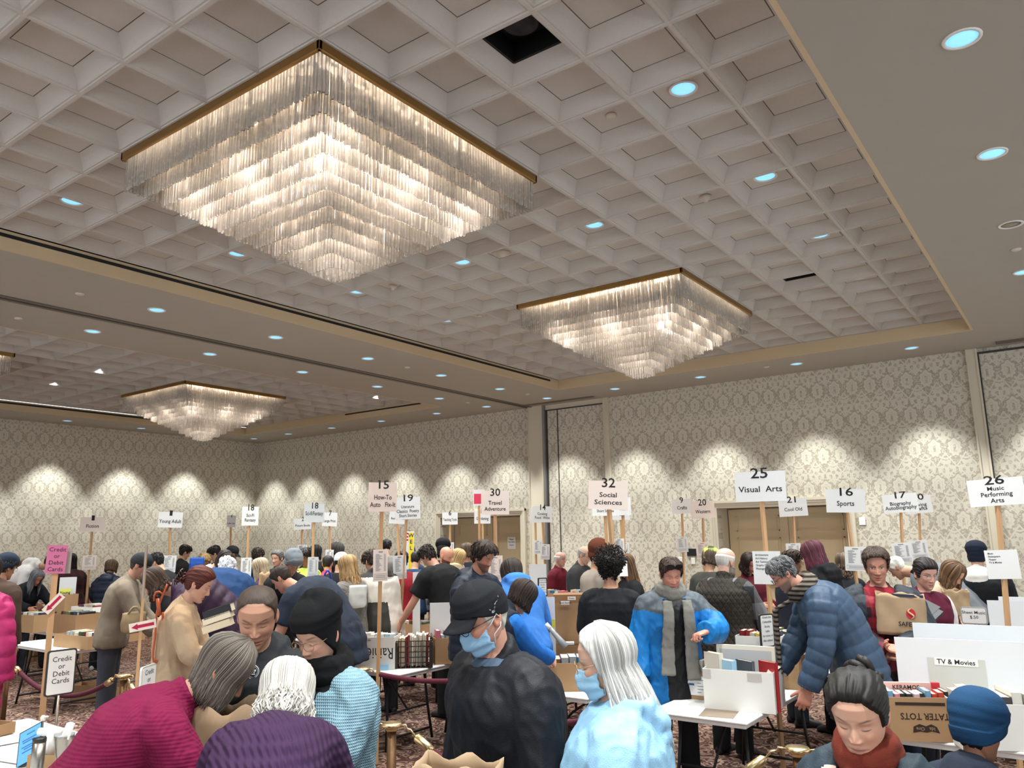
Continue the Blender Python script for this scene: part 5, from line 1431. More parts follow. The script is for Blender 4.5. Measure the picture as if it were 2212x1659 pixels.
q = MB(); q.box(-hw+.03, hw+.035, .030, .034, -hh-.005, hh-.03); q.build('backing_card', mat('clear_grey_card', '#a39a94', .5), t, loc=(0, 0, c[2]))
def arrow_card(parent, loc, rot, w=.13, h=.05):
    q = MB(); q.box(-w/2, w/2, -.002, .002, -h/2, h/2); cd_ = q.build('arrow_card', M_PINKP, parent); cd_.location = loc; cd_.rotation_euler = rot
    q = MB(); a = w*.42; b = h*.36
    V = [(-a, 0), (-a*.45, b), (-a*.45, b*.5), (a, b*.5), (a, -b*.5), (-a*.45, -b*.5), (-a*.45, -b)]
    q.add([(x, -.0031, z) for x, z in V], [tuple(range(len(V)))]); q.build('arrow', mat('crimson_print', '#b3123f', .7), cd_)
arrow_card(t, (.008, -.004, P(122, 1302, d)[2]), (0, -.86, 0), .17, .062)
# thin pole with an edge-on card and a red arrow
d = 5.6; c = P(313, 1230, d); view = unit(np.array([c[0], c[1], 0])); rz = math.atan2(-view[0], view[1])
t = empty('arrow_post', (c[0], c[1], 0), rz, 'thin wooden pole with an edge-on card and a red left arrow', 'sign')
q = MB(); q.box(-.010, .010, .006, .022, 0, c[2]+.17); q.build('pole', M_WOOD, t)
q = MB(); q.box(-.008, .004, -.10, .006, c[2]-.20, c[2]+.19); q.build('edge_on_card', mat('clear_grey_card', '#a39a94', .5), t)
arrow_card(t, (.012, -.006, P(315, 1349, d)[2]), (0, -.16, 0), .175, .060)
def stand_sign(label, u, v, d, w, h, yaw, lines, s, gap, frame='#3d3a38', zf=0.0, roll=0.0):
    c = P(u, v, d); view = unit(np.array([c[0], c[1], 0])); rz = math.atan2(-view[0], view[1])+math.radians(yaw)
    t = empty('stand_sign', (c[0], c[1], zf), rz, label, 'sign')
    z = c[2]-zf
    q = MB(); q.lathe([(.12, 0), (.12, .012), (.02, .03), (.012, .04)], 20); q.tube([(0, 0, .02), (0, 0, z-h/2)], .010, 8); q.build('stand', mat('chrome_post', '#8a8078', .3, metal=.8), t, True)
    def rr(a, b, r, y0, y1):
        m = MB(); pts = []
        for (cx, cz, a0) in ((a-r, b-r, 0), (-a+r, b-r, 90), (-a+r, -b+r, 180), (a-r, -b+r, 270)):
            for k in range(5): th = math.radians(a0+k*22.5); pts.append((cx+r*math.cos(th), cz+r*math.sin(th)))
        n = len(pts); m.add([(x, y0, zz) for x, zz in pts]+[(x, y1, zz) for x, zz in pts], [tuple(range(n))[::-1], tuple(range(n, 2*n))]+[(i, (i+1) % n, (i+1) % n+n, i+n) for i in range(n)]); return m
    fr = rr(w/2, h/2, w*.1, -.006, .008).build('frame', mat('sign_frame', frame, .4, metal=.4), t); fr.location = (0, 0, z)
    pn = rr(w/2-.011, h/2-.011, w*.07, -.0085, -.0055).build('panel', M_PAPER, fr)
    lettering([(x, 0, (len(lines)-1)/2*gap-k*gap-s*.35+h*.06, s, .002) for k, x in enumerate(lines)], M_INK, pn, 'lettering', FR(-.0096))
    return t
stand_sign('white framed credit or debit cards sign on a chrome stand', 131, 1452, 5.6, .20, .315, 22, ('Credit', 'or', 'Debit', 'Cards'), .050, .050)
stand_sign('white framed sign on a stand seen nearly edge-on behind the magenta sweater', 318, 1480, 4.9, .20, .24, 66, ('Credit', 'or', 'Debit', 'Cards'), .045, .045, '#d8d5d0')
stand_sign('small white framed notice beside the blue hood', 1172, 1268, 8.0, .10, .185, 18, ('Check the', 'Collectible', 'Books', 'table', 'for more of', 'this subject'), .020, .024, zf=TABLE_H)
stand_sign('white framed notice on the white box under sign 25', 1656, 1362, 6.3, .155, .26, 48, ('Check the', 'Collectible', 'Books', 'table', 'for more of', 'this subject'), .024, .036, zf=TABLE_H+.27)
stand_sign('white framed Sheet Music price sign beside the foam boards', 2104, 1330, 6.9, .206, .15, -6, ('Sheet Music', '$.50'), .038, .040, '#b9b6b2', zf=TABLE_H)

# ------------------------------------------------------------------ stanchions and ropes
M_POST = mat('antique_brass', '#5e432a', .42, metal=.7, noise=.15, nscale=5, stretch=(1, 1, .3))
M_GOLD = mat('polished_brass', '#cdb588', .25, metal=.9)
M_ROPE = mat('burgundy_velvet', '#4a0b22', .9, bump=.2, bscale=300)
POSTS = {'a': (-7.74, 3.11), 'b': (-6.11, 3.28), 'c': (-3.22, 3.25), 'd': (-1.24, 3.93), 'e': tuple(P(782, 1524, 6.0)[:2]), 'f': tuple(P(1075, 1533, 5.75)[:2]), 'g': tuple(P(1348, 1600, 4.6)[:2])}
PL = {'a': 'brass stanchion post at the left picture edge', 'b': 'brass stanchion post behind the magenta sweater', 'c': 'brass stanchion post between the blue cardigan and the black coat', 'd': 'brass stanchion post left of the rust scarf', 'e': 'farther stanchion post hidden behind the pale blue cardigan', 'f': 'farther stanchion post hidden behind the black jacket', 'g': 'farther stanchion post hidden behind the white-haired woman'}
for k, (x, y) in POSTS.items():
    t = empty('stanchion', (x, y, 0), .3, PL[k], 'stanchion', 'brass rope stanchions')
    q = MB(); q.lathe([(.16, 0), (.16, .012), (.14, .03), (.05, .05), (.027, .06)], 28); q.build('base', M_POST, t, True)
    q = MB(); q.lathe([(.026, .05), (.026, .96)], 18); q.build('post', M_POST, t, True)
    q = MB(); q.lathe([(.028, .955), (.032, .96), (.032, .972), (.055, .978), (.058, .988), (.052, .997), (.018, 1.0), (.001, 1.0)], 24)
    for a in (0, math.pi): q.tube([(.05*math.cos(a), .05*math.sin(a), .985), (.085*math.cos(a), .085*math.sin(a), .99), (.095*math.cos(a), .095*math.sin(a), .965)], .006, 6)
    q.build('cap', M_GOLD, t, True)
def rope(p, q_, sag, label, r=.019, hooks=(True, True)):
    p, q_ = np.array(p, float), np.array(q_, float); t = empty('velvet_rope', (p[0], p[1], 0), 0, label, 'rope')
    ts = np.linspace(0, 1, 26); pts = p+(q_-p)*ts[:, None]; pts[:, 2] -= sag*4*ts*(1-ts); pts -= np.array([p[0], p[1], 0])
    L = np.linalg.norm(q_-p); k0 = max(2, int(.16/L*25))
    m = MB(); m.tube(pts[k0-1:26-k0+1], r, 12); m.build('rope', M_ROPE, t, True)
    for e, hk in zip((pts[:k0+1], pts[::-1][:k0+1]), hooks):
        if hk:
            dd = unit(e[-1]-e[0]); m = MB(); m.tube([e[0]+dd*.06, e[0]+dd*.075, e[0]+dd*.15, e[-1]+dd*.0], [.008, r*1.25, r*1.25, r*1.15], 12)
            m.tube([e[0]+np.array([0, 0, .0]), e[0]+dd*.03+np.array([0, 0, .012]), e[0]+dd*.065], .006, 6); m.build('end_ferrule', M_GOLD, t, True)
hk = lambda k, dx=0, dy=0: (POSTS[k][0]+dx, POSTS[k][1]+dy, .975)
rope(hk('a', .09), hk('b', -.09), .20, 'burgundy velvet rope between the two left posts')
rope((-9.3, 2.6, .975), hk('a', -.09), .25, 'burgundy velvet rope leaving the picture at left')
rope(hk('b', .09, -.02), (-4.0, 3.25, .95), .42, 'burgundy velvet rope running behind the magenta sweater')
rope(hk('c', .09, .02), hk('d', -.09, -.03), .36, 'burgundy velvet rope sagging in front of the black coat')
rope(hk('d', .08, -.03), (.2, 3.2, .9), .30, 'burgundy velvet rope dipping behind the rust scarf')
pa, pb, pc = hk('e', .08), hk('f'), hk('g', -.08)
rope(pa, pb, .06, 'farther burgundy rope level behind the black coat', hooks=(False, False))
rope(pb, pc, .20, 'farther burgundy rope right of the black coat', hooks=(False, False))
# ------------------------------------------------------------------ tables
folding_table(-2.37, 6.27, math.pi/2, 'white folding table under the large white book box', W=.72)
folding_table(-6.05, 5.87, 0, 'white folding table under the fruit box and wire basket', L=1.4)
folding_table(-5.35, 6.68, 0, 'short folding table behind the wire basket', L=.92, W=.66)
folding_table(-.36, 5.88, 0, 'white folding table under the foam boards at right')
folding_table(-10.6, 4.92, 0, 'folding table with the taped cardboard tray at left', L=1.45)
folding_table(-12.2, 5.75, 0, 'white folding table in the second row at left')
folding_table(-15.9, 7.6, 0, 'white folding table in the third row at left')
folding_table(-3.72, 5.78, 0, 'short folding table right of the black coat', L=.80, W=.60)
folding_table(-4.45, 6.97, 0, 'folding table with the tall cardboard panel')
folding_table(-4.55, 7.72, 0, 'folding table of poetry boxes', L=1.3, W=.62)
folding_table(-7.0, 7.75, 0, 'folding table under the reaching bare arm', L=1.2)
folding_table(-8.0, 6.95, 0, 'folding table before the grey quilted jacket')
folding_table(-2.3, 7.95, 0, 'folding table behind the quilted vest')
folding_table(-5.3, 8.95, 0, 'far folding table before the two older men')
folding_table(-6.6, 9.5, 0, 'far folding table by the cream pilaster', L=1.1)
folding_table(-5.4, 12.45, 0, 'far folding table left of the double doors')
folding_table(-4.0, 11.2, math.pi/2, 'far folding table of albums before the double doors')
folding_table(-.5, 8.55, 0, 'folding table of records beyond the foam boards', L=1.5, W=.95)
folding_table(-.7, 10.45, 0, 'farthest folding table at the right edge')
Z = TABLE_H+.001
# checkout table with cloth
t = empty('checkout_table', (-5.05, 2.05, 0), 0, 'checkout table under a white cloth at bottom left', 'table')
q = MB(); q.box(-1.38, 1.0, -.72, .71, TABLE_H-.03, TABLE_H-.003); q.build('tabletop', mat('plywood', '#a9927a', .7), t)
for sx in (-1.2, .85):
    for sy in (-.6, .6): q = MB(); q.tube([(sx, sy, 0), (sx, sy, TABLE_H-.03)], .016, 8); q.build('leg', M_LEG, t)
def cloth(x0, x1, y0, y1, z, drop):
    nx, ny = 56, 40; V = []; m = .0
    for j in range(ny):
        for i in range(nx):
            a, b = i/(nx-1), j/(ny-1)
            X, Y = x0-drop+(x1-x0+2*drop)*a, y0-drop+(y1-y0+2*drop)*b
            ex, ey = max(0, x0-X, X-x1), max(0, y0-Y, Y-y1); e = math.hypot(ex, ey)
            XX, YY = min(max(X, x0), x1), min(max(Y, y0), y1); f = .018*math.sin(X*23+Y*19)
            if e > 0: XX += (.015+f)*(1 if X > x1 else -1 if X < x0 else 0); YY += (.015+f)*(1 if Y > y1 else -1 if Y < y0 else 0)
            wr = .0035*(1-abs(math.sin(X*6.3+1.2*math.sin(Y*3.1))))**6+.003*(1-abs(math.sin(Y*7.7+X*2.2)))**8
            V.append((XX, YY, z-min(e, drop)*.97+(wr if e == 0 else 0)))
    return V, [tuple(f) for f in grid_faces(ny, nx, False)]
V_, F_ = cloth(-6.44, -4.04, 1.32, 2.77, TABLE_H+.002, .30)
tag(mobj('tablecloth', V_, F_, mat('white_cloth', '#e2e0dd', .8, bump=.1, bscale=300)), 'creased white cloth over the checkout table', 'tablecloth')
# things on the checkout table
def on(u, v, z=TABLE_H+.006): return G(u, v, z)
def tumbler(u, d_, label, prof, mt, lid, ht):
    p = P(u, 1700, d_); t = empty('tumbler', (p[0], p[1], TABLE_H+.008), 0, label, 'tumbler')
    q = MB(); q.lathe(prof, 28); q.build('cup', mt, t, True)
    q = MB(); q.lathe(lid, 28); q.build('lid', mat('black_plastic', '#101114', .4) if 'black' in label else mat('clear_lid', '#b9bcc0', .2, metal=.3), t, True)
    return t
M_STEEL = mat('brushed_steel', '#9a948c', .32, metal=.95, noise=.15, nscale=40, stretch=(8, 8, .2))
tumbler(76, 4.18, 'slim steel travel tumbler with black lid', [(.030, 0), (.031, .005), (.0335, .19)], M_STEEL, [(.0345, .185), (.0345, .203), (.030, .206), (.001, .206)], .2)
tumbler(130, 4.22, 'wide steel tumbler holding a rolled white receipt', [(.035, 0), (.036, .10), (.041, .115), (.050, .20), (.0505, .208)], M_STEEL, [(.050, .206), (.051, .213), (.042, .215), (.001, .212)], .2)
p = P(206, 1700, 4.06); t = empty('water_bottle', (p[0], p[1], TABLE_H+.008), 0, 'blue plastic sports bottle with black cap', 'bottle')
q = MB(); q.lathe([(.034, 0), (.036, .006), (.036, .10), (.033, .118), (.030, .128), (.034, .142), (.036, .16), (.034, .185), (.033, .195)], 28); q.build('bottle', mat('blue_plastic', '#1673b4', .3), t, True)
q = MB(); q.lathe([(.035, .193), (.036, .213), (.030, .222), (.013, .226), (.012, .240), (.015, .244), (.014, .252), (.001, .252)], 28); q.build('cap', mat('black_plastic', '#101114', .4), t, True)
q = MB(); q.lathe([(.0366, .058), (.0366, .094)], 28); q.build('label_band', mat('bottle_label', '#d8c9b4', .6), t, True)
p = P(62, 1640, 4.42); t = empty('card_terminal', (p[0], p[1], TABLE_H+.02), YAW+.05, 'tablet card terminal with a bright blue screen', 'tablet')
Mx = Matrix.Rotation(math.radians(-28), 4, 'Y') @ Matrix.Rotation(math.radians(-42), 4, 'X')
q = MB(); q.box(-.075, .075, -.007, .007, 0, .25, bev=.006); q.xform(Mx); q.build('body', mat('black_plastic', '#101114', .4), t)
q = MB(); q.box(-.064, .064, -.0085, -.0072, .015, .236); q.xform(Mx); sc_ = q.build('screen', emit_mat('screen', '#63b8f4', .55, '#1b2a38'), t)
q = MB()
for k, (a, b, z) in enumerate(((-.02, .03, .2), (-.045, .04, .165), (-.04, .03, .15), (-.045, .045, .12), (-.03, .02, .105), (-.04, .03, .085))): q.box(a, b, -.0095, -.0087, z, z+.008)
q.xform(Mx); q.build('screen_text', mat('screen_ink', '#2b5f9e', .6), sc_)
p = P(108, 1580, 4.50); t = empty('receipt_printer', (p[0], p[1], p[2]-.035), YAW-.3, 'white receipt roll holder above the blue screen', 'printer')
q = MB(); q.tube([(-.075, 0, .03), (.075, 0, .03)], .022, 16); q.box(.03, .05, -.05, .02, -.10, .03); q.build('body', M_WHITE, t, True)
q = MB(); q.tube([(-.02, 0, -(p[2]-.035-TABLE_H)+.0), (-.02, 0, .02)], .012, 8); q.build('stem', mat('black_plastic', '#101114', .4), t)
p = P(93, 1552, 4.75); t = empty('pump_bottle', (p[0], p[1], TABLE_H+.006), .4, 'white pump bottle of hand sanitiser behind the terminal', 'bottle')
q = MB(); zz = p[2]-TABLE_H; q.lathe([(.03, 0), (.032, .01), (.032, zz-.09), (.014, zz-.06)], 18); q.build('bottle', M_WHITE, t, True)
q = MB(); q.tube([(0, 0, zz-.07), (0, 0, zz-.01)], .006, 8); q.lathe([(.012, zz-.02), (.016, zz+.0), (.008, zz+.012)], 14); q.tube([(0, 0, zz+.004), (.035, 0, zz+.006)], .006, 8); q.build('pump', M_WHITE, t, True)
p = P(140, 1580, 4.24); V_ = []
for j in range(10):
    for i in range(5): V_.append((p[0]+(i-2)*.012*RIGHT[0]-.03*RIGHT[0]*(j/9)*-1, p[1]+(i-2)*.012*RIGHT[1]+.03*RIGHT[1]*(j/9), TABLE_H+.20+.085*(j/9)+.006*math.sin(i*.9)))
o = mobj('receipt', V_, [tuple(f) for f in grid_faces(10, 5, False)], M_PAPER); o.modifiers.new('t', 'SOLIDIFY').thickness = .001
tag(o, 'curled strip of white receipt paper standing in the wide tumbler', 'paper')
for k, (u, v, w_, h_, a, lb) in enumerate(((190, 1645, .10, .07, .5, 'small white card beside the blue bottle'), (40, 1640, .22, .15, .2, 'white form lying at the left of the cloth'), (15, 1600, .24, .17, -.1, 'white sheet lying near the left picture edge'))):
    p = on(u, v); q = MB(); q.box(-w_/2, w_/2, -h_/2, h_/2, 0, .0015); o = q.build('paper_sheet', M_PAPER, None, False, (p[0], p[1], TABLE_H+.0095)); o.rotation_euler = (0, 0, a); tag(o, lb, 'paper')
p = on(2, 1588); open_box(p[0]-.05, p[1], TABLE_H+.008, .3, .16, .12, .07, CARD, 'small brown carton on the cloth at the left picture edge')
p = P(112, 1680, 4.42); open_box(p[0], p[1], TABLE_H+.008, .5, .22, .14, .07, CARD, 'low brown carton behind the two steel tumblers')
# ------------------------------------------------------------------ boxes of books: front right table
x0, y0 = -2.20, 5.86
def front_label(t, m, x, z, w, h, y, name='printed_label'):
    q = MB(); q.box(x-w/2, x+w/2, y-.001, y, z-h/2, z+h/2); return q.build(name, m, t)
rzA = .12
wb = (-2.19, 5.83)
t = open_box(wb[0], wb[1], Z, rzA, .50, .36, .275, WCARD, 'large white carton crammed with art books on the near right table', flaps=0)
front_label(t, mat('packing_tape', '#b9b3b0', .4), .12, .235, .10, .055, -.181, 'tape_patch'); front_label(t, mat('packing_tape', '#b9b3b0', .4), -.22, .24, .06, .06, -.181, 'tape_patch')
BG = 'books in the large white carton'
big = [(-.19, -.08, .27, .37, .045, '#d9d2c4', 'thick cream-spined art book at the left of the white carton'), (-.09, -.11, .19, .33, .05, '#9cc6de', 'pale blue jacketed book in the white carton'), (.04, -.09, .20, .33, .032, '#4c4f55', 'book with a black and white photograph cover in the white carton'), (.20, -.08, .20, .33, .03, '#a3282c', 'red hardback at the right end of the white carton')]
for (bx, by, w_, h_, th_, c_, lb) in big:
    px_, py_ = wb[0]+bx*math.cos(rzA)-by*math.sin(rzA), wb[1]+bx*math.sin(rzA)+by*math.cos(rzA)
    book(px_, py_, Z+.006, rzA+math.pi/2*.62, .16, h_, th_, c_, lb, BG)
for k, (bx, by, c_, ln, lb) in enumerate(((.10, -.04, '#e8e6e0', .5, 'leaning white book in the white carton'), (.13, .03, '#2a2a2e', .45, 'leaning black book in the white carton'))):
    book(wb[0]+bx, wb[1]+by, Z+.05, rzA, .16, .26, .03, c_, lb, BG, lean=ln)
q = MB(); q.box(-.215, .215, -.012, .012, 0, .405); q.box(-.19, .19, -.014, -.0125, .06, .375, 1)
o = q.build('picture_frame', [mat('cream_frame', '#dcd3c4', .6), mat('grey_print_sheet', '#b3b3b5', .6)], None, False, (wb[0]+.0-.1*math.sin(rzA), wb[1]+.11, Z+.006)); o.rotation_euler = (0, 0, rzA); tag(o, 'pale framed print standing at the back of the white carton', 'picture frame')
fill_books(wb[0]-.02, wb[1]+.145, Z+.006, rzA, .40, .05, .24, 6, 'book hidden low in the large white carton behind the frame', 'low books in the large white carton', seed=5)
sb = (-2.60, 6.04)
t = open_box(sb[0], sb[1], Z, .05, .27, .34, .20, CARD, 'brown carton with a printed white label left of the white carton')
lb_ = front_label(t, M_PAPER, .0, .10, .24, .14, -.1715); q = MB()
for k in range(5): q.box(-.11+.02*(k % 2), -.06, -.1735, -.1728, .05+.022*k, .058+.022*k); q.box(.02, .02+.02*(k % 3)+.03, -.1735, -.1728, .05+.022*k, .056+.022*k)
q.build('label_print', M_PRINT, lb_); q = MB(); q.box(-.05, -.005, -.1735, -.1728, .10, .115); q.build('blue_bar', mat('blue_print', '#1f5f96', .6), lb_)
fill_books(sb[0], sb[1], Z+.006, .05, .25, .32, .20, 7, 'book standing in the brown carton with the white label', 'books in the labelled brown carton', up=.05, seed=8, cols=['#c9302f', '#1f2a44', '#b8d5e6', '#e6e2da', '#98213c', '#3a3a3d'])
q0 = (-2.27, 5.53); book(q0[0], q0[1], Z, .2, .29, .24, .012, '#7a6a5a', 'large flat book with a painted cover lying on the near right table', flat=True)
fb = G(1575, 1395, Z+.2)
t = open_box(-2.30, 6.78, Z, .05, .54, .36, .26, CARD, 'brown carton behind the framed print on the near right table')
fill_books(-2.30, 6.78, Z+.006, .05, .52, .34, .22, 9, 'book in the brown carton behind the framed print', 'books behind the framed print', up=.02, seed=9)
# boxes behind, at the vest and scarf men
zz_ = Z+.266
t = open_box(-2.37, 6.78, zz_, 0.05, .36, .26, .12, WCARD, 'low white box of paperbacks in front of the quilted vest')
fill_books(-2.37, 6.78, zz_+.006, .05, .34, .24, .12, 7, 'paperback in the low white box before the quilted vest', 'paperbacks in the low white box', seed=12)
front_label(t, mat('blue_tape', '#4b8fd0', .5), .09, .06, .09, .06, -.131, 'blue_patch')
t = open_box(-2.07, 6.80, zz_, 0.05, .16, .24, .11, WCARD, 'small white box right of the stake of sign 25'); front_label(t, mat('blue_tape', '#4b8fd0', .5), .04, .05, .03, .09, -.121, 'blue_patch')
STOCK = []
def stock(u, v, label, n, L=.42, W=.3, H=.22, rz=0.0, m=None, blabel=None, seed=1, z=Z, flaps=0.0, up=.03, group=None, d=None):
    p = P(u, v, d) if d else G(u, v, z+H); STOCK.append((label, round(p[0], 2), round(p[1], 2), round(depth(p), 1)))
    open_box(p[0], p[1], z, rz, L, W, H, m or CARD, label, flaps=flaps, group=group)
    if n: fill_books(p[0], p[1], z+.006, rz, L-.02, W-.02, H, n, blabel or label.replace('box', 'paperback in box').replace('carton', 'paperback in carton') , 'books in the '+label, up=up, seed=seed)
stock(1835, 1385, 'plain white carton behind the blue quilted sleeve', 5, .36, .30, .26, .2, WCARD, 'book in the plain white carton behind the blue sleeve', 21, Z)
stock(1846, 1340, 'brown carton left of the paper grocery bag', 6, .38, .28, .24, .1, CARD, 'book in the brown carton left of the grocery bag', 22, d=7.9)
stock(1660, 1345, 'brown carton behind the notice under sign 25', 8, .5, .34, .26, 0, CARD2, 'book in the brown carton behind the sign 25 notice', 23, d=7.7)
for k, (u, v, L_) in enumerate(((1480, 1285, .5), (1560, 1290, .5), (1430, 1290, .45))):
    stock(u, v, ('far carton right of the striped-scarf man', 'far carton left of the quilted vest', 'far carton beside the grey scarf')[k] if k else 'far carton of books below sign 9', 8, L_, .32, .2, 0, CARD, ('book in the far carton below sign 9', 'book in the far carton left of the quilted vest', 'book in the far carton beside the grey scarf')[k], 30+k, d=(12.8, 12.35, 13.1)[k])
for k, (u, v) in enumerate(((1690, 1290), (1655, 1300), (1622, 1310))):
    stock(u, v, ('low carton of albums behind the stake of sign 25', 'low carton of albums at the maroon jacket', 'low carton of albums beside the vest sleeve')[k], 8, .5, .3, .16, .05, CARD2, ('album standing behind the stake of sign 25', 'album standing at the maroon jacket', 'album standing beside the vest sleeve')[k], 40+k, d=(11.5, 10.9, 10.3)[k])
# fruit box, wire basket, brown carton on the left-centre table
rb = (-5.83, 5.66)
t = open_box(rb[0], rb[1], Z, 0.58, .42, .32, .30, WCARD, 'white fruit carton with red cherries and upside-down lettering')
lt = lettering([('Rainier', 0, 0, .15, .0)], M_INK, t, 'lettering', Matrix.Translation((.05, -.1615, .20)) @ Matrix.Rotation(math.pi/2, 4, 'X') @ Matrix.Rotation(math.pi, 4, 'Z') @ Matrix.Scale(.72, 4, (1, 0, 0)))
q = MB()
for cx, cz, r_ in ((-.15, .20, .052), (-.10, .145, .050), (-.17, .15, .045)):
    n_ = len(q.V); q.add([(cx+r_*math.cos(a), -.1612-(.0002*len(q.F)), cz+r_*1.1*math.sin(a)) for a in np.linspace(0, 2*np.pi, 24, endpoint=False)], [tuple(range(24))])
q.build('cherry_print', mat('cherry_red', '#b01226', .4), t)
q = MB()
for k in range(7): q.box(-.13+.016*k, -.123+.016*k, -.162, -.161, .265, .28)
q.build('vent_slots', M_BLACK, t)
fill_books(rb[0], rb[1], Z+.006, .58, .38, .28, .29, 8, 'book lying level with the rim of the white fruit carton', 'books in the white fruit carton', up=.02, seed=51, cols=['#dcd8d0', '#cfd8de', '#e8e5df', '#9fc3dc'])
cb = (-5.58, 5.93); rzc = .72
t = empty('wire_crate', (cb[0], cb[1], Z), rzc, 'dark plastic lattice crate full of records and papers', 'crate')
def lattice(L, W, H, m):
    q = MB()
    for sy in (-1, 1):
        for k in range(8): q.box(-L/2+k*(L/7)-.004, -L/2+k*(L/7)+.004, sy*W/2-.004, sy*W/2+.004, 0, H)
        for k in range(6): q.box(-L/2, L/2, sy*W/2-.004, sy*W/2+.004, k*(H/5)-.004, k*(H/5)+.004)
    for sx in (-1, 1):
        for k in range(8): q.box(sx*L/2-.004, sx*L/2+.004, -W/2+k*(W/7)-.004, -W/2+k*(W/7)+.004, 0, H)
        for k in range(6): q.box(sx*L/2-.004, sx*L/2+.004, -W/2, W/2, k*(H/5)-.004, k*(H/5)+.004)
    q.box(-L/2, L/2, -W/2, W/2, -.004, .002)
    return q
M_CRATE = mat('crate_plastic', '#2a1c18', .5)
lattice(.34, .34, .25, M_CRATE).build('lattice', M_CRATE, t)
for sx in (-1, 1):
    q = MB(); q.tube(resample([(sx*.17, -.08, .25), (sx*.17, -.075, .30), (sx*.17, .075, .30), (sx*.17, .08, .25)], .007)[0], .007, 6); q.build('handle', M_CRATE, t, True)
for (sx, sy) in ((-1, -1), (1, -1), (1, 1), (-1, 1)): q = MB(); q.box(sx*.17-.018, sx*.17+.018, sy*.17-.018, sy*.17+.018, 0, .24); q.build('corner_post', M_CRATE, t)
fill_books(cb[0], cb[1], Z+.004, rzc, .31, .31, .25, 14, 'pale record sleeve standing in the lattice crate', 'sleeves in the lattice crate', up=.05, seed=52, cols=['#e2d8c6', '#d9c7ac', '#c9b08c', '#8e3434', '#e8e3d8', '#d6cdbd'])
q = MB(); q.box(-.04, .04, -.025, .025, 0, .05); p = P(846, 1422, 6.95); o = q.build('price_tag_box', mat('pale_blue_card', '#8fbfe0', .6), None, False, (rb[0]+.19, rb[1]-.08, Z)); o.rotation_euler = (0, 0, .6); tag(o, 'small pale blue block between the fruit carton and the crate', 'box')
stock(972, 1420, 'plain brown carton right of the lattice crate', 7, .34, .22, .25, .9, CARD, 'book in the plain brown carton right of the crate', 53, Z, up=.05, d=7.85)
t = open_box(-5.42, 6.22+.42, Z, .62, .30, .28, .22, CARD, 'brown carton of red-edged books behind the crate'); fill_books(-5.42, 6.64, Z+.006, .62, .28, .26, .24, 8, 'red-edged book in the carton behind the crate', 'red-edged books', seed=54, cols=['#8e1f33', '#d9c9a9', '#b3283c', '#cbb58d'])
def board(label, u0, v0, u1, v1, d_, yaw=0, th=.006, m=None, zb=None, tilt=0.0):
    """upright foam board between two picture corners at a depth"""
    a = P(u0, v0, d_); b = P(u1, v0, d_); z1 = a[2]; z0 = zb if zb is not None else P((u0+u1)/2, v1, d_)[2]
    c = (a+b)/2; w_ = np.linalg.norm((b-a)[:2]); view = unit(np.array([c[0], c[1], 0])); rz = math.atan2(-view[0], view[1])+math.radians(yaw)
    t = empty('foam_board', (c[0], c[1], z0), rz, label, 'board')
    q = MB(); q.box(-w_/2/math.cos(math.radians(yaw)), w_/2/math.cos(math.radians(yaw)), -th/2, th/2, 0, z1-z0); o = q.build('board', m or mat('foam_board', '#d6d8db', .6, noise=.03, nscale=3), t)
    return t, w_, z1-z0
board('white foam board behind the crate and black cap', 929, 1302, 1025, 1360, 8.05, 0, zb=TABLE_H)
# poetry boxes behind the white-haired woman
pb_ = (-4.40, 7.45)
p = P(1230, 1340, 7.6); z_ = TABLE_H
t, w_, h_ = board('tall brown cardboard backing panel behind the white-haired woman', 1196, 1303, 1268, 1390, 7.7, 0, m=CARD, zb=TABLE_H)
t, w_, h_ = board('tall white paper panel beside the blue hoodie', 1170, 1290, 1198, 1360, 7.5, 0, m=M_PAPER, zb=TABLE_H)
q = MB(); zq = P(1186, 1337, 7.5)[2]-TABLE_H; q.box(-.06, .06, -.0045, -.0032, zq-.075, zq); q.build('yellow_square', mat('yellow_paper', '#f0dd2c', .7), t)
p = P(1222, 1388, 7.5); open_box(p[0], p[1]+.02, Z, .6, .30, .2, .20, CARD2, 'small brown carton in front of the cardboard panel')
q = MB(); q.box(-.07, .07, -.04, .04, 0, .02); o = q.build('paper_packet', M_PAPER, None, False, (p[0], p[1]+.02, Z+.205)); o.rotation_euler = (0, 0, .6); tag(o, 'white packet lying on the small brown carton', 'packet')
t, w_, h_ = board('far brown carton row topped by poetry label', 1196, 1283, 1275, 1302, 8.4, 0, th=.3, m=CARD2, zb=TABLE_H)
for tx, u, v, d_ in (('Poetry', 1235, 1296, 8.22), ('Short Stories', 1221, 1306, 7.66)):
    p = P(u, v, d_); view = unit(np.array([p[0], p[1], 0])); rz = math.atan2(-view[0], view[1])
    label_strip(tx, p[0], p[1], p[2], rz, .085, .035, 'white label reading '+tx+' on the cartons', size=.022)
for k, (u, v, dd_) in enumerate(((1195, 1420, 7.65), (1262, 1412, 7.75), (1228, 1450, 6.5), (1345, 1400, 8.1), (1338, 1418, 7.45))):
    stock(u, v, ('open carton of booklets by the reaching hand', 'carton of booklets next to the white hair', 'long brown carton at the black coat', 'carton of books below the curly-haired man', 'low carton left of the blue jacket')[k], 8, .46 if k != 2 else .56, .32 if k != 2 else .4, (.10, .10, .22, .12, .12)[k], (.1, .1, .62, .1, .1)[k], CARD, ('booklet in the open carton by the reaching hand', 'booklet in the carton next to the white hair', 'booklet in the long brown carton at the black coat', 'book in the carton below the curly-haired man', 'book in the low carton left of the blue jacket')[k], 60+k, up=.02, d=dd_)
p = P(1225, 1500, 6.4); open_box(p[0], p[1], 0.001, .6, .5, .36, .26, CARD, 'brown carton on the carpet right of the black coat', flaps=0)
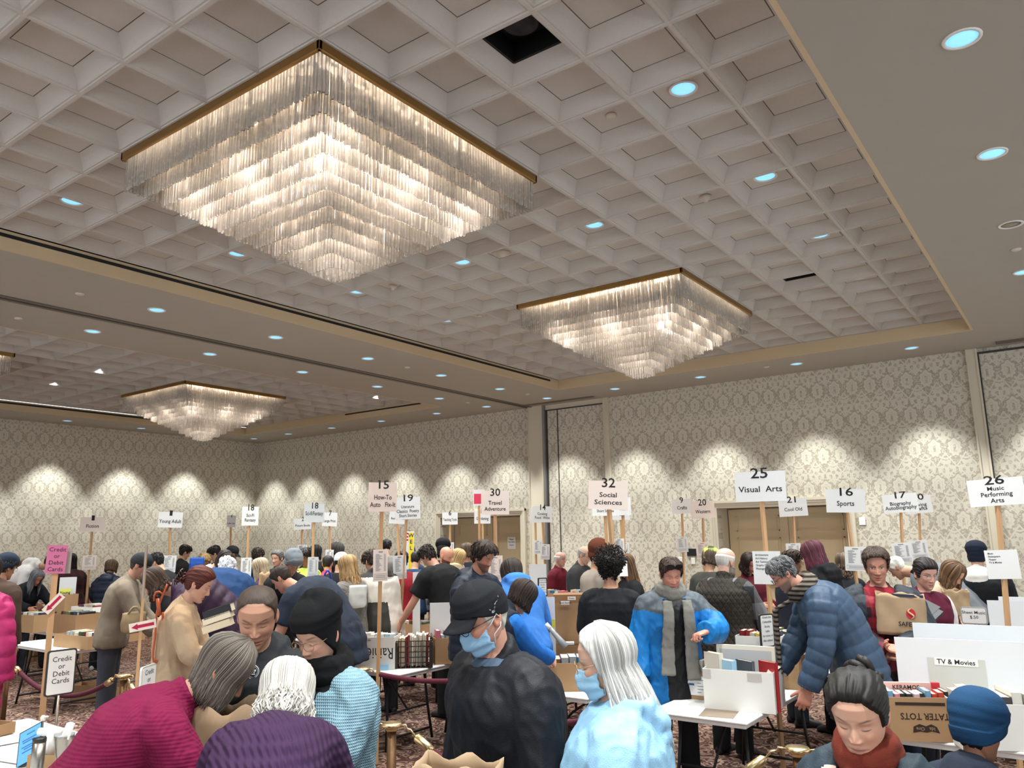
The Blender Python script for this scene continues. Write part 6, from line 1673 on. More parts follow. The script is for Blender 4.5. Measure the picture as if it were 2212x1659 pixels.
board('white card standing behind the curly-haired man', 1352, 1308, 1385, 1372, 7.6, 0, zb=TABLE_H)
for k, (u0, v0, u1, v1, d_) in enumerate(((1143, 1219, 1180, 1254, 11.2),)): board('pale board on the far table beside the pilaster', u0, v0, u1, v1, d_, 0, zb=TABLE_H)
for k in range(3): stock(1196+k*62, 1262, ('tall far carton below the maroon fleece', 'tall far carton below the dark grey jacket', 'tall far carton left of the plush hat')[k], 6, .36, .3, .50, 0, WCARD if k % 2 else CARD, ('book in the tall carton below the maroon fleece', 'book in the tall carton below the dark grey jacket', 'book in the tall carton left of the plush hat')[k], 70+k, d=10.2-.15*k)
# right: foam boards, potato box, white carton
t, w_, h_ = board('front white foam board with TV & Movies label', 1945, 1384, 2200, 1500, 5.08, 0, zb=TABLE_H)
q = MB(); q.box(-.20, .13, -.0052, -.0035, .02, h_-.12); q.build('plastic_sleeve', mat('clear_sleeve', '#c2c3bd', .25), t)
q = MB(); q.box(-.16, .09, -.0072, -.0055, h_-.165, h_-.118); st = q.build('label_strip', M_PAPER, t); lettering([('TV & Movies', -.035, h_-.155, .042, .012)], M_INK, st, 'lettering', FR(-.0082))
board('rear white foam board leaning above the labelled one', 1985, 1352, 2230, 1420, 5.28, 0, zb=TABLE_H)
tb = P(1975, 1540, 4.72); ttp = (tb[0], tb[1])
rzt = YAW-.06-.12
t = open_box(ttp[0], ttp[1]+.10, Z, rzt, .40, .28, .25, CARD, 'brown frozen-potato carton with upside-down TATER TOTS print')
UP_ = Matrix.Translation((0, -.1412, 0)) @ Matrix.Rotation(math.pi/2, 4, 'X') @ Matrix.Rotation(math.pi, 4, 'Z')
lettering([('TATER TOTS', 0.0, -.16, .052, .015, .92)], mat('brown_ink', '#2c1b14', .8), t, 'lettering', UP_)
q = MB(); q.box(-.16, .12, -.142, -.1405, .205, .222); q.build('printed_band', mat('brown_ink', '#2c1b14', .8), t)
q = MB(); V_ = [(-.07, .085), (-.035, .10), (0, .088), (.03, .10), (.06, .085), (.075, .05), (.03, .060), (0, .052), (-.03, .058), (-.075, .05)]
q.add([(x, -.1415, z) for x, z in V_], [tuple(range(len(V_)))]); em = q.build('ribbon_emblem', mat('brown_ink', '#2c1b14', .8), t)
lettering([('Ore', .032, -.082, .028, .01), ('Ida', -.034, -.082, .028, .01)], CARD, em, 'lettering', Matrix.Translation((0, -.1422, 0)) @ Matrix.Rotation(math.pi/2, 4, 'X') @ Matrix.Rotation(math.pi, 4, 'Z'))
fill_books(ttp[0], ttp[1]+.10, Z+.006, rzt, .38, .26, .235, 10, 'paperback film book in the frozen-potato carton', 'books in the frozen-potato carton', seed=80, cols=['#c9a7b0', '#d9d4cc', '#6d97b8', '#c9818e', '#2a2a2d', '#b9412f', '#e2ddd2'])
kb = empty('large_book', (ttp[0]-.11*math.sin(rzt)*1, ttp[1]+.10+.12, Z+.006), rzt, 'tall pink book titled KERAMOS at the back of the carton', 'book')
q = MB(); q.box(-.17, .17, -.012, .012, 0, .285); cv = q.build('cover', mat('pink_cover', '#d8a9a0', .5), kb); q = MB(); q.box(.12, .171, -.0135, .0135, 0, .286); q.build('red_spine', mat('red_cover', '#c22a33', .5), kb)
lettering([('KERAMOS', -.03, .245, .036, .012)], M_INK, cv, 'lettering', FR(-.0135))
wc = P(2140, 1560, 4.6); t = open_box(wc[0], wc[1], Z, rzt, .44, .32, .25, WCARD, 'white carton of large film albums at the right picture edge')
fill_books(wc[0], wc[1], Z+.006, rzt, .42, .30, .25, 7, 'large album in the white carton at the right', 'albums in the right white carton', up=.05, seed=81, cols=['#b9b4a8', '#5d5b58', '#d4d0c6', '#3d3a38'])
for k, (u, v, m_, W_, lb) in enumerate(((2192, 1335, WCARD, .3, 'white record carton beyond the foam boards'), (2130, 1345, CARD, .3, 'brown carton with printed lines left of the stake of sign 26'), (2195, 1280, CARD2, .3, 'long brown carton high at the right edge'))):
    p = P(u, v+30, 6.95 if k < 2 else 8.55); open_box(p[0], p[1], Z, 0 if k < 2 else .1, .34, W_, .24, m_, lb)
board('white record divider beyond the Sheet Music sign', 2137, 1298, 2205, 1340, 7.18, 0, zb=TABLE_H)
board('second white divider at the right picture edge', 2162, 1290, 2230, 1340, 7.4, 0, zb=TABLE_H)
# left tables
stock(195, 1388, 'shallow taped cardboard tray of books on the near left table', 10, .72, .5, .15, .1, CARD, 'book in the shallow taped tray at left', 90, up=.01, d=9.55)
stock(262, 1378, 'cardboard tray behind the arrow pole', 7, .4, .4, .15, .1, CARD, 'book in the tray behind the arrow pole', 91, up=.01, d=9.95)
stock(170, 1330, 'brown carton behind the pink sign stake', 7, .55, .4, .26, .1, CARD2, 'book in the carton behind the pink sign stake', 92, up=.02, d=11.0)
stock(80, 1322, 'long brown carton in front of the grey-streaked hair', 8, .6, .4, .24, .1, CARD, 'book in the carton before the grey-streaked hair', 93, up=.01, d=11.3)
stock(205, 1308, 'white carton with blue window left of the navy coat', 6, .55, .4, .3, .1, WCARD, 'book in the white carton left of the navy coat', 94, d=11.75)
stock(175, 1290, 'far brown carton left of the navy puffer coat', 6, .6, .4, .2, .1, CARD, 'book in the far carton left of the navy coat', 95)
board('pale board standing on the far left table', 132, 1247, 164, 1285, 12.0, 0, zb=TABLE_H)
stock(141, 1290, 'small brown carton under the Young Adult card', 0, .3, .22, .47, .2, CARD, None, 96, d=11.9)
t, w_, h_ = board('small yellow-edged Young Adult card on the left boxes', 130, 1272, 152, 1290, 11.9, 12, m=mat('yellow_card', '#dfe06a', .7), zb=TABLE_H+.472)
lettering([('Young', 0, h_-.075, .055, .02), ('Adult', 0, h_-.14, .055, .02)], M_INK, t.children[0], 'lettering', FR(-.0042))
for k, (u, v) in enumerate(((180, 1505), (235, 1510))): p = G(u+20, v+6, 0); open_box(p[0], p[1], .001, .75, .42, .3, .20, CARD, ('brown carton on the carpet behind the credit card stand', 'second brown carton on the carpet by the middle-left post')[k])
for k, (u, v) in enumerate(((48, 1425), (68, 1428))): p = G(u, v, 0); open_box(p[0], p[1], .001, .6, .2, .2, .26, CARD2, ('narrow brown carton under the left table', 'narrow brown carton beside the draped black coat')[k])
p = G(116, 1440, 0)                                              # black coat over a chair
t = empty('draped_coat', (p[0], p[1], 0), .4, 'black coat draped over a chair by the left table', 'coat')
S = Shell(); S.loft([((0, 0, z), (1, 0, 0), (0, 1, 0), a, b) for z, a, b in ((.02, .22, .20), (.3, .25, .22), (.6, .25, .21), (.85, .20, .16), (.95, .10, .08))], 18); S.tube([(-.2, 0, .85), (-.34, .05, .6), (-.36, .08, .25)], [.09, .09, .07])
V_, N_, F_ = remesh(*S.arr(), .02, 1); V_ = V_+N_*wrinkle(V_, 3, .02)[:, None]; mobj('coat_cloth', V_, F_, fabric('black_coat', '#131316'), t)
# centre boxes behind the cardigan, navy T-shirt and grey jacket
CD = (7.95, 9.4, 10.0, 9.95, 10.15, 8.35, 12.9, 10.05)
for k, (u, v, m_, n_, lb, bl, H_) in enumerate((
    (768, 1398, WCARD, 6, 'pale printed carton left of the fruit carton', 'book in the pale carton left of the fruit carton', .2),
    (765, 1362, CARD, 8, 'brown carton below the white backpack', 'book in the brown carton below the white backpack', .14),
    (748, 1330, CARD, 7, 'carton beside the dark-panelled jacket', 'book in the carton beside the dark-panelled jacket', .2),
    (905, 1345, CARD2, 8, 'brown carton under the reaching bare arm', 'book in the carton under the reaching bare arm', .16),
    (862, 1352, CARD, 6, 'carton with a Classics label by the white jacket', 'book in the Classics carton', .14),
    (752, 1385, CARD, 5, 'low carton right of the black knit hat', 'book in the low carton right of the black knit hat', .12),
    (790, 1272, CARD, 5, 'far carton left of the white jacket', 'book in the far carton left of the white jacket', .25),
    (665, 1345, CARD, 5, 'far carton behind the blue tote', 'book in the far carton behind the blue tote', .2))):
    stock(u, v, lb, n_, .44 if k not in (0, 3, 4, 5) else .32, .30, H_, .1, m_, bl, 100+k, up=.025, d=CD[k])
p = P(868, 1350, 9.9); label_strip('Classics', p[0], p[1], TABLE_H+.02, YAW+.1, .12, .045, 'white Classics label in front of the bare arm', size=.03)
p = P(777, 1271, 10.5); t, w_, h_ = board('white notice with three lines left of the white jacket', 768, 1258, 790, 1280, 9.75, 0, m=M_PAPER, zb=TABLE_H)
lettering([('Vintage', 0, h_-.055, .035, .02), ('Novels', 0, h_-.10, .035, .02), ('Mystery', 0, h_-.15, .035, .02)], M_INK, t.children[0], 'lettering', FR(-.0042))
t, w_, h_ = board('white two-sheet notice behind the red coat', 892, 1236, 908, 1290, 9.75, 0, m=M_PAPER, zb=TABLE_H)
p = P(805, 1245, 12.0); 
# wall fittings
def plate(label, u, v, w_, h_, m, name='wall_plate', cat='switch', y=YB):
    p = at_back(u, v); q = MB(); q.box(-w_/2, w_/2, -.02, 0, -h_/2, h_/2, bev=.003); o = q.build(name, m, None, False, (p[0], y, p[2])); return tag(o, label, cat)
plate('black wall screen left of the double doors', 1496, 1193, .22, .14, M_BLACK, 'wall_screen', 'screen')
plate('white switch plate below the black wall screen', 1498, 1212, .08, .12, M_WHITE)
plate('white paper notice on the wall under sign 9', 1471, 1211, .10, .14, M_WHITE, 'wall_notice', 'notice')
plate('small white thermostat on the wall right of the doors', 1863, 1126, .10, .13, M_WHITE, 'thermostat', 'thermostat')
for n_, (u, v) in enumerate(((1105, 1173),)):
    p = at_back(u, v, YB+REC-.05); q = MB(); q.box(-.12, .12, -.003, 0, -.14, .14); o = q.build('door_notice', M_PAPER, None, False, (p[0], YB+REC-.046, p[2])); tag(o, 'white paper notice taped to the left door', 'notice')
    lettering([('Please', 0, .07, .05, .02), ('Use Other', 0, .01, .045, .02), ('Doors', 0, -.06, .045, .02)], M_INK, o, 'lettering', FR(-.0042))
# ------------------------------------------------------------------ the crowd
def sw(name, col, **k): return dict(name=name, col=col, **k)
TBL = ((.20, .46, .98), (-.20, .46, .98)); HOLD = ((.10, .30, 1.12), (-.10, .30, 1.12)); DOWN = ((.26, .04, .80), (-.26, .04, .80)); CLASP = ((.05, .26, 1.02), (-.05, .26, 1.02))
# nearest row
person('woman in magenta ribbed turtleneck bending over with a grey-brown bob', 484, 1446, 3.02, face=95, lean=38, upper=12, neck=8, hp=42, hy=-8, fem=True, res='hi', w=1.12, skin='#b98a74', top=sw('sweater', '#700d38', o=.020, collar='turtle', kind='rib', scale=1.0, hem=-.22, wr=.007, arm_o=.022), bottom=('trousers', '#1d2434'), hands=((.20, .62, .88), (-.12, .66, .86)), curl=(.6, .6),
       hair=('long', dict(col='#4a423b', c2='#776d63', length=.11, T=.012, phi=(40, 180), front=.085, zrel=-.02, wave=.002, flare=.14, wd=.0055, n=820, curl_in=.25, gw=.35)))
person('woman in purple cable-knit sweater seen from behind with short silver waves', 618, 1506, 2.95, face=172, lean=42, upper=22, neck=0, hp=45, fem=True, res='hi', w=1.02, skin='#c49a86', top=sw('sweater', '#361f3d', o=.022, collar='crew', kind='cable', hem=-.2, wr=.006, arm_o=.022), bottom=('trousers', '#22242c'), hands=((.24, .6, .85), (-.24, .6, .85)),
       hair=('long', dict(col='#8d8880', c2='#e3ded6', length=.115, T=.020, phi=(30, 180), wave=.012, flare=.55, front=.08, zrel=-.005, wd=.0058, n=760, gw=.3)))
HOOD = person('man with buzzed hair in a charcoal hooded sweatshirt with a round white crest', 556, 1330, 3.3, face=-6, hp=26, neck=16, lean=4, res='hi', w=1.12, skin='#c9967c', facekw=dict(buzz='#4d3b32', hl=hairline(.086, .062, -.01, -.07), brow='#3a2a22', brow_w=1.2, blush=.35), headkw=dict(plump=.5, wide=1.03), top=sw('hoodie', '#2b2d30', o=.028, collar='hood', wr=.010), bottom=('trousers', '#1c1d21'), hands=((.12, .35, .95), (-.12, .35, .95)), hair=('short', dict(col='#43362e', T=.004, front=.086, temple=.064, rough=.0004)))
person('woman in a pale blue knit cardigan with black knit hat and glasses', 688, 1370, 3.2, face=-42, hp=22, lean=1, upper=2, neck=16, hy=0, fem=True, res='hi', w=1.18, skin='#c69a86', facekw=dict(blush=.45, brow='#5a4638'), headkw=dict(plump=.4), top=sw('shirt', '#121214', o=.012), over=sw('cardigan', '#7f9fae', o=.034, hem=-.42, kind='waffle', scale=.55, wr=.012, collar='none', neck=.50, arm_o=.034, flare=.10, mats=[(lambda c, x: (np.abs(c[:, 0]) < .055) & (c[:, 1] > .02) & (c[:, 2] < 1.42*x['s']) & (c[:, 1] > (x['sp'](.3)[0][1]+.04)), '#121214', 'plain', None)]), bottom=('trousers', '#1b1b1f'), hands=((.26, .12, .80), (-.12, .36, .92)),
       extras=[('beanie', dict(col='#0f0f11', front=.050, back=-.11, T=.012, peak=.03, brim=.0, slouch=.03)), ('scarf', dict(col='#0e0e10', r=.046, R=.074, ends=(.28, 0), loops=2)), ('glasses', dict(col='#9b7a5a', r=.023))])
CAPMAN = person('man in a black zip jacket with black cap, blue mask and glasses', 1042, 1332, 3.0, face=-58, hp=24, lean=2, upper=6, neck=14, res='hi', w=1.22, skin='#c4917c', facekw=dict(blush=.6, brow='#b5aca2'), headkw=dict(plump=.35), top=sw('shirt', '#4b5a6c', o=.008), over=sw('jacket', '#15171d', o=.042, hem=-.26, wr=.012, collar='collar', neck=.515, col_h=.05, arm_o=.036, flare=.06, rough=.6), bottom=('trousers', '#2a2a2e'), hands=((.30, .08, .78), (-.28, .12, .80)),
       hair=('fringe', dict(col='#c9c0b4', T=.007)), extras=[('cap', dict(col='#16181d', front=.040, back=-.012, T=.013, label='black cap with a thin white curved tick')), ('mask',), ('glasses', dict(col='#2a2422', r=.022, fwd=.006))])

person('woman with long white hair and blue mask in a light blue hooded jacket', 1306, 1428, 2.7, face=-88, hp=12, lean=-3, upper=3, neck=8, fem=True, res='hi', w=1.3, skin='#c9a08a', facekw=dict(blush=.3, brow='#a39a90'), top=sw('jacket', '#8bb4d0', o=.036, hem=-.25, collar='hood', wr=.012, arm_o=.036, rough=.55, flare=.05), bottom=('trousers', '#30343c'), hands=((.26, .14, .82), (-.26, .14, .82)),
       hair=('long', dict(col='#9d9b96', c2='#d6d5d2', length=.30, T=.022, phi=(80, 180), wave=.006, front=.082, temple=.06, flare=.5, drift=.28, wd=.0055, n=1000, gw=.6, var=.12)), extras=[('mask', dict(col='#94bfdb')), ('glasses', dict(col='#b59a78', r=.021, fwd=.004))])
person('woman with dark tied-back hair and rust scarf in a dark teal coat, nearest at right', 1856, 1540, 2.4, face=-14, hp=22, neck=18, lean=6, fem=True, res='hi', w=1.0, skin='#d0a189', facekw=dict(blush=.45, brow='#4b3a30', lips='#b06f68'), headkw=dict(plump=.45, nose=.85, wide=1.02), top=sw('coat', '#27343d', o=.040, collar='none', neck=.50, wr=.014, arm_o=.036, rough=.6, mats=[(lambda c, x: (np.abs(c[:, 0]) < .13) & (c[:, 1] > x['sp'](.40)[0][1]+.085) & (c[:, 0] > -.30) & (c[:, 2] < x['sp'](.5)[0][2]) & (np.abs(c[:, 0]) > .045), '#e0bdb0', 'plain', None)]), bottom=('trousers', '#22252b'), hands=((.24, .25, .9), (-.24, .25, .9)),
       hair=('bun', dict(col='#17130f', clip=False, bun=.05, z=.06, y=-.115, front=.080)), extras=[('scarf', dict(col='#6b2c20', r=.040, R=.080, ends=(.30, .26), loops=2, kind='plain', spread=.045, front=.045))])
person('child in a dark blue knit hat and blue puffer jacket with a backpack', 2112, 1580, 3.0, face=140, hp=12, hy=0, lean=0, res='mid', w=.9, size=.66, hs=.92, skin='#a8765e', top=sw('jacket', '#232a38', o=.036, puff=.08, collar='hood'), bottom=('trousers', '#22242a'), hair=('short', dict(col='#1d1715', T=.01)), extras=[('beanie', dict(col='#173c5e', front=.028, back=-.045, T=.018, peak=.045, brim=.055)), ('backpack', dict(col='#2a3950', col2='#3d86d8', w=.12, h=.26, dp=.07))])
person('person cut off at the lower right corner in a black coat sleeve', 2330, 1500, 2.9, face=-100, lean=8, res='lo', w=1.1, top=sw('coat', '#17181b', o=.035), hair=('short', dict()), hands=((.2, .4, .95), (-.2, .45, .95)))
# middle distance, left to right
person('person in a hot pink puffer coat at the left picture edge', -34, 1235, 6.3, face=150, lean=4, fem=True, res='mid', w=1.1, top=sw('puffer_coat', '#b8336f', o=.055, puff=.13, amp=.016, hem=-.42, collar='stand', arm_o=.05, rough=.5), hair=('long', dict(col='#2c211c', length=.2)))
person('person in brown shearling coat with navy knit hat and glasses at left', 12, 1226, 8.6, face=125, hp=15, res='lo', w=1.15, skin='#a77a62', top=sw('coat', '#3d2c22', o=.045, hem=-.3, collar='collar'), extras=[('beanie', dict(col='#1b2433')), ('glasses', {})], hair=('short', {}))
person('woman with grey-streaked long hair in a navy sweatshirt leaning on the boxes', 79, 1248, 12.3, face=32, hp=38, lean=20, upper=14, fem=True, res='mid', w=1.2, skin='#a5745c', top=sw('sweatshirt', '#15181f', o=.03, hem=-.2), hands=((.2, .5, 1.0), (-.25, .5, 1.0)), hair=('long', dict(col='#3a3838', c2='#7e8088', length=.26)))
person('person with light brown hair in a grey vest by the left wall', 50, 1226, 13.6, face=-150, hp=25, res='lo', fem=True, top=sw('vest_coat', '#4b515a', o=.03), hair=('long', dict(col='#6b4f3a', length=.12)))
person('person in a white hooded top bending behind the pink sign', 108, 1216, 13.4, face=70, lean=38, upper=18, hp=40, res='lo', top=sw('hooded_top', '#dfe0e2', o=.03, collar='hood'), hair=('short', dict(col='#1a1413')), hands=TBL)
person('person with black hair in a maroon plaid jacket right of the pink sign', 152, 1213, 13.5, face=-160, lean=14, hp=20, res='lo', fem=True, top=sw('plaid_jacket', '#431c22', kind='plaid', col2='#1c1416', o=.035), hair=('long', dict(col='#120e0e', length=.18)))
person('woman with two small hair buns in a long navy puffer coat', 240, 1226, 12.7, face=158, hp=22, lean=4, fem=True, res='mid', w=1.12, top=sw('puffer_coat', '#1a2233', o=.05, puff=.09, amp=.012, hem=-.48, collar='hood', arm_o=.04, rough=.5), hair=('long', dict(col='#4a3526', length=.06)), hands=((.2, .35, 1.05), (-.2, .35, 1.05)), shoes='#c9c9cc', bottom=('leggings', '#17181c'))
person('man in a black baseball cap and taupe fleece pullover', 302, 1222, 8.5, face=82, hp=32, lean=8, upper=10, res='mid', w=1.05, skin='#b58a74', top=sw('pullover', '#766a5c', o=.03, collar='stand'), bottom=('trousers', '#34373f'), hair=('short', dict(col='#3a3029', T=.008)), extras=[('cap', dict(col='#24262a', front=.045))], hands=TBL)
person('person with black hair bending behind the taupe pullover', 338, 1214, 11.6, face=-120, hp=25, lean=20, res='lo', top=sw('coat', '#1a1a1d', o=.03), hair=('short', dict(col='#141010')))
person('person with curly brown hair in a plum puffer jacket bending to the left', 333, 1258, 7.0, face=-95, lean=48, upper=18, neck=0, hp=45, fem=True, res='mid', w=1.12, top=sw('puffer_jacket', '#35223a', o=.045, puff=.09, amp=.011, hem=-.2, collar='stand', arm_o=.035, rough=.5), bottom=('trousers', '#17181c'), hair=('long', dict(col='#372a24', c2='#574438', length=.12, wave=.02, flare=.5)), hands=((.2, .55, .70), (-.2, .55, .75)))
TAN = person('woman with red clipped-up hair in a long camel coat holding a stack of books', 428, 1262, 5.9, face=82, hp=28, hy=0, lean=2, upper=10, neck=16, fem=True, res='hi', w=1.0, skin='#d1a48f', facekw=dict(blush=.3, brow='#6a3a28'), top=sw('coat', '#ad967c', o=.034, hem=-.62, flare=.16, collar='collar', col_h=.035, wr=.009, arm_o=.028), bottom=('leggings', '#1b1a1c'), hair=('bun', dict(col='#5a1f16', c2='#3a1712', bun=.035)), hands=((.10, .40, 1.16), (-.06, .42, 1.14)), curl=(.5, .5), palm=((-.2, .3, .9, -.15, .9, .1), (.2, .3, .9, .15, .9, .1)))
person('man in a black jacket standing by the left wall', 399, 1193, 14.6, face=112, hp=26, res='lo', top=sw('jacket', '#1b1a1a', o=.03, collar='collar'), hair=('short', dict(col='#1e1614')))
person('blond person looking down beside a blue bag', 441, 1214, 12.6, face=10, hp=34, res='mid', lean=8, skin='#cf9e82', top=sw('jacket', '#3a4350', o=.03), hair=('short', dict(col='#9c7a4e', c2='#6e5233', T=.02)), facekw=dict(blush=.4))
person('person with a black bowl cut between the blond and the capped man', 464, 1196, 14.2, face=-100, hp=30, res='lo', top=sw('jacket', '#2b2c30', o=.03), hair=('short', dict(col='#100d0d', T=.02)))
person('man in a black and white mesh cap, far left of the sci-fi sign', 500, 1196, 13.6, face=72, hp=30, res='lo', skin='#c98a78', top=sw('jacket', '#d9dadc', o=.03), extras=[('cap', dict(col='#17181b', panel='#dddddd'))], hair=('short', dict(T=.006)))
person('woman with a dark brown bob and cream strap leaning forward', 484, 1208, 11.2, face=62, lean=24, upper=14, hp=48, res='lo', fem=True, top=sw('jacket', '#d5cfc3', o=.03), hair=('long', dict(col='#2f241f', length=.12)), hands=TBL)
person('large man in a blue jacket bending away with silver hair', 489, 1228, 8.4, face=168, lean=34, upper=24, neck=0, hp=42, res='mid', w=1.38, top=sw('jacket', '#1f3f6c', o=.04, hem=-.25, collar='collar', arm_o=.03), bottom=('jeans', '#232c3d'), hair=('short', dict(col='#b9bcc0', c2='#e2e3e5', T=.014)), hands=TBL)
person('boy in a navy jacket with white collar and dark hair', 556, 1201, 13.2, face=150, hp=28, res='lo', top=sw('jacket', '#27405f', o=.03, collar='hood'), hair=('short', dict(col='#2a1e19', T=.018)))
person('person with long ash blond hair in a plum coat', 562, 1226, 10.6, face=-118, hp=22, lean=10, res='lo', fem=True, top=sw('coat', '#3a1f35', o=.035, collar='hood'), hair=('long', dict(col='#8a7660', c2='#b7a58a', length=.2)))
person('smiling woman with grey hair pulled back, behind the grey knit hat', 599, 1206, 12.6, face=-40, hp=8, res='mid', fem=True, skin='#cfa28c', top=sw('jacket', '#1b1b1f', o=.03, collar='stand'), hair=('bun', dict(col='#5d5a58', clip=False)), facekw=dict(blush=.4))
person('man in a grey knit hat and black hooded jacket looking down', 631, 1218, 9.6, face=26, hp=38, lean=10, upper=12, res='mid', w=1.1, skin='#b58a76', top=sw('jacket', '#131316', o=.035, collar='hood'), extras=[('beanie', dict(col='#70757b', front=.05, peak=.04, slouch=.02)), ('glasses', {})], hair=('short', dict(T=.005)), hands=HOLD)
person('man in a lime safety vest with hand at his mouth', 661, 1204, 11.6, face=-48, hp=20, res='mid', skin='#9a6a52', top=sw('safety_vest', '#c8ea5c', o=.035, sleeve='none'), over=None, hair=('short', dict(col='#1c1512', T=.02)), hands=((.08, .22, 1.45), (-.2, .2, 1.0)), bare=True)
person('person in a black hood behind the tilted grey card stake', 682, 1194, 14.0, face=170, res='lo', top=sw('jacket', '#17181b', o=.035), hair=('long', dict(col='#191413', length=.1)))
person('person in a pink puffer jacket under the large print sign', 708, 1218, 11.8, face=165, hp=25, res='lo', fem=True, w=1.05, top=sw('puffer_jacket', '#d0355c', o=.05, puff=.1, amp=.014, hem=-.2, collar='stand', rough=.5), hair=('short', dict(col='#1c1512', T=.01)))
person('person with a grey fur-trimmed hood by the back wall', 727, 1190, 14.2, face=150, res='lo', top=sw('parka', '#2d2b2b', o=.04, collar='hood'), hair=('long', dict(col='#3a3635', length=.08, T=.03)))
person('person in a white cap and black jacket before the pink puffer', 736, 1213, 11.1, face=140, hp=14, res='lo', top=sw('jacket', '#16171a', o=.035), extras=[('cap', dict(col='#cfd9e2', front=.045))], hair=('short', dict(col='#1c1512', T=.008)))
person('woman with long wavy blond hair in a grey quilted jacket', 752, 1224, 9.0, face=-140, hp=22, lean=4, fem=True, res='mid', top=sw('jacket', '#77716c', o=.035, kind='quilt', hem=-.25, arm_o=.03), hair=('long', dict(col='#8c6b45', c2='#b8986a', length=.30, wave=.014, flare=.2)), hands=((.2, .32, 1.1), (-.2, .32, 1.1)), bottom=('leggings', '#17181c'))
person('large man in a navy T-shirt bending to the left', 609, 1250, 7.4, face=-118, lean=30, upper=28, neck=0, hp=40, res='mid', w=1.5, skin='#c9957f', top=sw('t_shirt', '#232d3e', o=.022, sleeve='short', hem=-.22), bottom=('jeans', '#252d3c'), hair=('short', dict(col='#2a211d', T=.007)), hands=((.3, .4, .85), (-.3, .5, .9)), bare=True)
person('person in a white and charcoal fleece with dark wavy hair behind sign 15', 803, 1214, 9.4, face=-150, lean=14, upper=10, hp=35, res='mid', w=1.15, top=sw('fleece', '#d3cbc0', o=.04, hem=-.42, collar='hood', flare=.06, mats=[(lambda c, x: (c[:, 2] < x['sp'](.22)[0][2]) & (c[:, 0] < -.02), '#3b3836', 'plain', None), (lambda c, x: (c[:, 2] > x['sp'](.50)[0][2]), '#3b3836', 'plain', None)]), hair=('short', dict(col='#33241d', T=.02)), hands=TBL)
person('person in a long red coat behind sign 19', 868, 1212, 11.0, face=-165, lean=6, hp=25, res='mid', fem=True, w=1.05, top=sw('coat', '#7d1220', o=.035, hem=-.6, flare=.15), hair=('short', dict(col='#241a17', T=.018)), hands=TBL)
person('boy with black hair in a grey jacket far behind sign 19', 835, 1181, 14.4, face=175, res='lo', top=sw('jacket', '#6d6a66', o=.035), hair=('short', dict(col='#0f0d0e', T=.016)))
person('person with black hair in front of the welcome banner', 884, 1197, 12.7, face=180, res='lo', top=sw('jacket', '#1d2b40', o=.035, collar='hood'), hair=('long', dict(col='#0f0d0d', length=.1)))
person('person in a navy vest over a plaid shirt left of the black T-shirt', 899, 1209, 12.0, face=160, lean=8, hp=25, res='lo', top=sw('plaid_shirt', '#3c4652', kind='plaid', col2='#8d939b', o=.02), over=sw('vest', '#1b3350', o=.045, sleeve='none'), hair=('short', dict(col='#1b1412', T=.01)))
person('large man in a black T-shirt reaching a bare tattooed arm to a box', 925, 1203, 9.3, face=-132, lean=12, upper=22, neck=10, hp=42, res='mid', w=1.28, skin='#c08d76', top=sw('t_shirt', '#111113', o=.024, sleeve='short', hem=-.22, arm_o=.03), bottom=('trousers', '#141518'), hair=('short', dict(col='#1b1412', c2='#2f2420', T=.022, top=.01)), hands=((.26, .15, .85), (-.36, .46, .98)), bare=True, curl=(.5, .8), elbow=(None, (-.6, -.5, -.2)))
person('bald man with a red beard in a grey jacket', 964, 1201, 10.8, face=58, hp=26, res='mid', skin='#c9917b', facekw=dict(beard='#6b3a26', blush=.5, brow='#6b4a36'), top=sw('jacket', '#3d3d42', o=.035, collar='collar'), extras=[('beard', dict(col='#6b3a26', T=.008))], hands=HOLD)
person('woman with blond hair and cream scarf beside the bald man', 991, 1205, 11.7, face=80, hp=28, res='lo', fem=True, top=sw('jacket', '#2a2023', o=.03), extras=[('scarf', dict(col='#cbb99a', ends=(0, 0)))], hair=('long', dict(col='#b79a6a', length=.16)))
person('person in a tall black hat far behind the bald man', 957, 1190, 13.4, face=178, res='lo', top=sw('jacket', '#1b1b1f', o=.03), extras=[('beanie', dict(col='#101013', peak=.09))], hair=('long', dict(col='#101010', length=.08)))
person('person with brown collar-length hair in front of the left door', 1008, 1192, 12.4, face=178, res='lo', fem=True, top=sw('jacket', '#23262e', o=.035), hair=('long', dict(col='#4d3c30', length=.09)))
person('man in a navy puffer jacket looking down beside the price sheet of sign 30', 1044, 1204, 7.0, face=52, hp=22, neck=18, lean=4, res='mid', w=1.08, skin='#bb836c', facekw=dict(blush=.5, beard='#5a4238'), top=sw('puffer_jacket', '#1a2436', o=.05, puff=.075, amp=.010, collar='hood', arm_o=.04, rough=.5), bottom=('trousers', '#1c1d21'), hair=('short', dict(col='#2b1f19', T=.026, top=.012)), hands=HOLD)
person('person in a bright blue hooded sweatshirt bending away', 1106, 1240, 7.6, face=-168, lean=26, upper=20, neck=2, hp=42, res='mid', w=1.15, fem=True, top=sw('hoodie', '#3c78c8', o=.04, collar='hood', hem=-.25, arm_o=.03), bottom=('jeans', '#2a3446'), hair=('long', dict(col='#2c211c', length=.12)), hands=TBL)
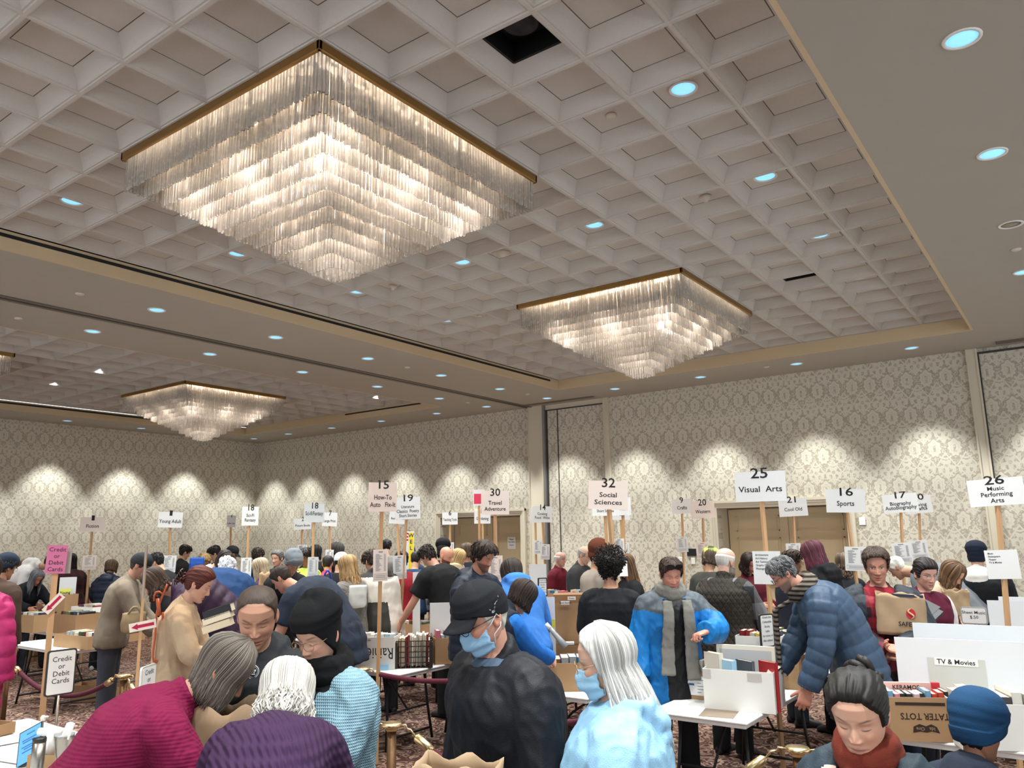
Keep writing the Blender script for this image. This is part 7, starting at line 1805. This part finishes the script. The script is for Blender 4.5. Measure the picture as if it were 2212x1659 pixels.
NAVYV = person('woman with a dark bob in a navy vest and blue sleeves holding a scanner', 1128, 1288, 6.2, face=118, lean=22, upper=20, neck=4, hp=40, fem=True, res='hi', w=1.05, skin='#cf9f88', top=sw('sweater', '#1f64b4', o=.020, hem=-.22, arm_o=.024), over=sw('vest', '#1d2330', o=.045, sleeve='none', collar='stand', hem=-.1), bottom=('jeans', '#222a38'), hair=('long', dict(col='#1c1412', c2='#33251f', length=.085, T=.02, phi=(45, 180), wave=.006, flare=.15, curl_in=.2, wd=.007, n=520)), hands=((.02, .58, 1.02), (-.2, .5, .9)), curl=(.9, .6))
person('older man in a maroon fleece with glasses by the far tables', 1210, 1208, 12.6, face=62, hp=6, res='mid', skin='#c9998a', w=1.1, top=sw('fleece', '#5a0f20', o=.03, collar='stand'), bottom=('trousers', '#232329'), hair=('fringe', dict(col='#c9c6c1')), extras=[('glasses', {})])
person('balding man in a dark grey jacket reading by the far tables', 1263, 1199, 11.0, face=66, hp=28, lean=4, neck=18, res='mid', w=1.1, skin='#c9a18e', top=sw('jacket', '#2b2d31', o=.04, collar='collar', hem=-.2), bottom=('trousers', '#202126'), hair=('fringe', dict(col='#8f8a84')), extras=[('glasses', {})], hands=HOLD)
person('person in a pointed brown plush hat behind the curly-haired man', 1292, 1202, 9.2, face=60, hp=14, res='lo', top=sw('jacket', '#8d8379', o=.035), extras=[('beanie', dict(col='#5b2f20', peak=.07, T=.02, kind='plain'))], hair=('short', {}), hands=HOLD)
person('man with tall dark curly hair in a black sweater seen from behind', 1318, 1232, 6.9, face=172, hp=8, neck=8, res='hi', w=1.12, skin='#b98a72', top=sw('sweater', '#1b1d22', o=.026, hem=-.15, arm_o=.024), bottom=('trousers', '#18191d'), hair=('curly', dict(col='#15100e', T=.10, n=1100, lowT=.014)), hands=((.16, .30, 1.05), (-.16, .30, 1.05)))
person('woman with long brown hair reading a white sheet right of the curly head', 1352, 1222, 9.0, face=-62, hp=26, res='mid', fem=True, skin='#c49280', top=sw('coat', '#16171a', o=.03), hair=('long', dict(col='#3a2a20', c2='#7d5a3c', length=.34, T=.014)), hands=HOLD)
BLUE = person('man in a bright blue and grey jacket with grey scarf and sunglasses on his head', 1449, 1240, 6.2, face=16, hp=20, neck=14, lean=3, res='hi', w=1.1, skin='#c98f7d', facekw=dict(blush=.5, brow='#6b4a3a'), headkw=dict(plump=.35), top=sw('sweater', '#141417', o=.012, mats=[(lambda c, x: (np.abs(c[:, 0]) < (c[:, 2]-x['sp'](.28)[0][2])*.22) & (c[:, 1] > x['sp'](.4)[0][1]), '#cfc6ba', 'plain', None)]), over=sw('jacket', '#1871b8', o=.045, hem=-.30, collar='hood', wr=.013, arm_o=.036, flare=.08, rough=.45, mats=[(lambda c, x: (np.abs(c[:, 0]) < .095) & (c[:, 1] > x['sp'](.2)[0][1]+.03) & (c[:, 2] < x['sp'](.5)[0][2]), '#141417', 'plain', None), (lambda c, x: (c[:, 2] > x['sp'](.42)[0][2]-.25*np.abs(np.abs(c[:, 0])-.25)) & (np.abs(c[:, 0]) >= .095), '#4d555d', 'plain', None)]), bottom=('trousers', '#141417'), hair=('short', dict(col='#3b2a20', T=.012, front=.074)), hands=((.30, .10, .84), (-.16, .36, 1.25)), curl=(.5, 1.2), palm=(None, (.3, .2, -.9, .8, .35, -.15)), elbow=(None, (-.9, -.15, -.5)), extras=[('scarf', dict(col='#787670', r=.044, R=.082, ends=(.62, .66), loops=2, spread=.075, front=.075, wd=.052)), ('glasses', dict(col='#141416', r=.026, up=.094, dark=True, fwd=-.010, thick=.003))])
person('person in a green patterned hat behind the quilted vest', 1535, 1208, 9.6, face=150, res='lo', top=sw('jacket', '#3a3d3a', o=.03), extras=[('beanie', dict(col='#b7c26a', kind='plaid', brim=.02))], hair=('long', dict(col='#4d4238', length=.06)))
person('bald older man in a brown quilted vest over plaid sleeves', 1567, 1213, 7.4, face=150, hp=14, hy=-8, res='hi', w=1.28, skin='#d0a594', facekw=dict(beard='#8d8378', blush=.4), top=sw('plaid_shirt', '#25262a', kind='plaid', col2='#6d6c70', o=.026, arm_o=.026, scale=2.0), over=sw('vest', '#322d28', o=.052, sleeve='none', kind='quilt', collar='stand', hem=-.16, wr=.006), bottom=('trousers', '#151518'), hair=('fringe', dict(col='#cfcac4', T=.004)), extras=[('beard', dict(col='#7d7268', T=.03, low=-.16))], hands=((.32, .34, .92), (-.28, .1, .85)), curl=(.6, .5))
person('woman in a maroon zip jacket with curly dark hair beside the tall notice', 1618, 1217, 9.6, face=38, hp=30, res='mid', fem=True, skin='#b9806c', top=sw('jacket', '#571524', o=.03, collar='collar'), hair=('long', dict(col='#241816', length=.1, wave=.02, flare=.4)), hands=HOLD)
SCARF = person('man in a blue quilted puffer jacket with a striped knit scarf leaning over the table', 1693, 1240, 5.75, face=-82, lean=20, upper=22, neck=10, hp=38, res='hi', w=1.12, skin='#c08b78', facekw=dict(beard='#6d625c', blush=.4, brow='#3c3630'), top=sw('puffer_jacket', '#34465c', o=.040, puff=.085, amp=.008, collar='stand', hem=-.24, arm_o=.032, rough=.5), bottom=('trousers', '#17181b'), hair=('short', dict(col='#2d2c2d', c2='#77777a', T=.014, side=-.01)), hands=((.12, .52, .90), (-.25, .35, .86)), extras=[('scarf', dict(col='#6b6259', kind='stripe', col2='#211d1a', r=.036, R=.078, ends=(.60, 0), loops=2, hang=((.10, .22, .0), (0, 0, 0)), wd=.05)), ('glasses', dict(col='#2a2422'))], elbow=((.5, -.5, -.5), None))
person('person with dark hair and glasses behind the striped scarf', 1712, 1214, 8.4, face=110, hp=10, res='lo', top=sw('jacket', '#1f2430', o=.03), hair=('short', dict(col='#33261f', T=.016)), extras=[('glasses', {})])
person('woman with maroon-tipped hair in a black hooded sweatshirt by the doors', 1757, 1197, 8.2, face=-128, lean=8, hp=30, res='mid', fem=True, w=1.1, top=sw('hoodie', '#111114', o=.04, collar='hood', hem=-.2), bottom=('trousers', '#15161a'), hair=('long', dict(col='#2d1d1c', c2='#6b2740', length=.24, T=.014)), hands=HOLD)
person('person with long curly hair in a dark top and jeans left of sign 16 stake', 1823, 1217, 9.4, face=172, hp=14, res='mid', fem=True, w=1.15, top=sw('top', '#1a1c24', o=.022), bottom=('jeans', '#2c3646'), hair=('long', dict(col='#40342c', c2='#7b6a58', length=.2, wave=.02)), hands=HOLD)
BAG = person('stern man in a slate jacket over red plaid shirt hugging a paper grocery bag', 1893, 1222, 5.95, face=2, hp=12, neck=10, res='hi', w=1.2, skin='#c08a74', facekw=dict(eyes='open', brow_w=1.3, brow='#4a3628', blush=.3), headkw=dict(jaw=1.06), top=sw('plaid_shirt', '#8d1c2c', kind='buffalo', col2='#26141a', o=.014, collar='collar', col_h=.02, hem=-.26, scale=.8, arm_o=.01), over=sw('jacket', '#2a3038', o=.042, hem=-.20, collar='none', neck=.505, arm_o=.034, wr=.012, flare=.06, rough=.6, mats=[(lambda c, x: (np.abs(c[:, 0]) < .10) & (c[:, 1] > x['sp'](.2)[0][1]+.03) & (c[:, 2] < x['sp'](.52)[0][2]), '#8d1c2c', 'buffalo', '#26141a')]), bottom=('jeans', '#1d2638'), hair=('short', dict(col='#3a2a1f', T=.010, front=.078, temple=.058, top=.012)), hands=((.0, .34, 1.10), (-.10, .36, 1.15)), curl=(.75, .75), elbow=((.9, -.1, -.5), (-.9, -.1, -.5)), palm=((.0, .5, .7, -.95, .2, .1), (.0, .5, .7, .95, .2, .1)))
person('person in a grey jacket bent low between the plaid shirt and sign 17 stake', 1938, 1226, 8.8, face=-105, lean=44, upper=20, hp=45, res='lo', w=1.15, top=sw('jacket', '#70767c', o=.035), hair=('short', dict(col='#d5d2cc', T=.012)), hands=TBL)
MAR = person('woman in a maroon track top with white shoulder stripe, glasses and slick dark hair', 1999, 1240, 6.4, face=42, hp=14, hy=-10, res='hi', fem=True, w=1.12, skin='#cf9f8c', facekw=dict(eyes='open', blush=.35, brow='#33231c'), headkw=dict(plump=.35), top=sw('track_top', '#54122a', o=.032, collar='stand', col_h=.02, arm_o=.028, mats=[(lambda c, x: (np.abs(np.abs(c[:, 0])-.215) < .030) & (c[:, 1] > x['sp'](.4)[0][1]-.08) & (c[:, 2] > x['sp'](.27)[0][2]), '#dcd6d2', 'plain', None)]), bottom=('trousers', '#1b1b20'), hair=('bun', dict(col='#1c1210', clip=False, bun=.035, front=.062)), extras=[('glasses', dict(col='#8d8580', r=.020))], hands=((.02, .28, 1.02), (-.22, .20, 1.0)), curl=(.7, .6))
person('woman in a cream sweater with brown bob opening a paper bag', 2058, 1240, 7.8, face=62, hp=40, lean=14, upper=16, res='mid', fem=True, w=1.08, top=sw('sweater', '#cbb39b', o=.026, arm_o=.026), bottom=('trousers', '#1c1c20'), hair=('long', dict(col='#4a3425', c2='#7d5c40', length=.12, T=.018, phi=(40, 180), flare=.2)), hands=((.08, .36, 1.02), (-.1, .36, 1.0)))
person('person in a navy knit hat and black coat with white hood seen from behind', 2110, 1203, 8.4, face=172, hp=6, res='mid', w=1.25, top=sw('hooded_top', '#dcd9d4', o=.02, collar='hood'), over=sw('coat', '#15161a', o=.055, hem=-.3, collar='none', neck=.49, arm_o=.045), bottom=('trousers', '#17181b'), extras=[('beanie', dict(col='#171f30', front=.03, back=-.05, peak=.045))], hair=('short', dict(T=.006)))
# ------------------------------------------------------------------ things carried, worn marks
def world(ctx, p): return ctx['R3']@np.asarray(p, float)+ctx['off']
def surf(ctx, u, v, rad=10, V=None):
    """The point of a garment that the picture shows at a pixel (nearest to the camera)."""
    W = (ctx['gV'] if V is None else V)@ctx['R3'].T+ctx['off']; C = W-CAM
    dd = C@FWD; pu = 1106+FPX*(C@RIGHT)/dd; pv = 829.5-FPX*(C@UP)/dd
    k = np.hypot(pu-u, pv-v); m = k < rad
    if not m.any(): m = k <= k.min()+1
    return W[m][np.argmin(dd[m])]
def crest(ctx, u, v, r):
    p = surf(ctx, u, v); n = unit(CAM-p); n = unit(n*np.array([1, 1, .25])); rt = unit(np.cross(np.array([0, 0, 1.]), n)); up = np.cross(n, rt)
    q = MB(); a = np.linspace(0, 2*np.pi, 28, endpoint=False); c = p+n*.010
    q.tube([c+r*(math.cos(t)*rt+math.sin(t)*up) for t in a], .0022, 5, closed=True); q.tube([c+.8*r*(math.cos(t)*rt+math.sin(t)*up) for t in a], .0011, 5, closed=True)
    for pts in (((-.5, .3), (-.3, -.25), (0, .15), (.3, -.25), (.5, .3)), ((-.45, -.4), (.45, -.4)), ((-.5, .0), (0, .45), (.5, 0))):
        q.tube([c+r*(x*rt+y*up) for x, y in pts], .0026, 5)
    M = ctx['root'].matrix_basis.inverted() if False else None
    R = ctx['R3'].T; q.V = [tuple(R@(np.array(w_)-ctx['off'])) for w_ in q.V]
    q.build('round_crest', mat('white_print', '#c9ccd0', .7), ctx['garment'], True)
crest(HOOD, 547, 1442, .026)
# thin tick on the cap
def tick(ctx):
    H = ctx['head']; zc, phc = H.Z[:, 0], H.PH[0]; V = []; m = 16
    for k in range(m):
        f = k/(m-1); ph = math.radians(-84-26*f); z = .040-.012*math.sin(math.pi*min(1, f*2.2))*(1 if f < .45 else 0)+.020*max(0, f-.22)/.78; th = .0028*math.sin(math.pi*min(1, f*.9+.1))*(1.15-f)+.0004
        for s_ in (-1, 1):
            zz = z+s_*th; i = int(np.clip(np.searchsorted(zc, zz), 1, H.nz-1)); j = int(np.argmin(np.abs(phc-ph)))
            V.append(H.V[i, j]+H.N[i, j]*.0215)
    cp = [c for c in ctx['root'].children if c.name.startswith('cap')][0]
    mobj('curved_tick', ctx['to_head'](np.array(V)), [tuple(f) for f in grid_faces(m, 2, False)], mat('grey_print_thread', '#8f949b', .6), cp)
tick(CAPMAN)
def paper_bag(c, rz, w_, h_, d_, label, m='#a58a6c', tilt=0.0, name='paper_bag', seed=3, mess=.006):
    t = empty(name, c, rz, label, 'bag'); n = 14; V = []; F = []; nz = 12
    per = [(-1+2*k/n, -1) for k in range(n)]+[(1, -1+2*k/6) for k in range(6)]+[(1-2*k/n, 1) for k in range(n)]+[(-1, 1-2*k/6) for k in range(6)]
    m_ = len(per)
    for j in range(nz):
        f = j/(nz-1)
        for (a, b) in per:
            g = 1-.10*math.exp(-((f-.5)/.3)**2)*(abs(a) > .99)-.04*f
            V.append((a*w_/2, b*d_/2*g+math.sin(a*5+f*7)*mess*f, f*h_+(.012*math.sin(a*6+b) if j == nz-1 else 0)))
    F = [tuple(f) for f in grid_faces(nz, m_)]+[tuple(range(m_-1, -1, -1))]
    V = np.array(V); cen = np.array([0, 0, h_/2]); N = V-cen; N[:, 2] = 0; N /= np.linalg.norm(N, axis=1)[:, None]+1e-9
    V = V+N*(wrinkle(V, seed, mess*1.6, 1.6))[:, None]
    o = mobj('bag_body', V, F, mat('kraft_paper', m, .85, noise=.07, nscale=20), t, None, True); o.modifiers.new('t', 'SOLIDIFY').thickness = .002
    if tilt: t.rotation_euler[1] = tilt
    return t, o
# grocery bag held by the man in plaid
c = P(1948, 1370, 5.66); view = unit(np.array([c[0], c[1], 0])); rz = math.atan2(-view[0], view[1])
bw, bh = 94*5.66/FPX, 84*5.66/FPX
t, o = paper_bag((c[0], c[1], P(1948, 1370, 5.66)[2]), rz+.06, bw, bh, .17, 'brown paper grocery bag with red roundel hugged against the plaid shirt', tilt=.05)
q = MB(); r_ = .036; cx, cz = .06, bh*.55
q.add([(cx+r_*.85*math.cos(a), -.0935, cz+r_*math.sin(a)) for a in np.linspace(0, 2*np.pi, 26, endpoint=False)], [tuple(range(26))])
rd = q.build('red_roundel', mat('red_print', '#b3202c', .7), t)
q = MB(); pts = [(cx+.018*math.sin(k/9*2*math.pi)*-1, -.0948, cz+.036-.072*k/9) for k in range(10)]
q.tube(pts, [.001, .004, .0065, .0075, .0075, .0075, .0075, .0065, .004, .001], 5); q.build('curved_stroke', mat('kraft_light', '#c9a67c', .85), rd, True)
lettering([('SAFEWAY', .068, bh*.24, .044, .016, .95)], M_INK, t, 'lettering', FR(-.0945))
q = MB(); q.box(-bw*.18, bw*.46, -.085, -.06, bh-.012, bh+.006); q.build('folded_handle', mat('navy_strip', '#1f2a3d', .6), t)
t, o = paper_bag(tuple(P(508, 1690, 2.95)), .55, .30, .36, .19, 'open brown paper bag between the magenta sweater and the grey sweatshirt', m='#9c8266', seed=5)
q_ = P(508, 1690, 2.95); folding_table(q_[0], q_[1]-.05, .5, 'low packing table under the open paper bag', L=1.0, W=.62); t.location = (q_[0], q_[1], TABLE_H+.002)
t.scale = (1, 1, (P(508, 1530, 2.95)[2]-TABLE_H)/.36)
bb = P(988, 1655, 2.45); t, o = paper_bag((bb[0], bb[1], bb[2]-.33), -.3+YAW, .26, .34, .15, 'brown paper bag held low in front of the black jacket', m='#9c8266', seed=6)
bb = P(2071, 1330, 7.4); t, o = paper_bag((bb[0], bb[1], bb[2]), YAW-.3, .20, .24, .15, 'brown paper bag held open by the cream sweater', m='#a08668', seed=7, mess=.012)
bb = P(574, 1284, 9.6); t, o = paper_bag((bb[0], bb[1], bb[2]), YAW, .14, .26, .12, 'tall brown paper bag carried by the plum coat', m='#b49270', seed=8)
def tote(u, v, d_, w_, h_, col, label, straps=True):
    p = P(u, v, d_); view = unit(np.array([p[0], p[1], 0])); rz = math.atan2(-view[0], view[1]); t = empty('tote_bag', p, rz, label, 'bag')
    S = Shell(); S.loft([((0, 0, z), (1, 0, 0), (0, 1, 0), w_/2*k, .06*k2) for z, k, k2 in ((0, .92, .9), (h_*.1, 1, 1), (h_*.6, 1, .9), (h_, .97, .5))], 18, 4); V, F = S.arr(); V, N, F = remesh(V, F, .016, 1); V = V+N*wrinkle(V, 4, .008)[:, None]
    mobj('bag_body', V, F, fabric('tote_cloth', col, .6), t)
    if straps:
        for y in (-.03, .03): q = MB(); q.tube(resample([(-w_*.25, y, h_*.9), (-w_*.2, y, h_*1.2), (0, y, h_*1.42), (w_*.2, y, h_*1.2), (w_*.25, y, h_*.9)], .008)[0], .009, 6); q.build('handle', fabric('tote_cloth', col, .6), t, True)
tote(705, 1332, 7.55, .17, .33, '#1d4699', 'royal blue tote bag on the bare arm of the navy T-shirt man')
tote(424, 1238, 12.3, .22, .24, '#1b4a9a', 'shiny blue bag beside the blond person', False)
t_ = tote(772, 1312, 8.75, .20, .24, '#c9c9c4', 'small white patterned backpack of the blond woman', False)
tote(288, 1366, 6.75, .20, .17, '#8d7a5c', 'tan cloth handbag under the plum puffer jacket', True)
# books held by the woman in the camel coat
p = P(470, 1343, 5.45); h0 = math.atan2(-RIGHT[0], RIGHT[1])
for k, (c_, th_, dz, lb) in enumerate((('#d9c6a8', .050, .0, 'lowest cream paperback of the stack held by the camel coat'), ('#e3d3b8', .045, .052, 'middle cream hardback of the stack held by the camel coat'), ('#17171a', .055, .099, 'black-covered book on top of the stack held by the camel coat'))):
    o = book(p[0], p[1], p[2]+dz, YAW+.15, .15, .19, th_, c_, lb, 'books held by the camel coat', flat=True); o.rotation_euler = (0, -.30, YAW+.15)
p = P(345, 1292, 5.7)
t = empty('shoulder_bag', p, YAW, 'orange leather bag straps hanging behind the camel coat', 'bag')
q = MB(); q.tube(resample([(.05, 0, .10), (.02, -.02, .0), (-.01, -.02, -.10), (.0, -.03, -.25), (-.015, -.03, -.44), (.02, -.02, -.47), (.045, 0, -.38), (.03, 0, -.10)], .009)[0], .0085, 6); q.build('long_strap', mat('orange_leather', '#b4532c', .4), t, True)
q = MB(); q.tube(resample([(-.04, 0, -.02), (-.045, -.02, .05), (.0, -.03, .075), (.03, -.02, .03)], .007)[0], .007, 6); q.tube([(.0, -.03, .0), (.02, -.035, -.12)], .015, 8); q.build('buckle_loop', mat('orange_leather', '#b4532c', .4), t, True)
# scanner in the hand of the woman with the navy vest
a, b = P(1188, 1357, 5.95), P(1222, 1398, 5.9)
t = empty('handheld_scanner', (0, 0, 0), 0, 'grey and white handheld scanner pointed into a carton by the blue sleeve', 'scanner')
q = MB(); q.tube([a, a*.75+b*.25, a*.45+b*.55, b], [.016, .018, .022, .030], 10); q.build('body', mat('scanner_grey', '#8d8f92', .4), t, True)
q = MB(); q.tube([a-unit(b-a)*.045, a], [.014, .018], 10); q.build('grip_end', M_WHITE, t, True)
p = P(1996, 1318, 5.95)
for k, (c_, lb) in enumerate((('#16161a', 'black hardback held by the maroon track top'), ('#24242a', 'second dark hardback held by the maroon track top'))):
    o = book(p[0]+.02*k, p[1]-.03*k, p[2]-.03*k, YAW, .14, .20, .028, c_, lb, 'books held by the maroon track top', flat=True); o.rotation_euler = (.5, -.55, YAW+.3)
p = P(1337, 1245, 8.55); q = MB(); q.box(-.10, .10, -.002, .002, 0, .2); o = q.build('paper_sheet', M_PAPER, None, False, p); o.rotation_euler = (-.2, 0, YAW); tag(o, 'white sheet held by the long brown hair woman', 'paper')
